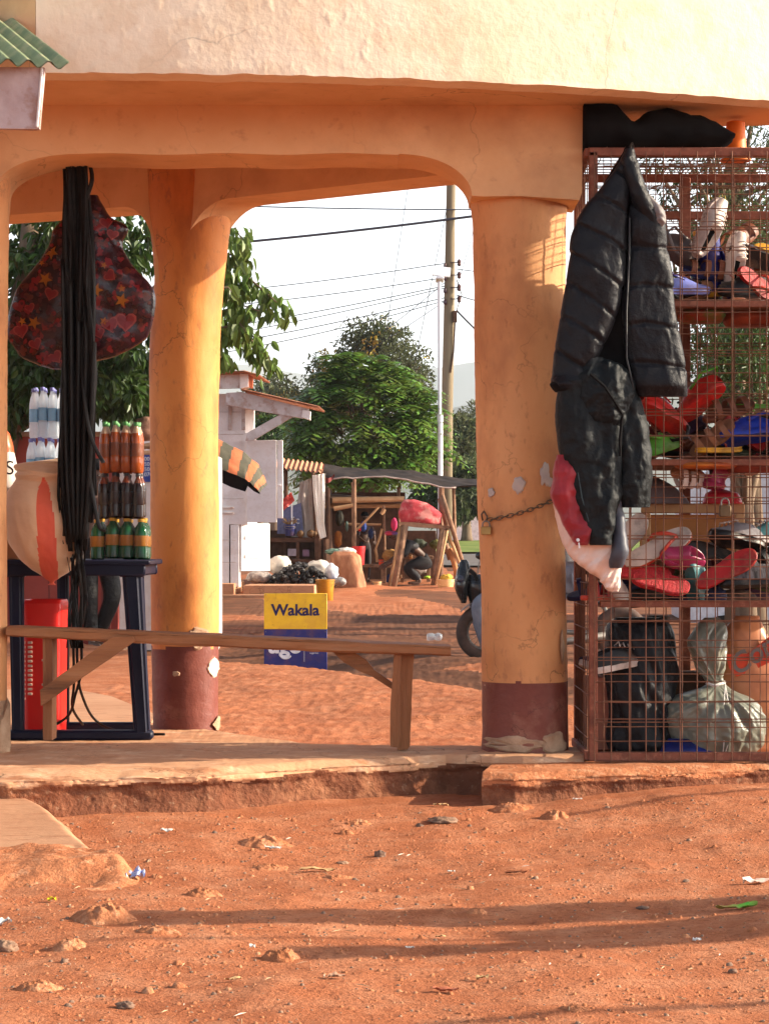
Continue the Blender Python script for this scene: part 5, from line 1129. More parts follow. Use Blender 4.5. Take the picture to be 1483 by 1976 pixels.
def trunk_mesh(name, parent, base, top, r0, r1, limbs, r, m=None):
    q = MB(); base, top = Vector(base), Vector(top); n = 9
    q.tube([base + (top - base) * (i / n) + Vector((r.gauss(0, .03), r.gauss(0, .03), 0)) * (top - base).length * .25 * math.sin(math.pi * i / n) for i in range(n + 1)], [r0 * (1 + .5 * max(0, .15 - i / n) * 4) + (r1 - r0) * i / n for i in range(n + 1)], 10)
    for c in limbs:
        t = r.uniform(.35, .98); a = base + (top - base) * t; mid = (a + c) / 2 + Vector((r.gauss(0, .1), r.gauss(0, .1), .12)) * (c - a).length * .5
        rr = r1 * r.uniform(.45, .8); q.tube([a, a + (mid - a) * .5 + Vector((0, 0, .03)), mid, mid + (c - mid) * .55, c], [rr, rr * .85, rr * .6, rr * .4, rr * .15], 6)
    return q.build(name, m or M['bark'], parent, auto=0, recalc=False)
def leafmat(n, c, c2, rough=.45, tl=.3, isl=.35, spec=.4): return mat(n, c, c2, .9, rough, isl=isl, tl=tl, spec=spec)
M['leaf_dark'] = leafmat('dark_leaf', (.030, .060, .012), (.055, .095, .018), .38)
M['leaf_bright'] = leafmat('bright_leaf', (.075, .145, .020), (.15, .225, .04), .34, .3, .6)
M['leaf_olive'] = leafmat('olive_leaf', (.055, .075, .03), (.10, .11, .045), .6)
M['leaf_fine'] = leafmat('fine_leaf', (.055, .085, .03), (.09, .10, .035), .6)
M['leaf_yellow'] = leafmat('yellow_flower', (.36, .24, .03), (.26, .20, .04), .6)
def tree(name, label, base, top, r0, crowns, nclump, crad, per, ln, wd, mats, seed, group=None, droop=.4, mi=None, cat='tree', shell=.35, limb=14):
    """crowns: list of (centre, (rx, ry, rz)) ellipsoids filled with leaf clumps of radius crad"""
    r = random.Random(seed); t = thing(name, base, label, cat, group); cl = []
    for c, rad in crowns:
        c = Vector(c)
        for i in range(nclump):
            u = Vector((r.gauss(0, 1), r.gauss(0, 1), r.gauss(0, 1))).normalized() * (r.random() ** .45)
            cl.append((c + Vector((u.x * rad[0], u.y * rad[1], u.z * rad[2])), crad * r.uniform(.6, 1.3)))
    trunk_mesh('trunk', t, base, top, r0, r0 * .55, [c for c, _ in cl[::max(1, len(cl) // limb)]], r)
    leafmesh('crown', mats, t, crown_pts(cl, per, r, shell), ln, wd, seed, droop, mi)
    return t
# big leafy tree on the left, seen past the bag and on both sides of the rear pillar
Y0 = 21.5
def at(px, py, Y): return P(px, py, Y)
def rad(px, py, dy, Y): return (px / F * Y, dy, py / F * Y)
tree('leafy_tree', 'broad dark leafy tree filling the view behind the printed bag and the straps', (X(-40, 23.5), 23.5, .1), at(60, 420, 23.5), .16,
     [(at(60, 610, 23.5), rad(190, 150, .9, 23.5)), (at(200, 690, 23.), rad(130, 120, .8, 23.)), (at(-160, 560, 24), rad(170, 210, 1., 24)), (at(150, 480, 23.6), rad(200, 90, .9, 23.6)), (at(50, 740, 23.4), rad(90, 70, .8, 23.4)), (at(235, 750, 23.4), rad(70, 60, .8, 23.4))], 70, .17, 34, .125, .06, [M['leaf_dark']], 4, droop=.9)
# the drooping outer branches right of the rear pillar
def spray_tree(name, label, sprays, Y, base, m, seed, ln, wd, per=16, grp=None):
    r = random.Random(seed); t = thing(name, base, label, 'tree', grp); q = MB(); pts = []
    for s in sprays:
        pp = [P(a, b, Y + r.uniform(-.3, .3)) for a, b in s]
        out = [pp[0] + (pp[1] - pp[0]) * k / 8 for k in range(9)] if len(pp) == 2 else pp
        q.tube(out, [.014 - .010 * i / (len(out) - 1) for i in range(len(out))], 5)
        for i in range(len(out) - 1):
            for k in range(per):
                p = out[i] + (out[i + 1] - out[i]) * r.random() + Vector((r.gauss(0, .05), r.gauss(0, .05), r.gauss(-.02, .045))); pts.append((p, 1., Vector((0, 0, -.7))))
    q.tube([Vector(base), Vector(base) + Vector((.1, 0, 1.3)), P(300, 560, Y), P(360, 500, Y)], [.12, .1, .06, .03], 8)
    q.build('trunk', M['bark'], t, auto=0, recalc=False); leafmesh('crown', [m], t, pts, ln, wd, seed, .9); return t
spray_tree('leafy_tree', 'sunlit hanging leafy branches against the white sky right of the rear pillar',
           [[(400, 470), (455, 440), (470, 470), (462, 500)], [(380, 520), (450, 515), (490, 545), (530, 580), (550, 600)], [(380, 560), (440, 555), (470, 590), (500, 600)], [(380, 600), (430, 600), (480, 640), (515, 680), (520, 700)],
            [(380, 640), (440, 630), (490, 660), (505, 690)], [(360, 660), (425, 690), (440, 680)], [(370, 470), (440, 490), (475, 500)], [(370, 540), (440, 570), (460, 620), (475, 640)], [(360, 500), (420, 530), (455, 560)], [(370, 590), (430, 630), (450, 650)]],
           20.5, (X(330, 21.2), 21.2, .1), leafmat('sprig_leaf', (.085, .14, .028), (.13, .19, .04), .4), 8, .125, .062, 26)
# bushy bright tree with hanging compound leaves
def frond_tree(name, label, base, c, rx, ry, rz, nros, seed, m, L=.55):
    r = random.Random(seed); t = thing(name, base, label, 'tree'); c = Vector(c); vs = []; fs = []
    tips = []
    for i in range(nros):
        u = Vector((r.gauss(0, 1), r.gauss(0, 1), r.gauss(0, 1))).normalized(); bump = 1 + .34 * fbm(u.x * 2.4, u.y * 2.4, u.z * 2.4 + seed, 3)
        k = bump * (.62 + .38 * r.random() ** .5); sq = 1. if u.z > 0 else .9
        p = c + Vector((u.x * rx * k, u.y * ry * k, u.z * rz * k * sq)); tips.append(p)
        for f in range(r.randint(6, 8)):
            a = r.uniform(0, 6.283); d = (u * .7 + Vector((math.cos(a), math.sin(a), r.uniform(-.1, .6)))).normalized(); l = L * r.uniform(.4, 1.15)
            side = d.cross(Vector((0, 0, 1))); side = side.normalized() if side.length > .05 else Vector((1, 0, 0)); pr_ = p
            for s_ in range(5):
                tt = (s_ + 1) / 5; q_ = p + d * l * tt + Vector((0, 0, -.55 * l * tt * tt)); ax = (q_ - pr_).normalized()
                for sg in (-1, 1):
                    ll = l * .44 * math.sin(math.pi * (.22 + .66 * tt)); dd = (side * sg + ax * .45 + Vector((0, 0, -.25))).normalized(); ww = ll * .46; b = len(vs)
                    vs += [q_, q_ + dd * ll * .5 + ax * ww * .5, q_ + dd * ll, q_ + dd * ll * .5 - ax * ww * .5]; fs += [(b, b + 1, b + 2, b + 3)]
                pr_ = q_
    q = MB(); q.v, q.f, q.m = vs, fs, [0] * len(fs); q.build('crown', [m], t, auto=0, recalc=False, smooth=False)
    trunk_mesh('trunk', t, base, c + Vector((0, 0, rz * .2)), .12, .06, tips[::18], r); return t
YBT = 47.
frond_tree('bushy_tree', 'rounded bright green tree of drooping feathery leaves standing behind the stalls', (X(705, YBT), YBT, G(X(705, YBT), YBT)), at(702, 818, YBT), 130 / F * YBT, 1.3, 120 / F * YBT, 360, 3, M['leaf_bright'], .60)
# taller hazy olive tree behind it
def olm(p): return 1 if noise.noise((p.x * .8, p.y * .8, p.z * .8)) > .42 and p.z > 4.2 else 0
Yo = 78.
tree('flowering_tree', 'tall olive tree with scattered yellow blossom rising behind the bright green tree', (X(700, Yo), Yo, 1.2), at(705, 760, Yo), .28,
     [(at(720, 740, Yo), rad(95, 85, 2, Yo)), (at(640, 760, Yo), rad(75, 80, 2, Yo)), (at(725, 660, Yo), rad(60, 40, 1.5, Yo)), (at(785, 730, Yo), rad(45, 75, 1.5, Yo)), (at(560, 800, Yo), rad(60, 50, 1.5, Yo))], 42, .42, 60, .17, .075, [M['leaf_olive'], M['leaf_yellow']], 21, mi=olm)
Yk = 95.
tree('distant_tree', 'low dark rounded tree beyond the white kiosk roof', (X(530, Yk), Yk, 1.2), at(530, 800, Yk), .25, [(at(525, 770, Yk), rad(45, 40, 1.5, Yk)), (at(500, 810, Yk), rad(70, 45, 1.5, Yk)), (at(560, 810, Yk), rad(50, 40, 1.5, Yk))], 40, .5, 50, .24, .11, [M['leaf_olive']], 23, 'trees beyond the stalls')
for i, (px, py, rx, rz, Y, lab) in enumerate([(880, 870, 60, 70, 70., 'hazy green tree behind the utility pole, beside the ochre pillar'), (905, 830, 40, 50, 110., 'pale hazy tree on the slope right of the utility pole'), (850, 960, 60, 50, 62., 'dark green bushy tree over the end of the stall awning'), (900, 940, 45, 60, 60., 'sunlit green tree standing next to the road verge'), (500, 850, 60, 40, 66., 'green tree glimpsed under the white kiosk brace')]):
    tree('distant_tree', lab, (X(px, Y), Y, 1.1), at(px, py, Y), .14, [(at(px, py, Y), rad(rx, rz, 1.2, Y))], 70, rx * .28 / F * Y, 46, .20, .09, [M['leaf_olive'] if i in (0, 1, 3) else M['leaf_dark']], 40 + i, 'trees beyond the stalls')
# fine leaved trees behind the cage
for i, (px, py, rx, rz, Y, lab) in enumerate([(1400, 330, 150, 170, 24., 'tall fine-leaved tree behind the top of the wire cage'), (1440, 500, 130, 130, 22., 'yellowish feathery tree behind the top shelf of the cage'), (1420, 700, 120, 120, 21., 'shady green shrub behind the middle of the cage'), (1620, 560, 150, 300, 25., 'fine-leaved tree at the far right beyond the cage')]):
    b = (X(px + 20, Y), Y, .05)
    tree('feathery_tree', lab, b, at(px + 10, py - 60, Y), .10, [(at(px, py, Y), rad(rx, rz, 1.3, Y))], 80, .2, 60, .075, .02, [M['leaf_fine'] if i != 2 else M['leaf_dark']] + [M['leaf_yellow']], 60 + i, 'trees behind the cage', mi=(lambda p: 1 if noise.noise((p.x * 3, p.y * 3, p.z * 3)) > .45 else 0) if i == 1 else None, shell=.1, limb=30)
# ---------------------------------------------------------------- red kiosk and white booth behind the table
YRK = 23.6
rk = thing('red_kiosk', (X(90, YRK), YRK, .09), 'red painted kiosk wall behind the drink packs with a concrete capping', 'kiosk')
q = MB(); q.prism([(X(-700, YRK), .0), (X(228, YRK), .0), (X(228, YRK), Z(842, YRK)), (X(-700, YRK), Z(842, YRK))], lambda p: (p[0], YRK, p[1]), lambda p: (p[0], YRK + 2., p[1])); q.build('wall', M['redwall'], rk)
q = MB(); q.box(((X(-700, YRK) + X(232, YRK)) / 2, YRK + 1., Z(838, YRK)), (X(232, YRK) - X(-700, YRK), 2.12, .05), bev=.005); q.build('coping', M['rawplaster'], rk)
q = MB(); q.box((X(95, YRK), YRK - .004, Z(1060, YRK)), (.012, .008, 1.4), bev=.001); q.box((X(205, YRK), YRK - .01, Z(1110, YRK)), (.10, .02, Z(975, YRK) - .1), bev=.002); q.build('wall_batten', mat('dark_red_paint', (.20, .04, .03), None, rough=.7), rk)
YWB = 22.9
wb = thing('white_booth', (X(262, YWB), YWB, .09), 'dusty white booth wall carrying a small blue price board, beside the red kiosk', 'kiosk')
q = MB(); q.prism([(X(231, YWB), .0), (X(420, YWB), .0), (X(420, YWB), Z(880, YWB)), (X(231, YWB), Z(880, YWB))], lambda p: (p[0], YWB, p[1]), lambda p: (p[0], YWB + .65, p[1])); q.build('wall', mat('dusty_white_wall', (.62, .55, .52), (.50, .38, .32), 4., .85, .2, 30.), wb)
pb_ = thing('price_board', (X(290, YWB), YWB, Z(930, YWB)), 'small blue board of white prices fixed to the white booth wall', 'sign')
q = MB(); q.box((X(290, YWB), YWB - .012, Z(904, YWB)), (X(312, YWB) - X(268, YWB), .02, Z(878, YWB) - Z(930, YWB)), bev=.002); q.build('panel', plain('board_blue', (30, 52, 130), .5), pb_)
for k, s_ in enumerate(('2,000', '2,500', '3,500', '4,070')): text(s_, .055, wh, pb_, P(283, 886 + k * 10, YWB) - pb_.location + Vector((0, -.024, 0)))
sk = thing('sack_pile', (X(272, YWB), YWB + .3, Z(880, YWB)), 'brown lumpy sack heaped with firewood on top of the white booth', 'sack')
q = MB(); q.blob((X(272, YWB), YWB + .3, Z(826, YWB)), (.17, .2, .12), 3., .25); q.build('sack_cloth', mat('brown_net_sack', (.22, .10, .06), (.32, .17, .11), 30., .9, .5, 60.), sk, auto=0)
q = MB()
for k in range(7): q.tube([(X(245 + 2 * k, YWB), YWB + .05 + .07 * k, Z(874 - (k % 3) * 9, YWB)), (X(300, YWB), YWB + .1 + .06 * k, Z(872 - (k * 2 % 3) * 9, YWB))], .022, 7)
q.build('firewood', M['oldwood'], sk)
q = MB(); q.blob((X(238, YWB - .5), YWB - .5, Z(1250, YWB - .5)), (.11, .1, .08), 5., .3); o = q.build('rock', M['stone']); tag(o, 'grey rock by the foot of the white booth wall', 'rock')
# ---------------------------------------------------------------- people
def figure(name, label, J, garments, skin=None, hair=None, grp=None, sub=2, s=1.):
    """J: joint -> world point; the body is one skinned surface, clothes are children grown round the same joints"""
    t = thing(name, J['root'], label, 'person', grp); base = Vector(J['root'])
    def grow(nm, chains, radii, m):
        vi = {}; vs = []; es = []; rr = []
        for ch in chains:
            for a, b in zip(ch, ch[1:]):
                for k in (a, b):
                    if k not in vi: vi[k] = len(vs); vs.append(tuple(Vector(J[k]) - base)); rr.append(radii[k] * s)
                if (vi[a], vi[b]) not in es: es.append((vi[a], vi[b]))
        me = bpy.data.meshes.new(nm); me.from_pydata(vs, es, []); o = bpy.data.objects.new(nm, me); COL.objects.link(o); o.parent = t
        sm = o.modifiers.new('skin', 'SKIN'); sm.use_smooth_shade = True; sm.branch_smoothing = .6
        for i, r_ in enumerate(rr):
            sv = me.skin_vertices[0].data[i]; sv.radius = (r_, r_); sv.use_root = (i == 0)
        ss = o.modifiers.new('sub', 'SUBSURF'); ss.levels = sub; ss.render_levels = sub
        me.materials.append(m); return o
    rad_ = dict(pelvis=.125, belly=.115, chest=.135, neck=.055, jaw=.075, head=.095, crown=.06, nose=.016, nosetip=.012, earL=.018, earR=.018)
    for sd_ in 'LR': rad_.update({'sh' + sd_: .058, 'el' + sd_: .042, 'wr' + sd_: .028, 'palm' + sd_: .036, 'hip' + sd_: .088, 'kn' + sd_: .058, 'an' + sd_: .037, 'heel' + sd_: .036, 'toe' + sd_: .028})
    ch = [['pelvis', 'belly', 'chest', 'neck', 'jaw', 'head', 'crown'], ['jaw', 'nosetip'], ['head', 'earL'], ['head', 'earR']]
    hd = Vector(J['head']); jw = Vector(J['jaw']); upv = (hd - jw).normalized(); fw = Vector(J['face']).normalized(); sdv = upv.cross(fw).normalized()
    J['crown'] = hd + upv * .06 * s; J['nosetip'] = jw + (fw * .10 + upv * .035) * s; J['earL'] = hd + (sdv * .10 - upv * .01) * s; J['earR'] = hd + (sdv * -.10 - upv * .01) * s
    for sd_ in 'LR':
        ch += [['chest', 'sh' + sd_, 'el' + sd_, 'wr' + sd_, 'palm' + sd_], ['pelvis', 'hip' + sd_, 'kn' + sd_, 'an' + sd_, 'heel' + sd_, 'toe' + sd_]]
        w0 = Vector(J['wr' + sd_]); d = (w0 - Vector(J['el' + sd_])).normalized(); J['palm' + sd_] = w0 + d * .07 * s; a = d.cross(fw); a = a.normalized() if a.length > .1 else sdv; bnd = d.cross(a)
        for f in range(5):
            off = (f - 1.5) * .021 if f < 4 else -.045; L = (.075, .085, .08, .06, .05)[f]; k = 'f%d' % f + sd_; p = J['palm' + sd_]
            J[k] = p + (d * .035 + a * off) * s; J[k + 'e'] = J[k] + (d * L * .6 + a * (off * .3) + bnd * .012) * s; J[k + 't'] = J[k + 'e'] + (d * L * .4 + bnd * .022) * s
            rad_[k] = .011; rad_[k + 'e'] = .0095; rad_[k + 't'] = .008; ch += [['palm' + sd_, k, k + 'e', k + 't']]
        an = Vector(J['an' + sd_]); J['heel' + sd_] = an + Vector((0, 0, -.055)) * s; ft = Vector(J.get('foot', J['face'])); ft.z = 0; ft.normalize(); J['toe' + sd_] = J['heel' + sd_] + ft * .17 * s + Vector((0, 0, -.01)) * s
    grow('body', ch, rad_, skin or M['skin'])
    for nm, chains, ex, m in garments: grow(nm, chains, {k: v * 1.16 + ex for k, v in rad_.items()}, m)
    if hair:
        q = MB(); Mx = Matrix((sdv, fw, upv)).transposed(); q.blob(hd + (upv * .035 - fw * .012) * s, (.102 * s, .112 * s, .092 * s), 2., .06, 3., 10, Mx, flatb=-.02 * s); q.build(hair[0], hair[1], t, auto=0)
    q = MB()
    for sg in (-1, 1): q.blob(jw + (upv * .062 + fw * .082 + sdv * .033 * sg) * s, (.013 * s, .009 * s, .011 * s), 0, 0, 1, 6)
    q.build('eyes', plain('eye_dark', (40, 30, 28), .2), t)
    return t
def stand(x, y, z, h, face, legs=((-.08, 0.), (.08, 0.)), lean=0., arms='down', kn=((0, 0), (0, 0)), squat=0.):
    s = h / 1.72; f = Vector((math.sin(R(face)), -math.cos(R(face)), 0)); sd_ = Vector((-f.y, f.x, 0)); o = Vector((x, y, z)); U = Vector((0, 0, 1))
    pel = o + (U * (.93 - squat) - f * squat * .25) * s; lv = (U * math.cos(R(lean)) + f * math.sin(R(lean))).normalized()
    J = dict(root=o, pelvis=pel, belly=pel + lv * .16 * s, chest=pel + lv * .38 * s, neck=pel + lv * .54 * s, face=f + U * -.15 * (1 if lean else 0), foot=f)
    J['jaw'] = J['neck'] + (lv * .09 + f * .02) * s; J['head'] = J['jaw'] + (lv * .09 + U * .01) * s
    for k, (sg, (lx, lf), (kx, kf)) in enumerate(((-1, legs[0], kn[0]), (1, legs[1], kn[1]))):
        n = 'LR'[k]; J['hip' + n] = pel + sd_ * .095 * sg * s - U * .06 * s
        J['an' + n] = o + sd_ * lx * s + f * lf * s + U * .085 * s; J['kn' + n] = (J['hip' + n] + J['an' + n]) / 2 + f * (.03 + kf + squat * .62) * s + U * squat * .12 * s + sd_ * kx * s
        J['sh' + n] = J['chest'] + (sd_ * .17 * sg + lv * .09) * s
        if arms == 'down': J['el' + n] = J['sh' + n] + (sd_ * .05 * sg - U * .29 + f * .03) * s; J['wr' + n] = J['el' + n] + (-U * .24 + f * .09) * s
        else: J['el' + n] = J['sh' + n] + (f * .12 - U * .25 + sd_ * .05 * sg) * s; J['wr' + n] = J['el' + n] + (f * .20 - U * .10 - sd_ * .06 * sg) * s
    return J, s
TR = lambda: [['pelvis', 'hipL', 'knL', 'anL'], ['pelvis', 'hipR', 'knR', 'anR'], ['pelvis', 'belly']]
SHT = lambda: [['belly', 'chest', 'neck'], ['chest', 'shL', 'elL'], ['chest', 'shR', 'elR']]
YM = 21.6
J, s = stand(X(186, YM), YM, .085, 1.70, 35, legs=((-.06, .02), (.02, -.04)), kn=((-.02, .0), (.07, .10)))
figure('person', 'barefoot person in loose black trousers standing behind the navy table and drink packs', J, [('trousers', TR(), .022, mat('black_leather_look', (.007, .006, .006), (.012, .010, .010), 9., .4, .8, 18., spec=.18, bdist=.03)), ('shirt', SHT(), .015, plain('brown_shirt', (70, 45, 38), .8))], hair=('hair', M['soft_black']), s=s)
# ---------------------------------------------------------------- white board kiosk on the right of the rear pillar
YKK = 32.
kio = thing('white_kiosk', (X(400, YKK), YKK, .3), 'white board kiosk with a rusty roof, open shutter and a half door catching the sun', 'kiosk')
def pk(name, pts, y0, y1, m, par_=None, **k):
    q = MB(); q.prism(pts, lambda p: P(p[0], p[1], YKK) + Vector((0, y0, 0)), lambda p: P(p[0], p[1], YKK) + Vector((0, y1, 0))); return q.build(name, m, par_ or kio, auto=30)
pk('wall', [(230, 1130), (442, 1130), (442, 1012), (478, 1012), (478, 835), (473, 835), (473, 760), (230, 760)], 0, 2.4, M['whitepaint'])
q = MB()
for py in (795, 838, 880, 920, 962, 1042, 1085): q.box(P(350, py, YKK) + Vector((0, -.004, 0)), (X(470 if py < 1000 else 440, YKK) - X(230, YKK), .008, .008), bev=.001)
for px in (444, 470): q.box(P(px, 795, YKK) + Vector((0, -.012, 0)), (.05, .025, .5), bev=.004)
for py in (980, 990): q.box(P(400, py, YKK) + Vector((0, -.015, 0)), (.72, .03, .025), bev=.003)
q.build('board_joint', M['greypaint'], kio)
pk('upper_beam', [(250, 727), (466, 727), (466, 752), (250, 757)], -.35, -.25, M['greypaint']); pk('beam_end', [(466, 724), (482, 726), (482, 750), (466, 753)], -.36, -.1, M['whitepaint'])
pk('rust_bracket', [(482, 726), (491, 730), (489, 752), (482, 750)], -.3, -.2, mat('bracket_red', (.40, .10, .04), None, rough=.7))
q = MB()
def kr(a, b): 
    q.grid(lambda u, v: P(a[0] + (b[0] - a[0]) * u, a[1] + (b[1] - a[1]) * u, YKK) + Vector((0, -.55 + 2.8 * v, .10 * v + .008 * math.sin(v * 190))), 12, 120)
    q.grid(lambda u, v: P(a[0] + (b[0] - a[0]) * u, a[1] + (b[1] - a[1]) * u, YKK) + Vector((0, -.55 + 2.8 * v, .10 * v + .008 * math.sin(v * 190) + .012)), 12, 120)
kr((240, 735), (476, 723)); kr((476, 723), (505, 731)); kr((470, 757), (618, 791)); q.build('roof', M['rust'], kio, auto=0, recalc=False)
pk('rafter', [(440, 762), (470, 760), (598, 793), (586, 810), (560, 806), (440, 785)], -.42, -.30, M['greypaint']); pk('rafter_end', [(586, 794), (601, 797), (600, 813), (584, 808)], -.43, -.2, M['whitepaint'])
pk('brace', [(477, 853), (480, 838), (548, 800), (574, 803), (492, 852)], -.40, -.31, M['greypaint'])
# shutter held open, half door
def panel(name, pxh, Yh, L, ang, z0, z1, m, th=.035, frame=True):
    d = Vector((math.cos(R(ang)), math.sin(R(ang)), 0)); h = Vector((X(pxh, Yh), Yh, 0)); nrm = Vector((d.y, -d.x, 0))
    rot = Matrix((d, -nrm, Vector((0, 0, 1)))).transposed(); q = MB(); q.box(h + d * L / 2 + Vector((0, 0, (z0 + z1) / 2)), (L, th, z1 - z0), rot, .003)
    if frame:
        for zz in (z0 + .2, z1 - .2): q.box(h + d * L / 2 + nrm * (th / 2 + .008) + Vector((0, 0, zz)), (L * .8, .018, .05), rot, .003)
    o = q.build(name, m, kio); return o
panel('shutter', 476, YKK - .05, .42, -8, Z(1008, YKK), Z(850, YKK), M['whitepaint'], frame=False)
q = MB(); q.beam(P(541, 850, YKK) + Vector((0, -.09, 0)), P(541, 1000, YKK) + Vector((0, -.09, 0)), .075, .06, up=Vector((0, 1, 0))); q.box(P(540, 937, YKK) + Vector((0, -.14, 0)), (.05, .02, .02)); q.build('shutter_frame', M['whitepaint'], kio)
panel('half_door', 464, YKK + .02, .56, 48, Z(1102, YKK), Z(1010, YKK), M['whitepaint'])
q = MB(); q.box(P(453, 1073, YKK) + Vector((0, .2, 0)), (.12, .4, .86), bev=.004); q.build('door_post', M['whitepaint'], kio)
q = MB(); q.box((X(380, YKK), YKK + .8, Z(1136, YKK)), (X(455, YKK) - X(305, YKK), 2.2, .16), bev=.01); q.build('plinth', M['apron'], kio)
q = MB(); zt_ = Z(1130, 31.9); q.prism([(X(250, 31.3), 31.3), (X(560, 31.3), 31.3), (X(612, 32), 31.6), (X(610, 32.3), 32.9), (X(250, 33), 33.)], lambda p: (p[0], p[1], zt_ - .12), lambda p: (p[0], p[1], .1)); q.build('step', M['apron'], kio)
q = MB(); q.prism([(X(470, 31.9), 31.9), (X(606, 31.9), 31.9), (X(609, 32.), 33.2), (X(480, 33.), 33.2)], lambda p: (p[0], p[1], zt_), lambda p: (p[0], p[1], zt_ - .15)); q.build('step', M['apron'], kio)
# striped tarp awning poking out from behind the rear pillar
YAW = 26.
aw = thing('striped_awning', (X(380, YAW), YAW, .1), 'orange and grey green striped cloth awning drooping in front of the white kiosk', 'awning')
tp = [(300, 800), (380, 828), (423, 848), (450, 860), (475, 876), (495, 894), (506, 915), (512, 934)]; bt_ = [(300, 865), (380, 892), (423, 905), (450, 914), (472, 924), (484, 932), (494, 942), (502, 951)]
def awf(u, v, off=0.):
    i = min(int(u * 7), 6); f = u * 7 - i; a = P(tp[i][0] + (tp[i + 1][0] - tp[i][0]) * f, tp[i][1] + (tp[i + 1][1] - tp[i][1]) * f, YAW); b = P(bt_[i][0] + (bt_[i + 1][0] - bt_[i][0]) * f, bt_[i][1] + (bt_[i + 1][1] - bt_[i][1]) * f, YAW)
    p = a + (b - a) * v; p.y += .45 * (1 - v) ** 1.5 - .1 + .05 * fbm(u * 5, v * 3, 2., 3) * sstep(.5, 1., u) + off; p.z += .012 * fbm(u * 9, v * 4, 6., 3); return p
q = MB(); q.grid(awf, 70, 14, mf=lambda u, v: int((u * 7.3 + .25 * v + .2) * 1.25) % 2); q.grid(lambda u, v: awf(u, v, .012), 70, 14, mf=lambda u, v: 2); q.build('striped_cloth', [mat('awning_orange', lin((185, 105, 66)), lin((160, 84, 50)), 6., .8, .2), mat('awning_grey', lin((84, 78, 62)), lin((62, 60, 48)), 6., .8, .2), M['soft_black']], aw, auto=0, recalc=False)
b2 = [(300, 890), (380, 912), (423, 929), (446, 940), (474, 949), (478, 938), (490, 948), (502, 954)]
def awl(u, v):
    i = min(int(u * 7), 6); f = u * 7 - i; p = awf(u, 1.); b = P(b2[i][0] + (b2[i + 1][0] - b2[i][0]) * f, b2[i][1] + (b2[i + 1][1] - b2[i][1]) * f, YAW); b.y = p.y + .06; return p + (b - p) * v
q = MB(); q.grid(awl, 70, 5); q.grid(lambda u, v: awl(u, v) + Vector((0, .01, 0)), 70, 5); q.build('dark_valance', M['soft_black'], aw, auto=0, recalc=False)
q = MB(); q.tube([(X(380, YAW), YAW + .3, .05), (X(380, YAW), YAW + .3, Z(830, YAW))], .03, 10); q.tube([(X(380, YAW), YAW + .3, Z(850, YAW)), (X(300, YAW), YAW + .3, Z(815, YAW))], .02, 8); q.build('pole', M['steel'], aw)
# ---------------------------------------------------------------- market stalls
Y6 = 36.
def pole(q, a, b, r=.03, y0=0., y1=None): q.tube([P(a[0], a[1], Y6) + Vector((0, y0, 0)), P((a[0] + b[0]) / 2 + 1, (a[1] + b[1]) / 2, Y6) + Vector((0, (y0 + (y1 if y1 is not None else y0)) / 2, 0)), P(b[0], b[1], Y6) + Vector((0, y1 if y1 is not None else y0, 0))], [r, r * .95, r * .85], 7)
gz = G(0., Y6, False)
stA = thing('rusty_roof_stall', (X(580, Y6), Y6, gz), 'stall under a rusty corrugated roof beside the white kiosk', 'stall')
q = MB()
for lift in (0., .012): q.grid(lambda u, v: P(500 + 122 * u, 900 + 14 * u - 24 * v + 0, Y6) + Vector((0, 1.4 * v, .018 * math.sin(u * 13 * 6.283) + lift)), 160, 4)
q.build('roof', mat('rust_orange_sheet', (.50, .23, .12), (.38, .15, .08), 5., .8, .2), stA, auto=0, recalc=False)
for a_ in (((604, 912), (612, 1130), .03), ((615, 1030), (612, 1130), .05), ((628, 1040), (628, 1130), .05), ((548, 900), (548, 1120), .035, .6)): q = MB(); pole(q, *a_); q.build('post', M['darkwood'], stA)
q = MB(); q.box(P(560, 1042, Y6) + Vector((0, .3, 0)), (.95, .5, .07)); q.box(P(560, 1082, Y6) + Vector((0, .3, 0)), (.95, .5, .05)); q.box(P(574, 1062, Y6) + Vector((0, .1, 0)), (.05, .05, .3)); q.box(P(570, 1060, Y6) + Vector((0, .62, 0)), (1.0, .03, .6)); q.build('counter', M['darkwood'], stA)
def drape(name, label, cat, pts0, pts1, yo, m, seed, amp=.05, grp=None, nu=30, nv=30):
    """a hanging cloth between a left and a right edge line (lists of (px, py))"""
    t = thing(name, P(*pts0[0], Y6) + Vector((0, yo, 0)), label, cat, grp)
    def ed(pp, v): k = min(int(v * (len(pp) - 1)), len(pp) - 2); f = v * (len(pp) - 1) - k; return (pp[k][0] + (pp[k + 1][0] - pp[k][0]) * f, pp[k][1] + (pp[k + 1][1] - pp[k][1]) * f)
    def fn(u, v, o=0.):
        a, b = ed(pts0, v), ed(pts1, v); p = P(a[0] + (b[0] - a[0]) * u, a[1] + (b[1] - a[1]) * u, Y6); p.y += yo + o + amp * fbm(u * 3.5, v * 1.2, seed, 3); return p
    q = MB(); q.grid(fn, nu, nv); q.grid(lambda u, v: fn(u, v, .01), nu, nv); q.build('cloth', m, t, auto=0, recalc=False); return t
drape('hanging_sheet', 'white cloth hung down the post of the rusty roofed stall', 'cloth', [(603, 918), (606, 970), (612, 1020), (618, 1040)], [(628, 914), (627, 960), (626, 1010), (630, 1036)], -.12, mat('white_sheet', (.80, .76, .70), (.72, .66, .58), 3., .8, .2), 3.)
drape('hanging_sheet', 'grey brown plastic sheet hung at the back of the rusty roofed stall', 'cloth', [(578, 930), (572, 970), (574, 1010), (560, 1036)], [(604, 920), (606, 960), (608, 1000), (610, 1038)], .25, mat('grey_plastic_sheet', (.42, .36, .32), (.30, .25, .22), 4., .5, .3), 6.)
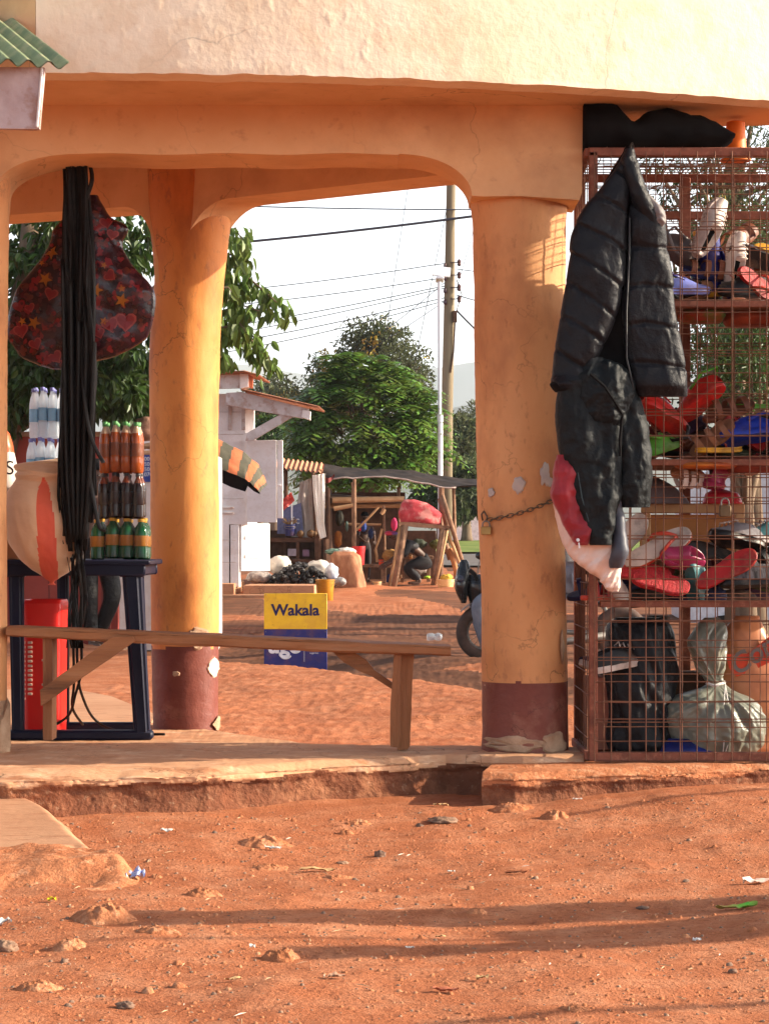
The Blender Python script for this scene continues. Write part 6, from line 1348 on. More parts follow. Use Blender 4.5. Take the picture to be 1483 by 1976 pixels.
bn = drape('blue_banner', 'faded blue grey banner with white letters inside the rusty roofed stall', 'banner', [(534, 985), (534, 1030)], [(580, 970), (585, 1030)], .15, plain('banner_blue', (108, 114, 150), .8), 8., .015)
text('ic', .17, wh, bn, P(571, 1004, Y6) - bn.location + Vector((0, .09, 0)))
drape('red_cloth', 'pinkish red cloth draped on a white stick next to the kiosk shutter', 'cloth', [(540, 968), (542, 990)], [(562, 950), (569, 966)], -.05, plain('salmon_cloth', (215, 90, 80), .8), 4., .08)
q = MB(); q.tube([P(563, 972, Y6) + Vector((0, -.02, 0)), P(563, 1034, Y6) + Vector((0, -.02, 0))], .012, 6); o = q.build('white_stick', M['whitemetal']); tag(o, 'thin white stick rising from the counter below the red cloth', 'stick')
def bucket(label, px, pyb, wpx, hpx, Y, m, name='bucket', lid=None, grp=None):
    t = thing(name, P(px, pyb, Y), label, 'bucket', grp); r = wpx / 2 / F * Y; h = hpx / F * Y
    q = MB(); q.lathe([(r * .74, 0), (r * .80, .01), (r * .96, h * .93), (r * 1.02, h * .94), (r * 1.02, h), (r * .95, h), (r * .9, h * .9), (r * .72, .02)], n=24, cap=False); q.lathe([(r * .02, .015), (r * .76, .015)], n=24, cap=False); q.lathe([(r * .02, .0), (r * .74, .0)], n=24, cap=False); q.build('bucket_body', m, t, False)
    q = MB(); q.lathe([(r * .955, h * .80), (r * .975, h * .80), (r * .985, h * .84), (r * .965, h * .84)], n=24, cap=False); q.tube([(r * .98 * math.cos(a), r * .98 * math.sin(a) - .01, h * .86 - r * .5 * math.sin(math.pi * k / 8)) for k, a in enumerate([math.pi + math.pi * k / 8 for k in range(9)])], .004, 5); q.build('handle', M['steel'] if lid is None else m, t, False); return t
bucket('dark blue pot with dry plants on the stall counter beside the shutter', 560, 1034, 24, 22, Y6, c_('pot_blue', (40, 44, 100)), 'plant_pot')
r9 = random.Random(5); q = MB()
for k in range(40): q.tube([P(556 + r9.uniform(-3, 7), 1013, Y6), P(556 + r9.uniform(-14, 18), 1008 - r9.uniform(0, 10), Y6) + Vector((0, r9.uniform(-.1, .1), 0))], .005, 4)
o = q.build('dry_plant', mat('dry_stalk', (.30, .17, .06), (.20, .11, .04), 9.)); tag(o, 'tuft of dry stalks in the dark blue pot', 'plant')
for px, sz in ((580, 12), (600, 13), (607, 10)):
    q = MB(); q.blob(P(px, 1034 - sz * .3, Y6) + Vector((0, -.02, 0)), (sz / F * Y6 * .6,) * 3, px, .15); o = q.build('gourd', plain('gourd_brown', (100, 70, 40), .7)); tag(o, {580: 'small dark gourd near the pot on the stall counter', 600: 'largest brown gourd on the stall counter', 607: 'brown gourd beside the stall post'}[px], 'gourd', 'gourds on the counter')
for px, py, w_, h_, lab, col in ((563, 1066, 16, 14, 'pale grey box on the lower shelf of the rusty roofed stall', (150, 140, 150)), (590, 1067, 13, 13, 'mauve box on the lower shelf of the rusty roofed stall', (110, 85, 105))):
    q = MB(); q.box(P(px, py, Y6) + Vector((0, .1, 0)), (w_ / F * Y6, .15, h_ / F * Y6)); o = q.build('small_box', plain('box_%d' % px, col, .8)); tag(o, lab, 'box')
# charcoal heap, white sacks, yellow bucket, earth mound
YH = 33.5
ch_ = thing('charcoal_heap', (X(575, YH), YH, G(0, YH, False)), 'heap of glossy black charcoal and plastic beside the kiosk step', 'heap')
q = MB(); rh = random.Random(4)
for k in range(230):
    u = rh.uniform(-1, 1); hgt = 40 * (1 - abs(u) ** 1.6) * rh.random() ** .8; q.blob(P(578 + u * 66, 1128 - hgt, YH) + Vector((0, rh.uniform(-.35, .35) + .2, 0)), (rh.uniform(.02, .06), rh.uniform(.02, .06), rh.uniform(.02, .05)), k * 1.7, .35, 2.5, 4)
q.build('charcoal', mat('charcoal', (.008, .0075, .008), (.025, .022, .023), 9., .45, .6, 40., spec=.3), ch_, auto=0, recalc=False, smooth=False)
def lump(name, label, cat, px, py, rx, rz, Y, m, seed, amp=.2, ry=None, grp=None, part='cloth'):
    t = thing(name, P(px, py + rz, Y), label, cat, grp); q = MB(); q.blob(P(px, py, Y), (rx / F * Y, ry or rx / F * Y, rz / F * Y), seed, amp, 2.2, 14); q.build(part, m, t, auto=0); return t
sw = mat('dirty_white_sack', (.58, .53, .46), (.36, .32, .28), 5., .6, .3, 25.)
lump('white_sack', 'dirty white sack lying behind the black charcoal heap', 'sack', 614, 1096, 26, 15, YH + .4, sw, 3., grp='sacks by the charcoal'); lump('white_sack', 'bluish white sack at the right end of the charcoal heap', 'sack', 640, 1105, 13, 17, YH + .1, mat('blue_white_sack', (.62, .62, .62), (.30, .36, .5), 7., .5, .3, 25.), 5., grp='sacks by the charcoal')
lump('white_sack', 'grey sack slumped between the kiosk door and the charcoal heap', 'sack', 540, 1092, 22, 20, YH + .4, sw, 7., grp='sacks by the charcoal'); lump('white_sack', 'grey patterned sack lying on the kiosk step edge', 'sack', 500, 1114, 24, 12, YH, mat('patterned_sack', (.36, .31, .28), (.12, .10, .10), 14., .7, .3), 9., grp='sacks by the charcoal')
lump('grey_bag', 'grey plastic bag on the ground between the yellow bucket and the earth mound', 'bag', 656, 1122, 12, 9, 33., mat('grey_bag_plastic', (.28, .26, .25), (.14, .13, .13), 9., .4, .3), 11.)
bucket('mustard yellow bucket standing by the kiosk step', 627, 1162, 37, 44, 30.5, mat('bucket_yellow', lin((190, 130, 20)), lin((150, 95, 15)), 4., .5, .1), lid=1)
YEM = 34.5
em = thing('earth_mound', (X(672, YEM), YEM, G(0, YEM, False)), 'tall block of cut red earth used as a counter near the stalls', 'mound')
q = MB(); q.loft([(1064, 640, 680, .2), (1072, 634, 690, .26), (1100, 640, 700, .3), (1120, 644, 707, .32), (1136, 646, 709, .34)], YEM, 48, 6, lambda x, z, u, v: .05 * fbm(x * 3, z * 1.2, 3., 4) + .02 * noise.noise((u * 30, z * 3, 1.)), pw=3.); q.build('earth', mat('cut_earth', (.36, .15, .075), (.24, .095, .05), 6., .95, .7, 20., st=(1, 1, .5), c3=(.46, .24, .13), sc3=9.), em, auto=0)
lump('white_cloth', 'white cloth crumpled on top of the earth mound', 'cloth', 668, 1064, 18, 7, YEM, plain('cloth_white', (215, 205, 195), .8), 2., .3); lump('striped_cloth', 'dark and green striped cloth lying on the earth mound', 'cloth', 644, 1065, 17, 6, YEM, mat('greenstripe', lin((120, 150, 130)), lin((40, 40, 40)), 12., .8, .2, st=(1, 1, 6)), 4., .3)
bucket('bright red bucket standing behind the earth mound', 692, 1090, 25, 36, YEM + .5, plain('bucket_red', (215, 45, 48), .45), lid=1)
# long stall with the dark tarp awning
stB = thing('tarp_stall', (X(740, 37.), 37., .43), 'pole framed market stall under a sagging dark tarp, with dim goods inside', 'stall')
YT = 36.6
def tf(u, v, o=0.):
    px = 618 + 312 * u; top = 904 + 30 * u + 3 * math.sin(u * 9); drop = interp([(0, 34), (.06, 20), (.15, 10), (.25, 9), (.4, 6), (.6, 12), (.75, 14), (.84, 9), (.88, 6), (1, 4)], u)[0]
    p = P(px, top + drop * sstep(.55, 1, v) - 10 * (1 - v) * .0, YT); p.y += 1.6 - 1.9 * v + .05 * fbm(u * 5, v * 2, 2., 3); p.z += .12 * (1 - v) - .05 * math.sin(math.pi * v) + .02 * fbm(u * 8, v * 3, 5., 3) + o; return p
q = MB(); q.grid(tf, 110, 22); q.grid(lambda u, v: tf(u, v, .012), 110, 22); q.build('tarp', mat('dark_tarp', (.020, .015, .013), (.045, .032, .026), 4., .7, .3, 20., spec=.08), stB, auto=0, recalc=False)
q = MB(); q.tube([tf(u / 30, 1., .0) + Vector((0, -.01, 0)) for u in range(26)], .014, 6); q.build('tarp_hem', mat('hem_pale', (.44, .36, .32), (.30, .2, .17), 9., .5), stB, auto=0)
q = MB(); q.grid(lambda u, v: P(620 + 26 * u, 914 + 10 * math.sin(u * 3) + 14 * v * (1 - u * .6), YT) + Vector((0, -.36 + .03 * math.sin(u * 9), 0)), 12, 8); q.build('red_patch', plain('patch_red', (120, 36, 32), .7), stB, auto=0)
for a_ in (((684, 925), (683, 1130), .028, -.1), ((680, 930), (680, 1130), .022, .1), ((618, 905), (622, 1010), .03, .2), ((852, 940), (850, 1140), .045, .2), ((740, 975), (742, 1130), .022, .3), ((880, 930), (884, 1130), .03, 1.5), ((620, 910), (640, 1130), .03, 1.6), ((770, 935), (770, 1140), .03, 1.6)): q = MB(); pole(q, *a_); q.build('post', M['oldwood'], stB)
for a_ in (((640, 965), (780, 962), .05, .3), ((620, 975), (785, 975), .04, .6), ((644, 982), (682, 975), .035, .0), ((664, 1011), (735, 1012), .022, .3), ((687, 1023), (730, 978), .02, .2), ((741, 982), (735, 992), .035, .25), ((737, 1020), (724, 1060), .02, .2), ((724, 1060), (727, 1085), .024, .2)): q = MB(); pole(q, *a_); q.build('rail', M['palewood'], stB)
q = MB(); q.grid(lambda u, v: P(612 + 170 * u, 950 + 12 * u + 8 * v, Y6) + Vector((0, 1.6 - 1.2 * v, .015 * math.sin(v * 60))), 20, 40); q.grid(lambda u, v: P(612 + 170 * u, 950 + 12 * u + 8 * v, Y6) + Vector((0, 1.6 - 1.2 * v, .012 + .015 * math.sin(v * 60))), 20, 40); q.build('inner_roof', mat('old_inner_roof', (.34, .22, .14), (.20, .11, .07), 5., .8), stB, auto=0, recalc=False)
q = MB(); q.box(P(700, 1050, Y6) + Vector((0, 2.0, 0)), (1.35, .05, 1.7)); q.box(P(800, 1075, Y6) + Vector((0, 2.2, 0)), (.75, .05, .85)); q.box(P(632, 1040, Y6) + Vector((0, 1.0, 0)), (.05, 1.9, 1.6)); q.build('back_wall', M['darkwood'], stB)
q = MB(); q.box(P(724, 1092, Y6) + Vector((0, .35, 0)), (.48, .5, .05)); q.box(P(740, 1116, Y6) + Vector((0, .12, 0)), (.08, .08, .36)); q.box(P(705, 1116, Y6) + Vector((0, .5, 0)), (.07, .07, .36)); q.box(P(800, 1076, Y6) + Vector((0, .7, 0)), (.60, .5, .05)); q.box(P(776, 1106, Y6) + Vector((0, .7, 0)), (.06, .06, .45)); q.box(P(828, 1106, Y6) + Vector((0, .7, 0)), (.06, .06, .45)); q.build('counter', M['oldwood'], stB)
for k, (px, py, rx, rz, lab, col, nm, ct) in enumerate([(655, 1000, 8, 15, 'black and yellow bag hanging inside the dark stall', (40, 36, 24), 'hanging_bag', 'bag'), (760, 1012, 6, 12, 'bright pink cloth hanging from the stall rail', (215, 50, 100), 'hanging_cloth', 'cloth'), (701, 1016, 6, 10, 'small blue cloth hanging from the stall pole', (40, 64, 130), 'hanging_cloth', 'cloth'), (694, 1022, 3, 4, 'tiny red ribbon beside the blue cloth', (220, 40, 50), 'ribbon', 'ribbon'), (652, 1040, 8, 16, 'mustard cloth hanging low in the dark stall', (150, 85, 20), 'hanging_cloth', 'cloth'), (669, 1015, 3, 10, 'grey green cloth beside the black and yellow bag', (100, 120, 110), 'hanging_cloth', 'cloth'), (715, 1030, 5, 10, 'navy cloth hanging in shade at the back of the stall', (30, 40, 80), 'hanging_cloth', 'cloth')]):
    lump(nm, lab, ct, px, py, rx, rz, Y6 + .25, plain('cloth_%d' % k, col, .8), k * 2.1, .2, .06, 'goods hanging in the stall')
lump('straw_basket', 'round straw coloured basket heaped on the stall counter', 'basket', 752, 1072, 15, 12, Y6 + .1, mat('straw', (.46, .24, .07), (.30, .14, .04), 25., .9, .6, 40., st=(1, 1, 4)), 3., .18, part='weave')
bucket('small orange red cup on the stall counter', 735, 1090, 11, 10, Y6 + .0, plain('cup_orange', (235, 80, 40), .45), 'cup'); bucket('cream pail on the ground under the stall counter', 727, 1141, 19, 19, 35.4, plain('pail_cream', (225, 180, 125), .6), 'pail')
for k, (px, py, rx, rz, lab, col, nm, ct) in enumerate([(806, 1050, 17, 10, 'dark green heap of vegetables behind the rack table', (50, 56, 40), 'vegetable_heap', 'vegetables'), (840, 1050, 12, 9, 'olive green heap of fruit near the rack leg', (96, 92, 40), 'vegetable_heap', 'vegetables'), (800, 1098, 22, 14, 'grey stuffed sack under the rear counter', (120, 104, 98), 'grey_sack', 'sack'), (824, 1114, 6, 3, 'lime green packet on the ground under the rack', (150, 200, 40), 'packet', 'packet'), (762, 1100, 9, 14, 'orange brown bundle leaning under the rack', (170, 84, 40), 'bundle', 'bundle'), (752, 1118, 8, 10, 'blue bundle under the stall counter', (50, 70, 140), 'bundle', 'bundle'), (772, 1112, 4, 5, 'pale round onion on the shelf under the rack', (190, 150, 110), 'onion', 'onion'), (792, 1074, 4, 5, 'small tan gourd standing on the rear counter', (190, 140, 90), 'gourd', 'gourd')]):
    lump(nm, lab, ct, px, py, rx, rz, Y6 + .45, plain('goods_%d' % k, col, .8), k * 3.1, .22, .12)
# rack with the red bundle on top and the leaning poles
rack = thing('rough_rack', (X(812, Y6), Y6 - .3, gz), 'rough pole rack table carrying a red bundle, with slanting poles on its right', 'rack')
q = MB(); q.prism([(770, 1007), (800, 1008), (866, 1015), (868, 1021), (800, 1017), (772, 1013)], lambda p: P(p[0], p[1], Y6 - .5), lambda p: P(p[0], p[1], Y6 - .5) + Vector((0, .45, 0))); q.build('table_top', M['oldwood'], rack)
def rpole(a, b, r, y0=-.5, y1=-.5, m=None, nm='leg'): q = MB(); pole(q, a, b, r, y0, y1); q.build(nm, m or M['oldwood'], rack, auto=0)
rpole((781, 1014), (757, 1143), .055, -.45, -.6); rpole((772, 1016), (748, 1142), .025, -.3, -.5, M['palewood']); rpole((852, 1020), (832, 1138), .045, -.45, -.55); rpole((861, 1024), (836, 1136), .022, -.5, -.6, M['palewood']); rpole((764, 1132), (832, 1130), .035, -.5, -.5, nm='rail')
rpole((851, 956), (892, 1092), .04, -.3, -.4, nm='pole'); rpole((849, 962), (862, 1020), .05, -.1, -.2, nm='pole'); rpole((858, 1020), (884, 1086), .03, -.3, -.5, M['palewood'], 'pole'); rpole((866, 1060), (880, 1110), .045, -.3, -.5, mat('orange_plank', (.50, .22, .09), (.36, .14, .05), 6.), 'pole'); rpole((858, 1050), (868, 1080), .05, -.1, -.1, nm='pole')
rb_ = thing('red_bundle', P(810, 1008, Y6), 'big dusty red cloth bundle lying on top of the pole rack', 'bundle')
q = MB(); q.loft([(964, 778, 800, .05), (970, 774, 822, .14), (985, 771, 845, .2), (1000, 770, 852, .22), (1010, 772, 852, .2), (1014, 780, 850, .12)], Y6 - .28, 44, 6, lambda x, z, u, v: .03 * fbm(x * 5, z * 6, 3., 4), pw=2.6); q.build('cloth', mat('dusty_red_cloth', lin((190, 70, 76)), lin((150, 44, 50)), 7., .9, .4, 25., c3=(.52, .26, .22), sc3=6., amt3=.6), rb_, auto=0)
bucket('big cream bucket of yellow cloths at the foot of the slanting poles', 859, 1144, 34, 26, 34.8, mat('bucket_cream', lin((235, 190, 135)), lin((215, 165, 110)), 4., .5), lid=1)
lump('yellow_cloth', 'yellow cloth spilling out of the cream bucket', 'cloth', 861, 1115, 12, 7, 34.8, plain('yellowc', (215, 170, 60), .8), 3., .3)
# people at the stalls
J, s = stand(X(703, 36.9), 36.9, G(0, 36.9, False), 1.08, 20, arms='fwd'); figure('person', 'child in dark clothes standing deep in the shade of the tarp stall', J, [('trousers', TR(), .02, plain('dk_trousers', (40, 34, 36), .8)), ('shirt', SHT(), .02, plain('dk_shirt', (60, 44, 46), .8))], hair=('hair', M['soft_black']), s=s, sub=1)
J, s = stand(X(812, 35.9), 35.9, G(0, 35.9, False), 1.5, -75, lean=58, arms='fwd', legs=((-.10, .05), (.10, .05)), squat=.45)
figure('person', 'person in a black top and blue red cap crouching behind the pole rack', J, [('trousers', TR(), .02, plain('bk_trousers', (34, 32, 36), .8)), ('shirt', SHT(), .03, plain('bk_top', (30, 28, 32), .7))], hair=('cap', mat('blue_red_cap', lin((60, 90, 170)), lin((170, 40, 50)), 3., .8)), s=s, sub=1)
# ---------------------------------------------------------------- motorbike and rider half hidden by the ochre pillar
YMB = 20.
gzb = G(X(930, YMB), YMB, False) - .01
bike = thing('motorbike', (X(1010, YMB), YMB, gzb), 'black motorbike seen from the side, its front wheel sticking out left of the ochre pillar', 'motorbike')
def bp(px, py): return P(px, py, YMB)
def wheel(px, py, R_, nm):
    c = bp(px, py); t_ = MB(); n = 30; ring = []
    vs = []
    for i in range(n):
        a = 2 * math.pi * i / n
        for j in range(10):
            b = 2 * math.pi * j / 10; r_ = R_ - .05 + .05 * math.cos(b); vs.append(c + Vector((r_ * math.cos(a), .048 * math.sin(b), r_ * math.sin(a))))
    t_.add(vs, [(i * 10 + j, i * 10 + (j + 1) % 10, ((i + 1) % n) * 10 + (j + 1) % 10, ((i + 1) % n) * 10 + j) for i in range(n) for j in range(10)])
    o = t_.build(nm, mat('tyre_rubber', (.05, .032, .025), (.10, .055, .04), 12., .85), bike, auto=0)
    q = MB(); q.tube([c + Vector(((R_ - .095) * math.cos(R(a)), 0, (R_ - .095) * math.sin(R(a)))) for a in range(0, 361, 12)], .016, 6, cap=False)
    for k in range(18): a = R(k * 20); q.tube([c + Vector((.03 * math.cos(a), .02 * (-1) ** k, .03 * math.sin(a))), c + Vector(((R_ - .1) * math.cos(a + .2), 0, (R_ - .1) * math.sin(a + .2)))], .0025, 4)
    q.lathe([(.045, -.05), (.05, -.04), (.05, .04), (.045, .05)], c, 14, M=Matrix.Rotation(R(90), 3, 'X')); q.build('rim', M['steel'], o, auto=0)
wheel(934, 1220, 55 / F * YMB, 'wheel'); wheel(1196, 1222, 53 / F * YMB, 'wheel')
blkp = mat('black_fairing', (.012, .012, .014), (.02, .018, .018), 6., .22, spec=.6)
q = MB(); q.loft([(1080, 890, 901, .03), (1086, 886, 905, .05), (1100, 882, 908, .08), (1125, 877, 905, .11), (1142, 879, 902, .10), (1156, 885, 900, .07), (1164, 889, 898, .03)], YMB, 36, 6, lambda x, z, u, v: .006 * fbm(x * 9, z * 9, 1., 2)); q.build('fairing', blkp, bike, auto=0)
q = MB(); q.blob(bp(893, 1118) + Vector((-.02, -.03, 0)), (.045, .09, .05), 1., .05, 2., 10); q.build('headlight', mat('lamp_glass', (.03, .03, .05), None, rough=.15, spec=.7), bike, auto=0)
q = MB(); q.tube([bp(934, 1220) + Vector((0, -.07, 0)), bp(962, 1110) + Vector((0, -.07, 0))], .022, 8); q.tube([bp(934, 1220) + Vector((0, .07, 0)), bp(962, 1110) + Vector((0, .07, 0))], .022, 8); q.build('fork', M['steel'], bike)
vs = MB(); vs.grid(lambda u, v: bp(934, 1220) + Vector(((60 / F * YMB) * math.cos(R(30 + 110 * u)), -.06 + .12 * v, (60 / F * YMB) * math.sin(R(30 + 110 * u)) + .012 * math.sin(math.pi * v))), 20, 6); vs.build('mudguard', mat('dusty_mudguard', (.22, .15, .12), (.12, .08, .07), 5., .5), bike, auto=0)
q = MB(); q.tube([bp(958, 1092) + Vector((0, -.36, .02)), bp(950, 1096) + Vector((0, -.15, 0)), bp(955, 1104), bp(950, 1096) + Vector((0, .15, 0)), bp(958, 1092) + Vector((0, .36, .02))], .013, 8); q.tube([bp(918, 1108) + Vector((0, -.30, 0)), bp(920, 1090) + Vector((0, -.31, 0)), bp(924, 1078) + Vector((0, -.31, 0))], .006, 6); q.build('handlebar', M['steel'], bike)
q = MB(); q.blob(bp(925, 1072) + Vector((0, -.31, 0)), (.05, .02, .035), 0, 0, 1, 8); q.build('mirror', blkp, bike)
q = MB(); q.loft([(1108, 900, 930, .04), (1120, 898, 950, .09), (1140, 900, 960, .11), (1165, 905, 950, .08), (1185, 915, 940, .05)], YMB + .02, 28, 5, lambda x, z, u, v: .01 * fbm(x * 9, z * 9, 3., 3)); q.build('front_cowl', blkp, bike, auto=0)
q = MB(); q.tube([bp(905, 1100) + Vector((0, -.1, 0)), bp(914, 1108) + Vector((0, -.12, 0)), bp(920, 1120) + Vector((0, -.13, 0))], .02, 8); q.build('cable', M['black'], bike)
q = MB(); q.loft([(1112, 975, 1040, .06), (1125, 962, 1062, .12), (1145, 965, 1070, .13), (1158, 985, 1065, .08)], YMB, 28, 5); q.build('tank', blkp, bike, auto=0)
q = MB(); q.loft([(1122, 1060, 1200, .08), (1130, 1052, 1215, .13), (1142, 1056, 1212, .12), (1148, 1070, 1200, .08)], YMB, 28, 4); q.build('seat', M['soft_black'], bike, auto=0)
q = MB(); q.blob(bp(1030, 1200), (.17, .13, .16), 3., .12, 3., 10); q.build('engine', M['steel'], bike, auto=0)
q = MB(); q.tube([bp(962, 1120), bp(1000, 1215), bp(1100, 1220), bp(1196, 1222)], .022, 8); q.tube([bp(970, 1130), bp(1080, 1148), bp(1200, 1150)], .02, 8); q.tube([bp(1150, 1150), bp(1196, 1222)], .02, 8); q.build('chassis', M['steel'], bike, auto=0)
q = MB(); q.tube([bp(1010, 1215) + Vector((0, -.14, 0)), bp(1080, 1238) + Vector((0, -.15, 0)), bp(1230, 1215) + Vector((0, -.16, 0))], [.02, .03, .04], 10); q.build('exhaust', M['steel'], bike, auto=0)
pv = bp(1085, 1112); U = Vector((0, 0, 1)); J = dict(root=pv, pelvis=pv, belly=pv + Vector((-.03, 0, .16)), chest=pv + Vector((-.08, 0, .38)), neck=pv + Vector((-.10, 0, .54)), jaw=pv + Vector((-.13, 0, .63)), head=pv + Vector((-.13, 0, .73)), face=Vector((-1, 0, 0)), foot=Vector((-1, 0, -.1)))
for n, sg in (('L', -1), ('R', 1)):
    J['hip' + n] = pv + Vector((-.02, .1 * sg, -.02)); J['kn' + n] = bp(912, 1162) + Vector((.02, .22 * sg, 0)); J['an' + n] = bp(946, 1262) + Vector((0, .20 * sg, 0)); J['sh' + n] = J['chest'] + Vector((0, .18 * sg, .09)); J['el' + n] = J['sh' + n] + Vector((-.18, .08 * sg, -.22)); J['wr' + n] = bp(968, 1092) + Vector((0, .32 * sg, .01))
figure('person', 'motorbike rider in grey jeans whose bent knee shows beside the ochre pillar', J, [('jeans', [['pelvis', 'hipL', 'knL', 'anL'], ['pelvis', 'hipR', 'knR', 'anR']], .018, M['jeans']), ('jacket', [['pelvis', 'belly', 'chest', 'neck'], ['chest', 'shL', 'elL', 'wrL'], ['chest', 'shR', 'elR', 'wrR']], .018, plain('rider_jacket', (60, 56, 60), .7))], hair=('hair', M['soft_black']))
# ---------------------------------------------------------------- utility pole, lamp post, wires
YU = 52.
up_ = thing('utility_pole', (X(860, YU), YU, .8), 'tall weathered wooden utility pole with insulators and service boxes', 'utility pole')
q = MB(); q.tube([(X(860, YU), YU, .6), P(862, 800, YU), P(866, 600, YU), P(869, 400, YU), P(872, 200, YU), P(874, 60, YU)], [.135, .13, .12, .105, .095, .09], 14); q.build('shaft', M['polewood'], up_, auto=0)
for py in (508, 532, 556, 578):
    q = MB(); q.lathe([(.02, -.08), (.05, -.05), (.035, -.02), (.05, .02), (.03, .06), (.01, .08)], P(885, py, YU) + Vector((0, -.12, 0)), 10); q.tube([P(868, py, YU) + Vector((0, -.12, 0)), P(885, py, YU) + Vector((0, -.12, 0))], .012, 6); q.lathe([(.02, -.06), (.04, -.03), (.03, .04), (.01, .06)], P(858, py + 6, YU) + Vector((0, -.13, 0)), 8)
    q.build('insulator', c_('insulator_brown', (70, 40, 50), .4), up_)
q = MB(); q.box(P(877, 612, YU) + Vector((0, -.12, 0)), (.09, .09, .26)); q.tube([P(877, 620, YU) + Vector((0, -.1, 0)), P(874, 680, YU) + Vector((0, -.1, 0)), P(868, 720, YU) + Vector((0, -.14, 0))], .02, 6); q.tube([P(880, 540, YU) + Vector((0, -.1, 0)), P(890, 570, YU) + Vector((0, -.14, 0)), P(880, 600, YU) + Vector((0, -.12, 0))], .01, 5); q.build('service_box', M['darkwood'], up_)
YL = 46.
lamp = thing('solar_street_lamp', (X(849, YL), YL, .68), 'white solar street lamp post with a tilted panel in front of the wooden pole', 'street lamp')
q = MB(); q.tube([(X(849, YL), YL, .6), P(849, 812, YL)], .052, 12); q.tube([P(849, 814, YL), P(848, 800, YL)], .062, 12); q.tube([P(848, 802, YL), P(847, 530, YL)], .036, 12); q.build('shaft', M['whitemetal'], lamp)
q = MB(); q.box(P(851, 524, YL) + Vector((0, 0, .0)), (.36, .26, .03), Euler((R(50), R(6), 0))); q.build('solar_panel', M['whitemetal'], lamp)
q = MB(); q.box(P(848, 540, YL) + Vector((0, -.05, 0)), (.16, .34, .05), Euler((R(-8), 0, 0)), .01); q.build('lamp_head', M['whitemetal'], lamp)
wm = plain('wire_dark', (70, 66, 76), .6)
for i, (a, b, sag, lab, r) in enumerate([((430, 472), (960, 412), 3, 'thick overhead cable crossing the sky highest but one', .03), ((430, 398), (960, 406), 2, 'topmost overhead cable crossing under the beam', .015), ((380, 568), (862, 508), 5, 'overhead wire meeting the pole at its highest insulator', .011), ((380, 596), (858, 536), 5, 'overhead wire passing behind the lamp head', .011), ((330, 648), (858, 552), 5, 'overhead wire just below the lamp head', .011), ((330, 665), (858, 556), 6, 'lower overhead wire running to the pole', .010), ((330, 680), (860, 574), 7, 'second lowest overhead wire running to the pole', .011), ((380, 690), (860, 580), 8, 'lowest overhead wire running to the pole', .010), ((745, 640), (790, 340), 0, 'thin steep guy wire left of the pole', .008), ((800, 700), (862, 400), 0, 'thin steep guy wire nearest the lamp post', .008), ((880, 600), (990, 700), 4, 'sagging cable from the pole down to the right', .022), ((880, 520), (1000, 530), 2, 'wire from the pole to the right, upper', .010), ((880, 570), (1000, 600), 2, 'wire from the pole to the right, lower', .012), ((740, 640), (858, 545), 2, 'slanting wire joining the pole from the olive tree', .008), ((690, 690), (860, 580), 2, 'slanting wire rising from the olive tree, lowest', .008), ((880, 560), (920, 420), 0, 'thin stay wire right of the pole', .007)]):
    q = MB(); q.tube([P(a[0] + (b[0] - a[0]) * k / 16, a[1] + (b[1] - a[1]) * k / 16 + sag * 4 * (k / 16) * (1 - k / 16), YU) + Vector((0, (0. if abs(b[0] - 860) < 12 and k == 16 else -.1), 0)) for k in range(17)], r, 5); tag(q.build('overhead_wire', wm, auto=0), lab, 'wire', 'overhead wires')
# pale building and parked van beyond
q = MB(); q.box((X(905, 70), 70, Z(1020, 70)), (1.4, 1.5, .7)); o = q.build('pale_hut', plain('pale_wall', (225, 220, 215), .8)); tag(o, 'pale sunlit wall of a low hut beyond the verge', 'hut')
Yv = 26.
van = thing('parked_van', (X(1440, Yv), Yv, .05), 'pale grey van parked behind the cage, seen through the mesh', 'van')
q = MB(); q.prism([(1330, 1240), (1325, 1060), (1345, 920), (1370, 906), (1650, 900), (1665, 1240)], lambda p: P(p[0], p[1], Yv) , lambda p: P(p[0], p[1], Yv) + Vector((0, 1.6, 0))); q.build('van_body', plain('van_grey', (200, 204, 215), .35), van, auto=30)
for px in (1400, 1590): q = MB(); q.lathe([(.30, -.1), (.34, -.08), (.34, .08), (.30, .1)], P(px, 1245, Yv) + Vector((0, .05, 0)), 24, M=Matrix.Rotation(R(90), 3, 'X')); q.build('wheel', M['black'], van)
q = MB(); q.box(P(1420, 985, Yv) + Vector((0, -.004, 0)), (.5, .02, .3)); q.box(P(1540, 985, Yv) + Vector((0, -.004, 0)), (.5, .02, .3)); q.build('window', mat('van_glass', (.05, .06, .08), None, rough=.1), van)
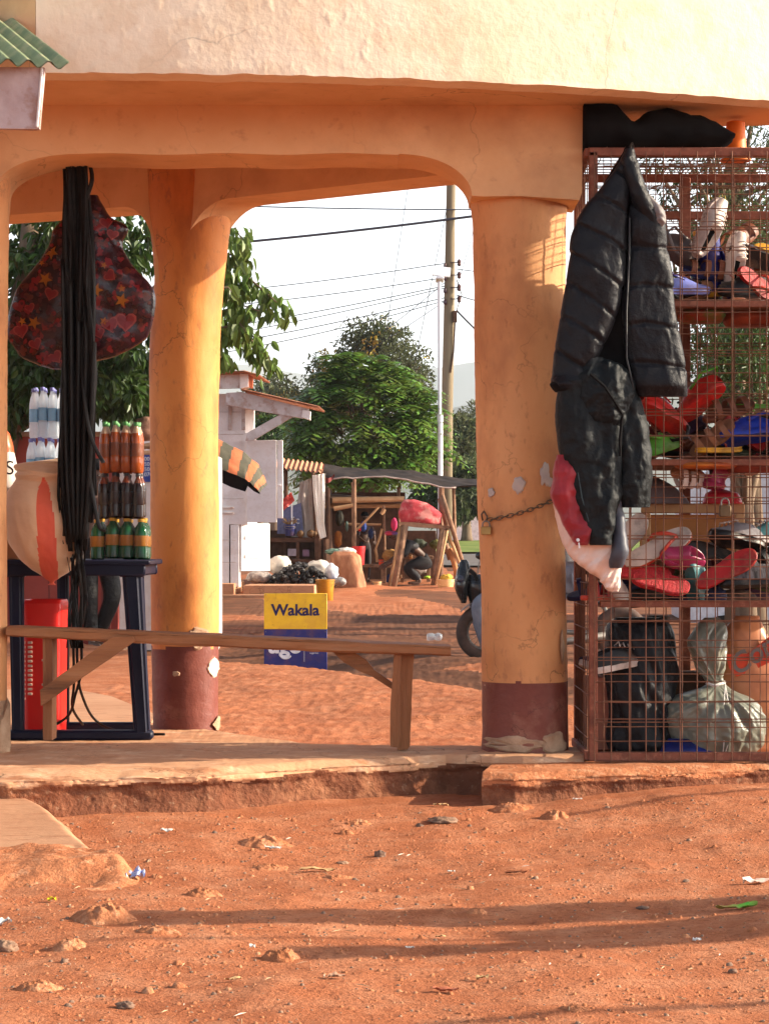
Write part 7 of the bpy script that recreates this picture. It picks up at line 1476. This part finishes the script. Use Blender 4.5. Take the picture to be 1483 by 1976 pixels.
# ---------------------------------------------------------------- clods, stones and litter in the foreground
cr = random.Random(17)
def clod(px, py, wpx, hpx, m, seed, label, name='clod', grp='clods and stones on the red dirt', stone=False):
    Y = ZC * F / (py - HY); rx = wpx / 2 / F * Y; rz = hpx / F * Y * .72; x = X(px, Y); q = MB()
    if stone:
        q.blob((x, Y + rx * .6, G(x, Y + rx * .6) + rz * .25), (rx * .8, rx * .7, rz * .6), seed, .45, 2.6, 14, flatb=-rz * .4)
    else:
        nr, na = 22, 60; cy = Y + rx * .7; vs = [Vector((x, cy, G(x, cy) + rz * .62))]
        for i in range(1, nr + 1):
            t = i / nr
            for j in range(na):
                a = 2 * math.pi * j / na; k = 1 + .3 * fbm(math.cos(a) * 1.3 + seed, math.sin(a) * 1.3, seed, 3); xx = x + math.cos(a) * rx * 1.15 * t * k; yy = cy + math.sin(a) * rx * 1.0 * t * k
                h = max(0., 1 - t ** 2.4) ** 1.2 * (.72 + .30 * ridge((xx - x) / rx * 1.9 + seed, (yy - cy) / rx * 1.9, seed, 4) + .22 * fbm((xx - x) / rx * 5, (yy - cy) / rx * 5, seed, 3)) * .8
                vs.append(Vector((xx + .1 * rx * noise.noise((xx * 30, yy * 30, seed)) * (1 - t), yy, G(xx, yy) + rz * max(h, 0) - .003 * sstep(.9, 1, t))))
        q.add(vs, [(0, 1 + j, 1 + (j + 1) % na) for j in range(na)] + [(1 + i * na + j, 1 + (i + 1) * na + j, 1 + (i + 1) * na + (j + 1) % na, 1 + i * na + (j + 1) % na) for i in range(nr - 1) for j in range(na)])
    tag(q.build(name, m, auto=0), label, 'stone', grp)
for i, (px, py, w_, h_, k, lab) in enumerate([(200, 1790, 120, 46, 0, 'large cracked earth clod left of centre in the foreground'), (540, 1862, 76, 32, 0, 'rounded earth clod in the middle foreground'), (130, 1842, 70, 26, 0, 'earth clod left of the large cracked one'), (10, 1842, 52, 30, 1, 'dark stone cut by the left edge of the picture'), (733, 1652, 26, 20, 1, 'small dark stone near the middle of the dirt'), (855, 1608, 70, 16, 1, 'flat dark stone half buried below the step'), (985, 1592, 70, 22, 0, 'pale rounded clod below the kerb'), (1072, 1606, 48, 24, 0, 'small pale clod with a straw loop below the kerb'), (392, 1728, 60, 24, 0, 'crumbly clod between the apron and the shadow'), (305, 1818, 80, 18, 0, 'low crumbly clod right of the large cracked one'), (70, 1930, 80, 26, 0, 'clod near the bottom left corner'), (240, 1962, 44, 22, 1, 'small dark clod at the bottom left'), (692, 1608, 44, 12, 0, 'low clod below the middle of the step'), (1414, 1878, 22, 12, 1, 'little dark stone at the lower right'), (520, 1672, 60, 14, 0, 'low clod on the lit dirt below the bench'), (920, 1756, 40, 14, 0, 'clod where the two shadow bands meet'), (1240, 1750, 30, 8, 1, 'dark pebble beside the upper shadow band'), (300, 1690, 24, 10, 0, 'pebble beside the blue wrapper'), (1110, 1958, 60, 14, 0, 'low clod at the bottom right'), (660, 1662, 30, 8, 1, 'dark pebble by the straw scrap'), (510, 1640, 90, 24, 0, 'long low clod below the step'), (650, 1690, 50, 10, 0, 'dark low clod under the straw scrap')]):
    clod(px, py, w_, h_, M['stone'] if k else M['clod'], i * 3.7, lab, 'stone' if k else 'clod', stone=bool(k))
q = MB()
for k in range(7000):
    y = 4.8 + 3.9 * cr.random() ** 1.0; x = cr.uniform(-1.05, 1.05) * (y * .175) + .0; r_ = abs(cr.gauss(0, .0030)) + .0014
    if cr.random() < .03: r_ *= 2.2
    b = len(q.v); z = G(x, y)
    mi_ = 0 if cr.random() < .7 else 1
    for u in [(math.cos(a_), math.sin(a_), 0.) for a_ in (0, 1.26, 2.5, 3.77, 5.03)] + [(.55 * math.cos(a_), .55 * math.sin(a_), .62) for a_ in (.5, 2.6, 4.7)]: q.v.append(Vector((x + u[0] * r_ * cr.uniform(.65, 1.25), y + u[1] * r_ * cr.uniform(.65, 1.25), z + u[2] * r_ * cr.uniform(.7, 1.3) - .0008)))
    for f in ((0, 1, 5), (1, 6, 5), (1, 2, 6), (2, 3, 6), (3, 7, 6), (3, 4, 7), (4, 0, 7), (0, 5, 7), (5, 6, 7)): q.f.append([b + i for i in f]); q.m.append(mi_)
kind(q.build('gravel', [M['clod'], M['stone']], auto=0, recalc=False), 'stuff', 'loose crumbs of earth and grit on the dirt')
q = MB()
for k in range(170):
    y = 4.8 + 3.8 * cr.random(); x = cr.uniform(-1.05, 1.05) * y * .17; a = cr.uniform(0, 3.14); L = cr.uniform(.004, .020); d = Vector((math.cos(a), math.sin(a), 0)) * L; n = Vector((-math.sin(a), math.cos(a), 0)) * cr.uniform(.0006, .002); z = G(x, y) + .003; b = len(q.v)
    p = Vector((x, y, z)); q.v += [p - d - n, p + d - n + Vector((0, 0, .003)), p + d + n + Vector((0, 0, .003)), p - d + n, p + Vector((0, 0, .004))]; q.f += [[b, b + 1, b + 4], [b + 1, b + 2, b + 4], [b + 2, b + 3, b + 4], [b + 3, b, b + 4]]; q.m += [cr.choice([0, 0, 1, 2])] * 1 + [0, 0, 0]
kind(q.build('straw_litter', [mat('straw_bit', (.50, .32, .18), (.36, .2, .10), 30.), M['oldwood'], plain('paper_bit', (215, 200, 185), .8)], auto=0, recalc=False, smooth=False), 'stuff', 'scattered straw, chips and paper crumbs')
def scrap(px, py, w_, h_, m, seed, label, cat='litter', name='paper_scrap'):
    Y = (ZC - .02) * F / (py - HY); x = X(px, Y); hw = w_ / 2 / F * Y; hh = max(h_ / F * Y * 2.2, .008); rot = cr.uniform(-.25, .25)
    def f(u, v, o=0.):
        a = (u - .5) * 2 * hw * (1 - .3 * abs(v - .5)); b_ = (v - .5) * hh * (1 - .5 * (u - .5) ** 2); xx = x + a * math.cos(rot) - b_ * math.sin(rot); yy = Y + a * math.sin(rot) + b_ * math.cos(rot)
        return (xx, yy, G(xx, yy) + .007 + o + (hh * .35) * (.5 + fbm(u * 2.5, v * 2.5, seed, 3)) * 1.0)
    q = MB(); q.grid(f, 12, 6); q.grid(lambda u, v: f(u, v, -.0012), 12, 6); tag(q.build(name, m, auto=0, recalc=False), label, cat, 'litter on the dirt')
pw_ = plain('litter_white', (225, 215, 205), .8); ps_ = plain('litter_straw', (205, 165, 115), .85)
for i, (px, py, w_, h_, m, lab) in enumerate([(322, 1612, 24, 6, pw_, 'white paper sliver below the step at left'), (527, 1633, 34, 5, pw_, 'white scrap just below the step'), (612, 1665, 70, 6, ps_, 'long straw coloured scrap in the middle dirt'), (262, 1683, 36, 20, mat('blue_white_wrapper', lin((60, 90, 190)), lin((220, 220, 225)), 60., .4), 'blue and white wrapper at the toe of the apron'), (100, 1726, 18, 8, plain('yellow_wrapper', (215, 185, 30), .5), 'small yellow wrapper below the apron'), (10, 1776, 26, 12, pw_, 'pale paper scrap at the left edge'), (450, 1892, 34, 6, ps_, 'flat chip in the lower foreground'), (650, 1888, 34, 8, plain('chip_grey', (170, 130, 105), .9), 'grey chip in the lower foreground'), (487, 1826, 12, 6, pw_, 'white crumb in the lower foreground'), (1420, 1744, 86, 12, mat('green_packet', lin((60, 170, 40)), lin((200, 150, 90)), 9., .4), 'green and tan snack packet on the shadowed dirt at right'), (1460, 1698, 60, 10, mat('pale_packet', lin((230, 215, 200)), lin((200, 120, 90)), 15., .5), 'crumpled pale packet at the right edge'), (1395, 1538, 24, 5, pw_, 'white paper scrap below the cage'), (1164, 1551, 16, 8, plain('blue_scrap', (90, 100, 190), .5), 'small blue wrapper below the kerb'), (1113, 1573, 20, 3, pw_, 'thin white sliver below the kerb'), (850, 1792, 22, 5, ps_, 'straw scrap between the shadow bands'), (995, 1676, 44, 6, plain('brown_chip', (130, 70, 40), .9), 'brown wood chip in the middle right dirt'), (858, 1905, 54, 7, plain('pink_chip', (190, 110, 80), .9), 'flat pinkish chip near the bottom'), (930, 1883, 26, 8, ps_, 'small stone coloured chip near the bottom'), (1344, 1806, 18, 5, pw_, 'white crumb at the right'), (870, 1668, 16, 4, pw_, 'white fleck in the middle dirt'), (850, 1574, 30, 5, ps_, 'straw scrap below the kerb corner'), (790, 1820, 18, 4, pw_, 'white fleck left of the lower shadow')]):
    scrap(px, py, w_, h_, m, i * 2.3, lab)
# made-up timber frame, out of view on the right, added to cast the long shadow bands
tf_ = thing('shadow_frame', (5., 6.5, 0), 'unseen rough timber frame added to cast the foreground shadow bands', 'frame')
hs = Vector((math.cos(R(SUN_FRONT)), -math.sin(R(SUN_FRONT)), 0)) / math.tan(R(SUN_EL))
def caster(name, a, b, h, wd, th=.03):
    a = Vector((*a, G(*a))) + hs * h; b = Vector((*b, G(*b))) + hs * h; a.z += h; b.z += h; q = MB(); q.beam(a, b, wd, th); q.build(name, M['oldwood'], tf_); return a, b
e1 = caster('board', (-.75, 6.42), (1.9, 6.86), 1.7, .30)[1]; e2 = caster('board', (-.22, 5.88), (1.9, 6.42), 1.7, .17)[1]; caster('board', (.35, 6.2), (1.9, 6.62), 1.72, .30)
caster('pole', (.66, 8.5), (2.2, 9.4), 2.1, .025); caster('pole', (.1, 5.05), (2.2, 5.8), 2.0, .03); caster('pole', (-.9, 6.0), (2.2, 6.5), 1.9, .014)
for p in (e1, e2, Vector((7.4, 9.4, 2.2)), Vector((7.2, 5.8, 2.2))):
    q = MB(); q.box((p.x, p.y, p.z / 2), (.09, .09, p.z)); q.build('post', M['oldwood'], tf_)
# ---------------------------------------------------------------- the dusty air
hz = MB()
hz.v = [Vector((x, y, z)) for x in (-2400, 2400) for y in (-30, 4800) for z in (-60, 310)]
hz.f = [[0, 1, 3, 2], [4, 6, 7, 5], [0, 4, 5, 1], [2, 3, 7, 6], [0, 2, 6, 4], [1, 5, 7, 3]]; hz.m = [0] * 6
hm = bpy.data.materials.new('dusty_air'); hm.use_nodes = True; hn = hm.node_tree; hn.nodes.remove(hn.nodes['Principled BSDF'])
pv_ = hn.nodes.new('ShaderNodeVolumePrincipled'); pv_.inputs['Color'].default_value = (.82, .90, 1., 1); pv_.inputs['Density'].default_value = .0002; pv_.inputs['Anisotropy'].default_value = 0.
hn.links.new(pv_.outputs[0], hn.nodes['Material Output'].inputs['Volume'])
hzo = kind(hz.build('haze', hm, auto=0, smooth=False), 'stuff', 'dusty warm air fading the far hills')
# clear bottle lying on the dirt beyond the bench
YBo = 18.6; t = thing('plastic_bottle', P(838, 1236, YBo), 'clear crushed plastic bottle lying on the dark dirt beyond the bench', 'bottle')
q = MB(); q.lathe([(.02, -.062), (.030, -.055), (.031, -.02), (.022, 0), (.031, .02), (.030, .045), (.014, .062)], (0, 0, .03), 16, M=Matrix.Rotation(R(90), 3, 'Y')); M['crushed'] = mat('crushed_bottle_plastic', (.45, .52, .58), None, rough=.15, spec=.6); M['crushed'].node_tree.nodes['Principled BSDF'].inputs['Alpha'].default_value = .35; q.map(lambda p: Vector((p.x, p.y, p.z + .008 * noise.noise((p.x * 60, p.y * 60, 2.))))); q.build('bottle_body', M['crushed'], t, False)
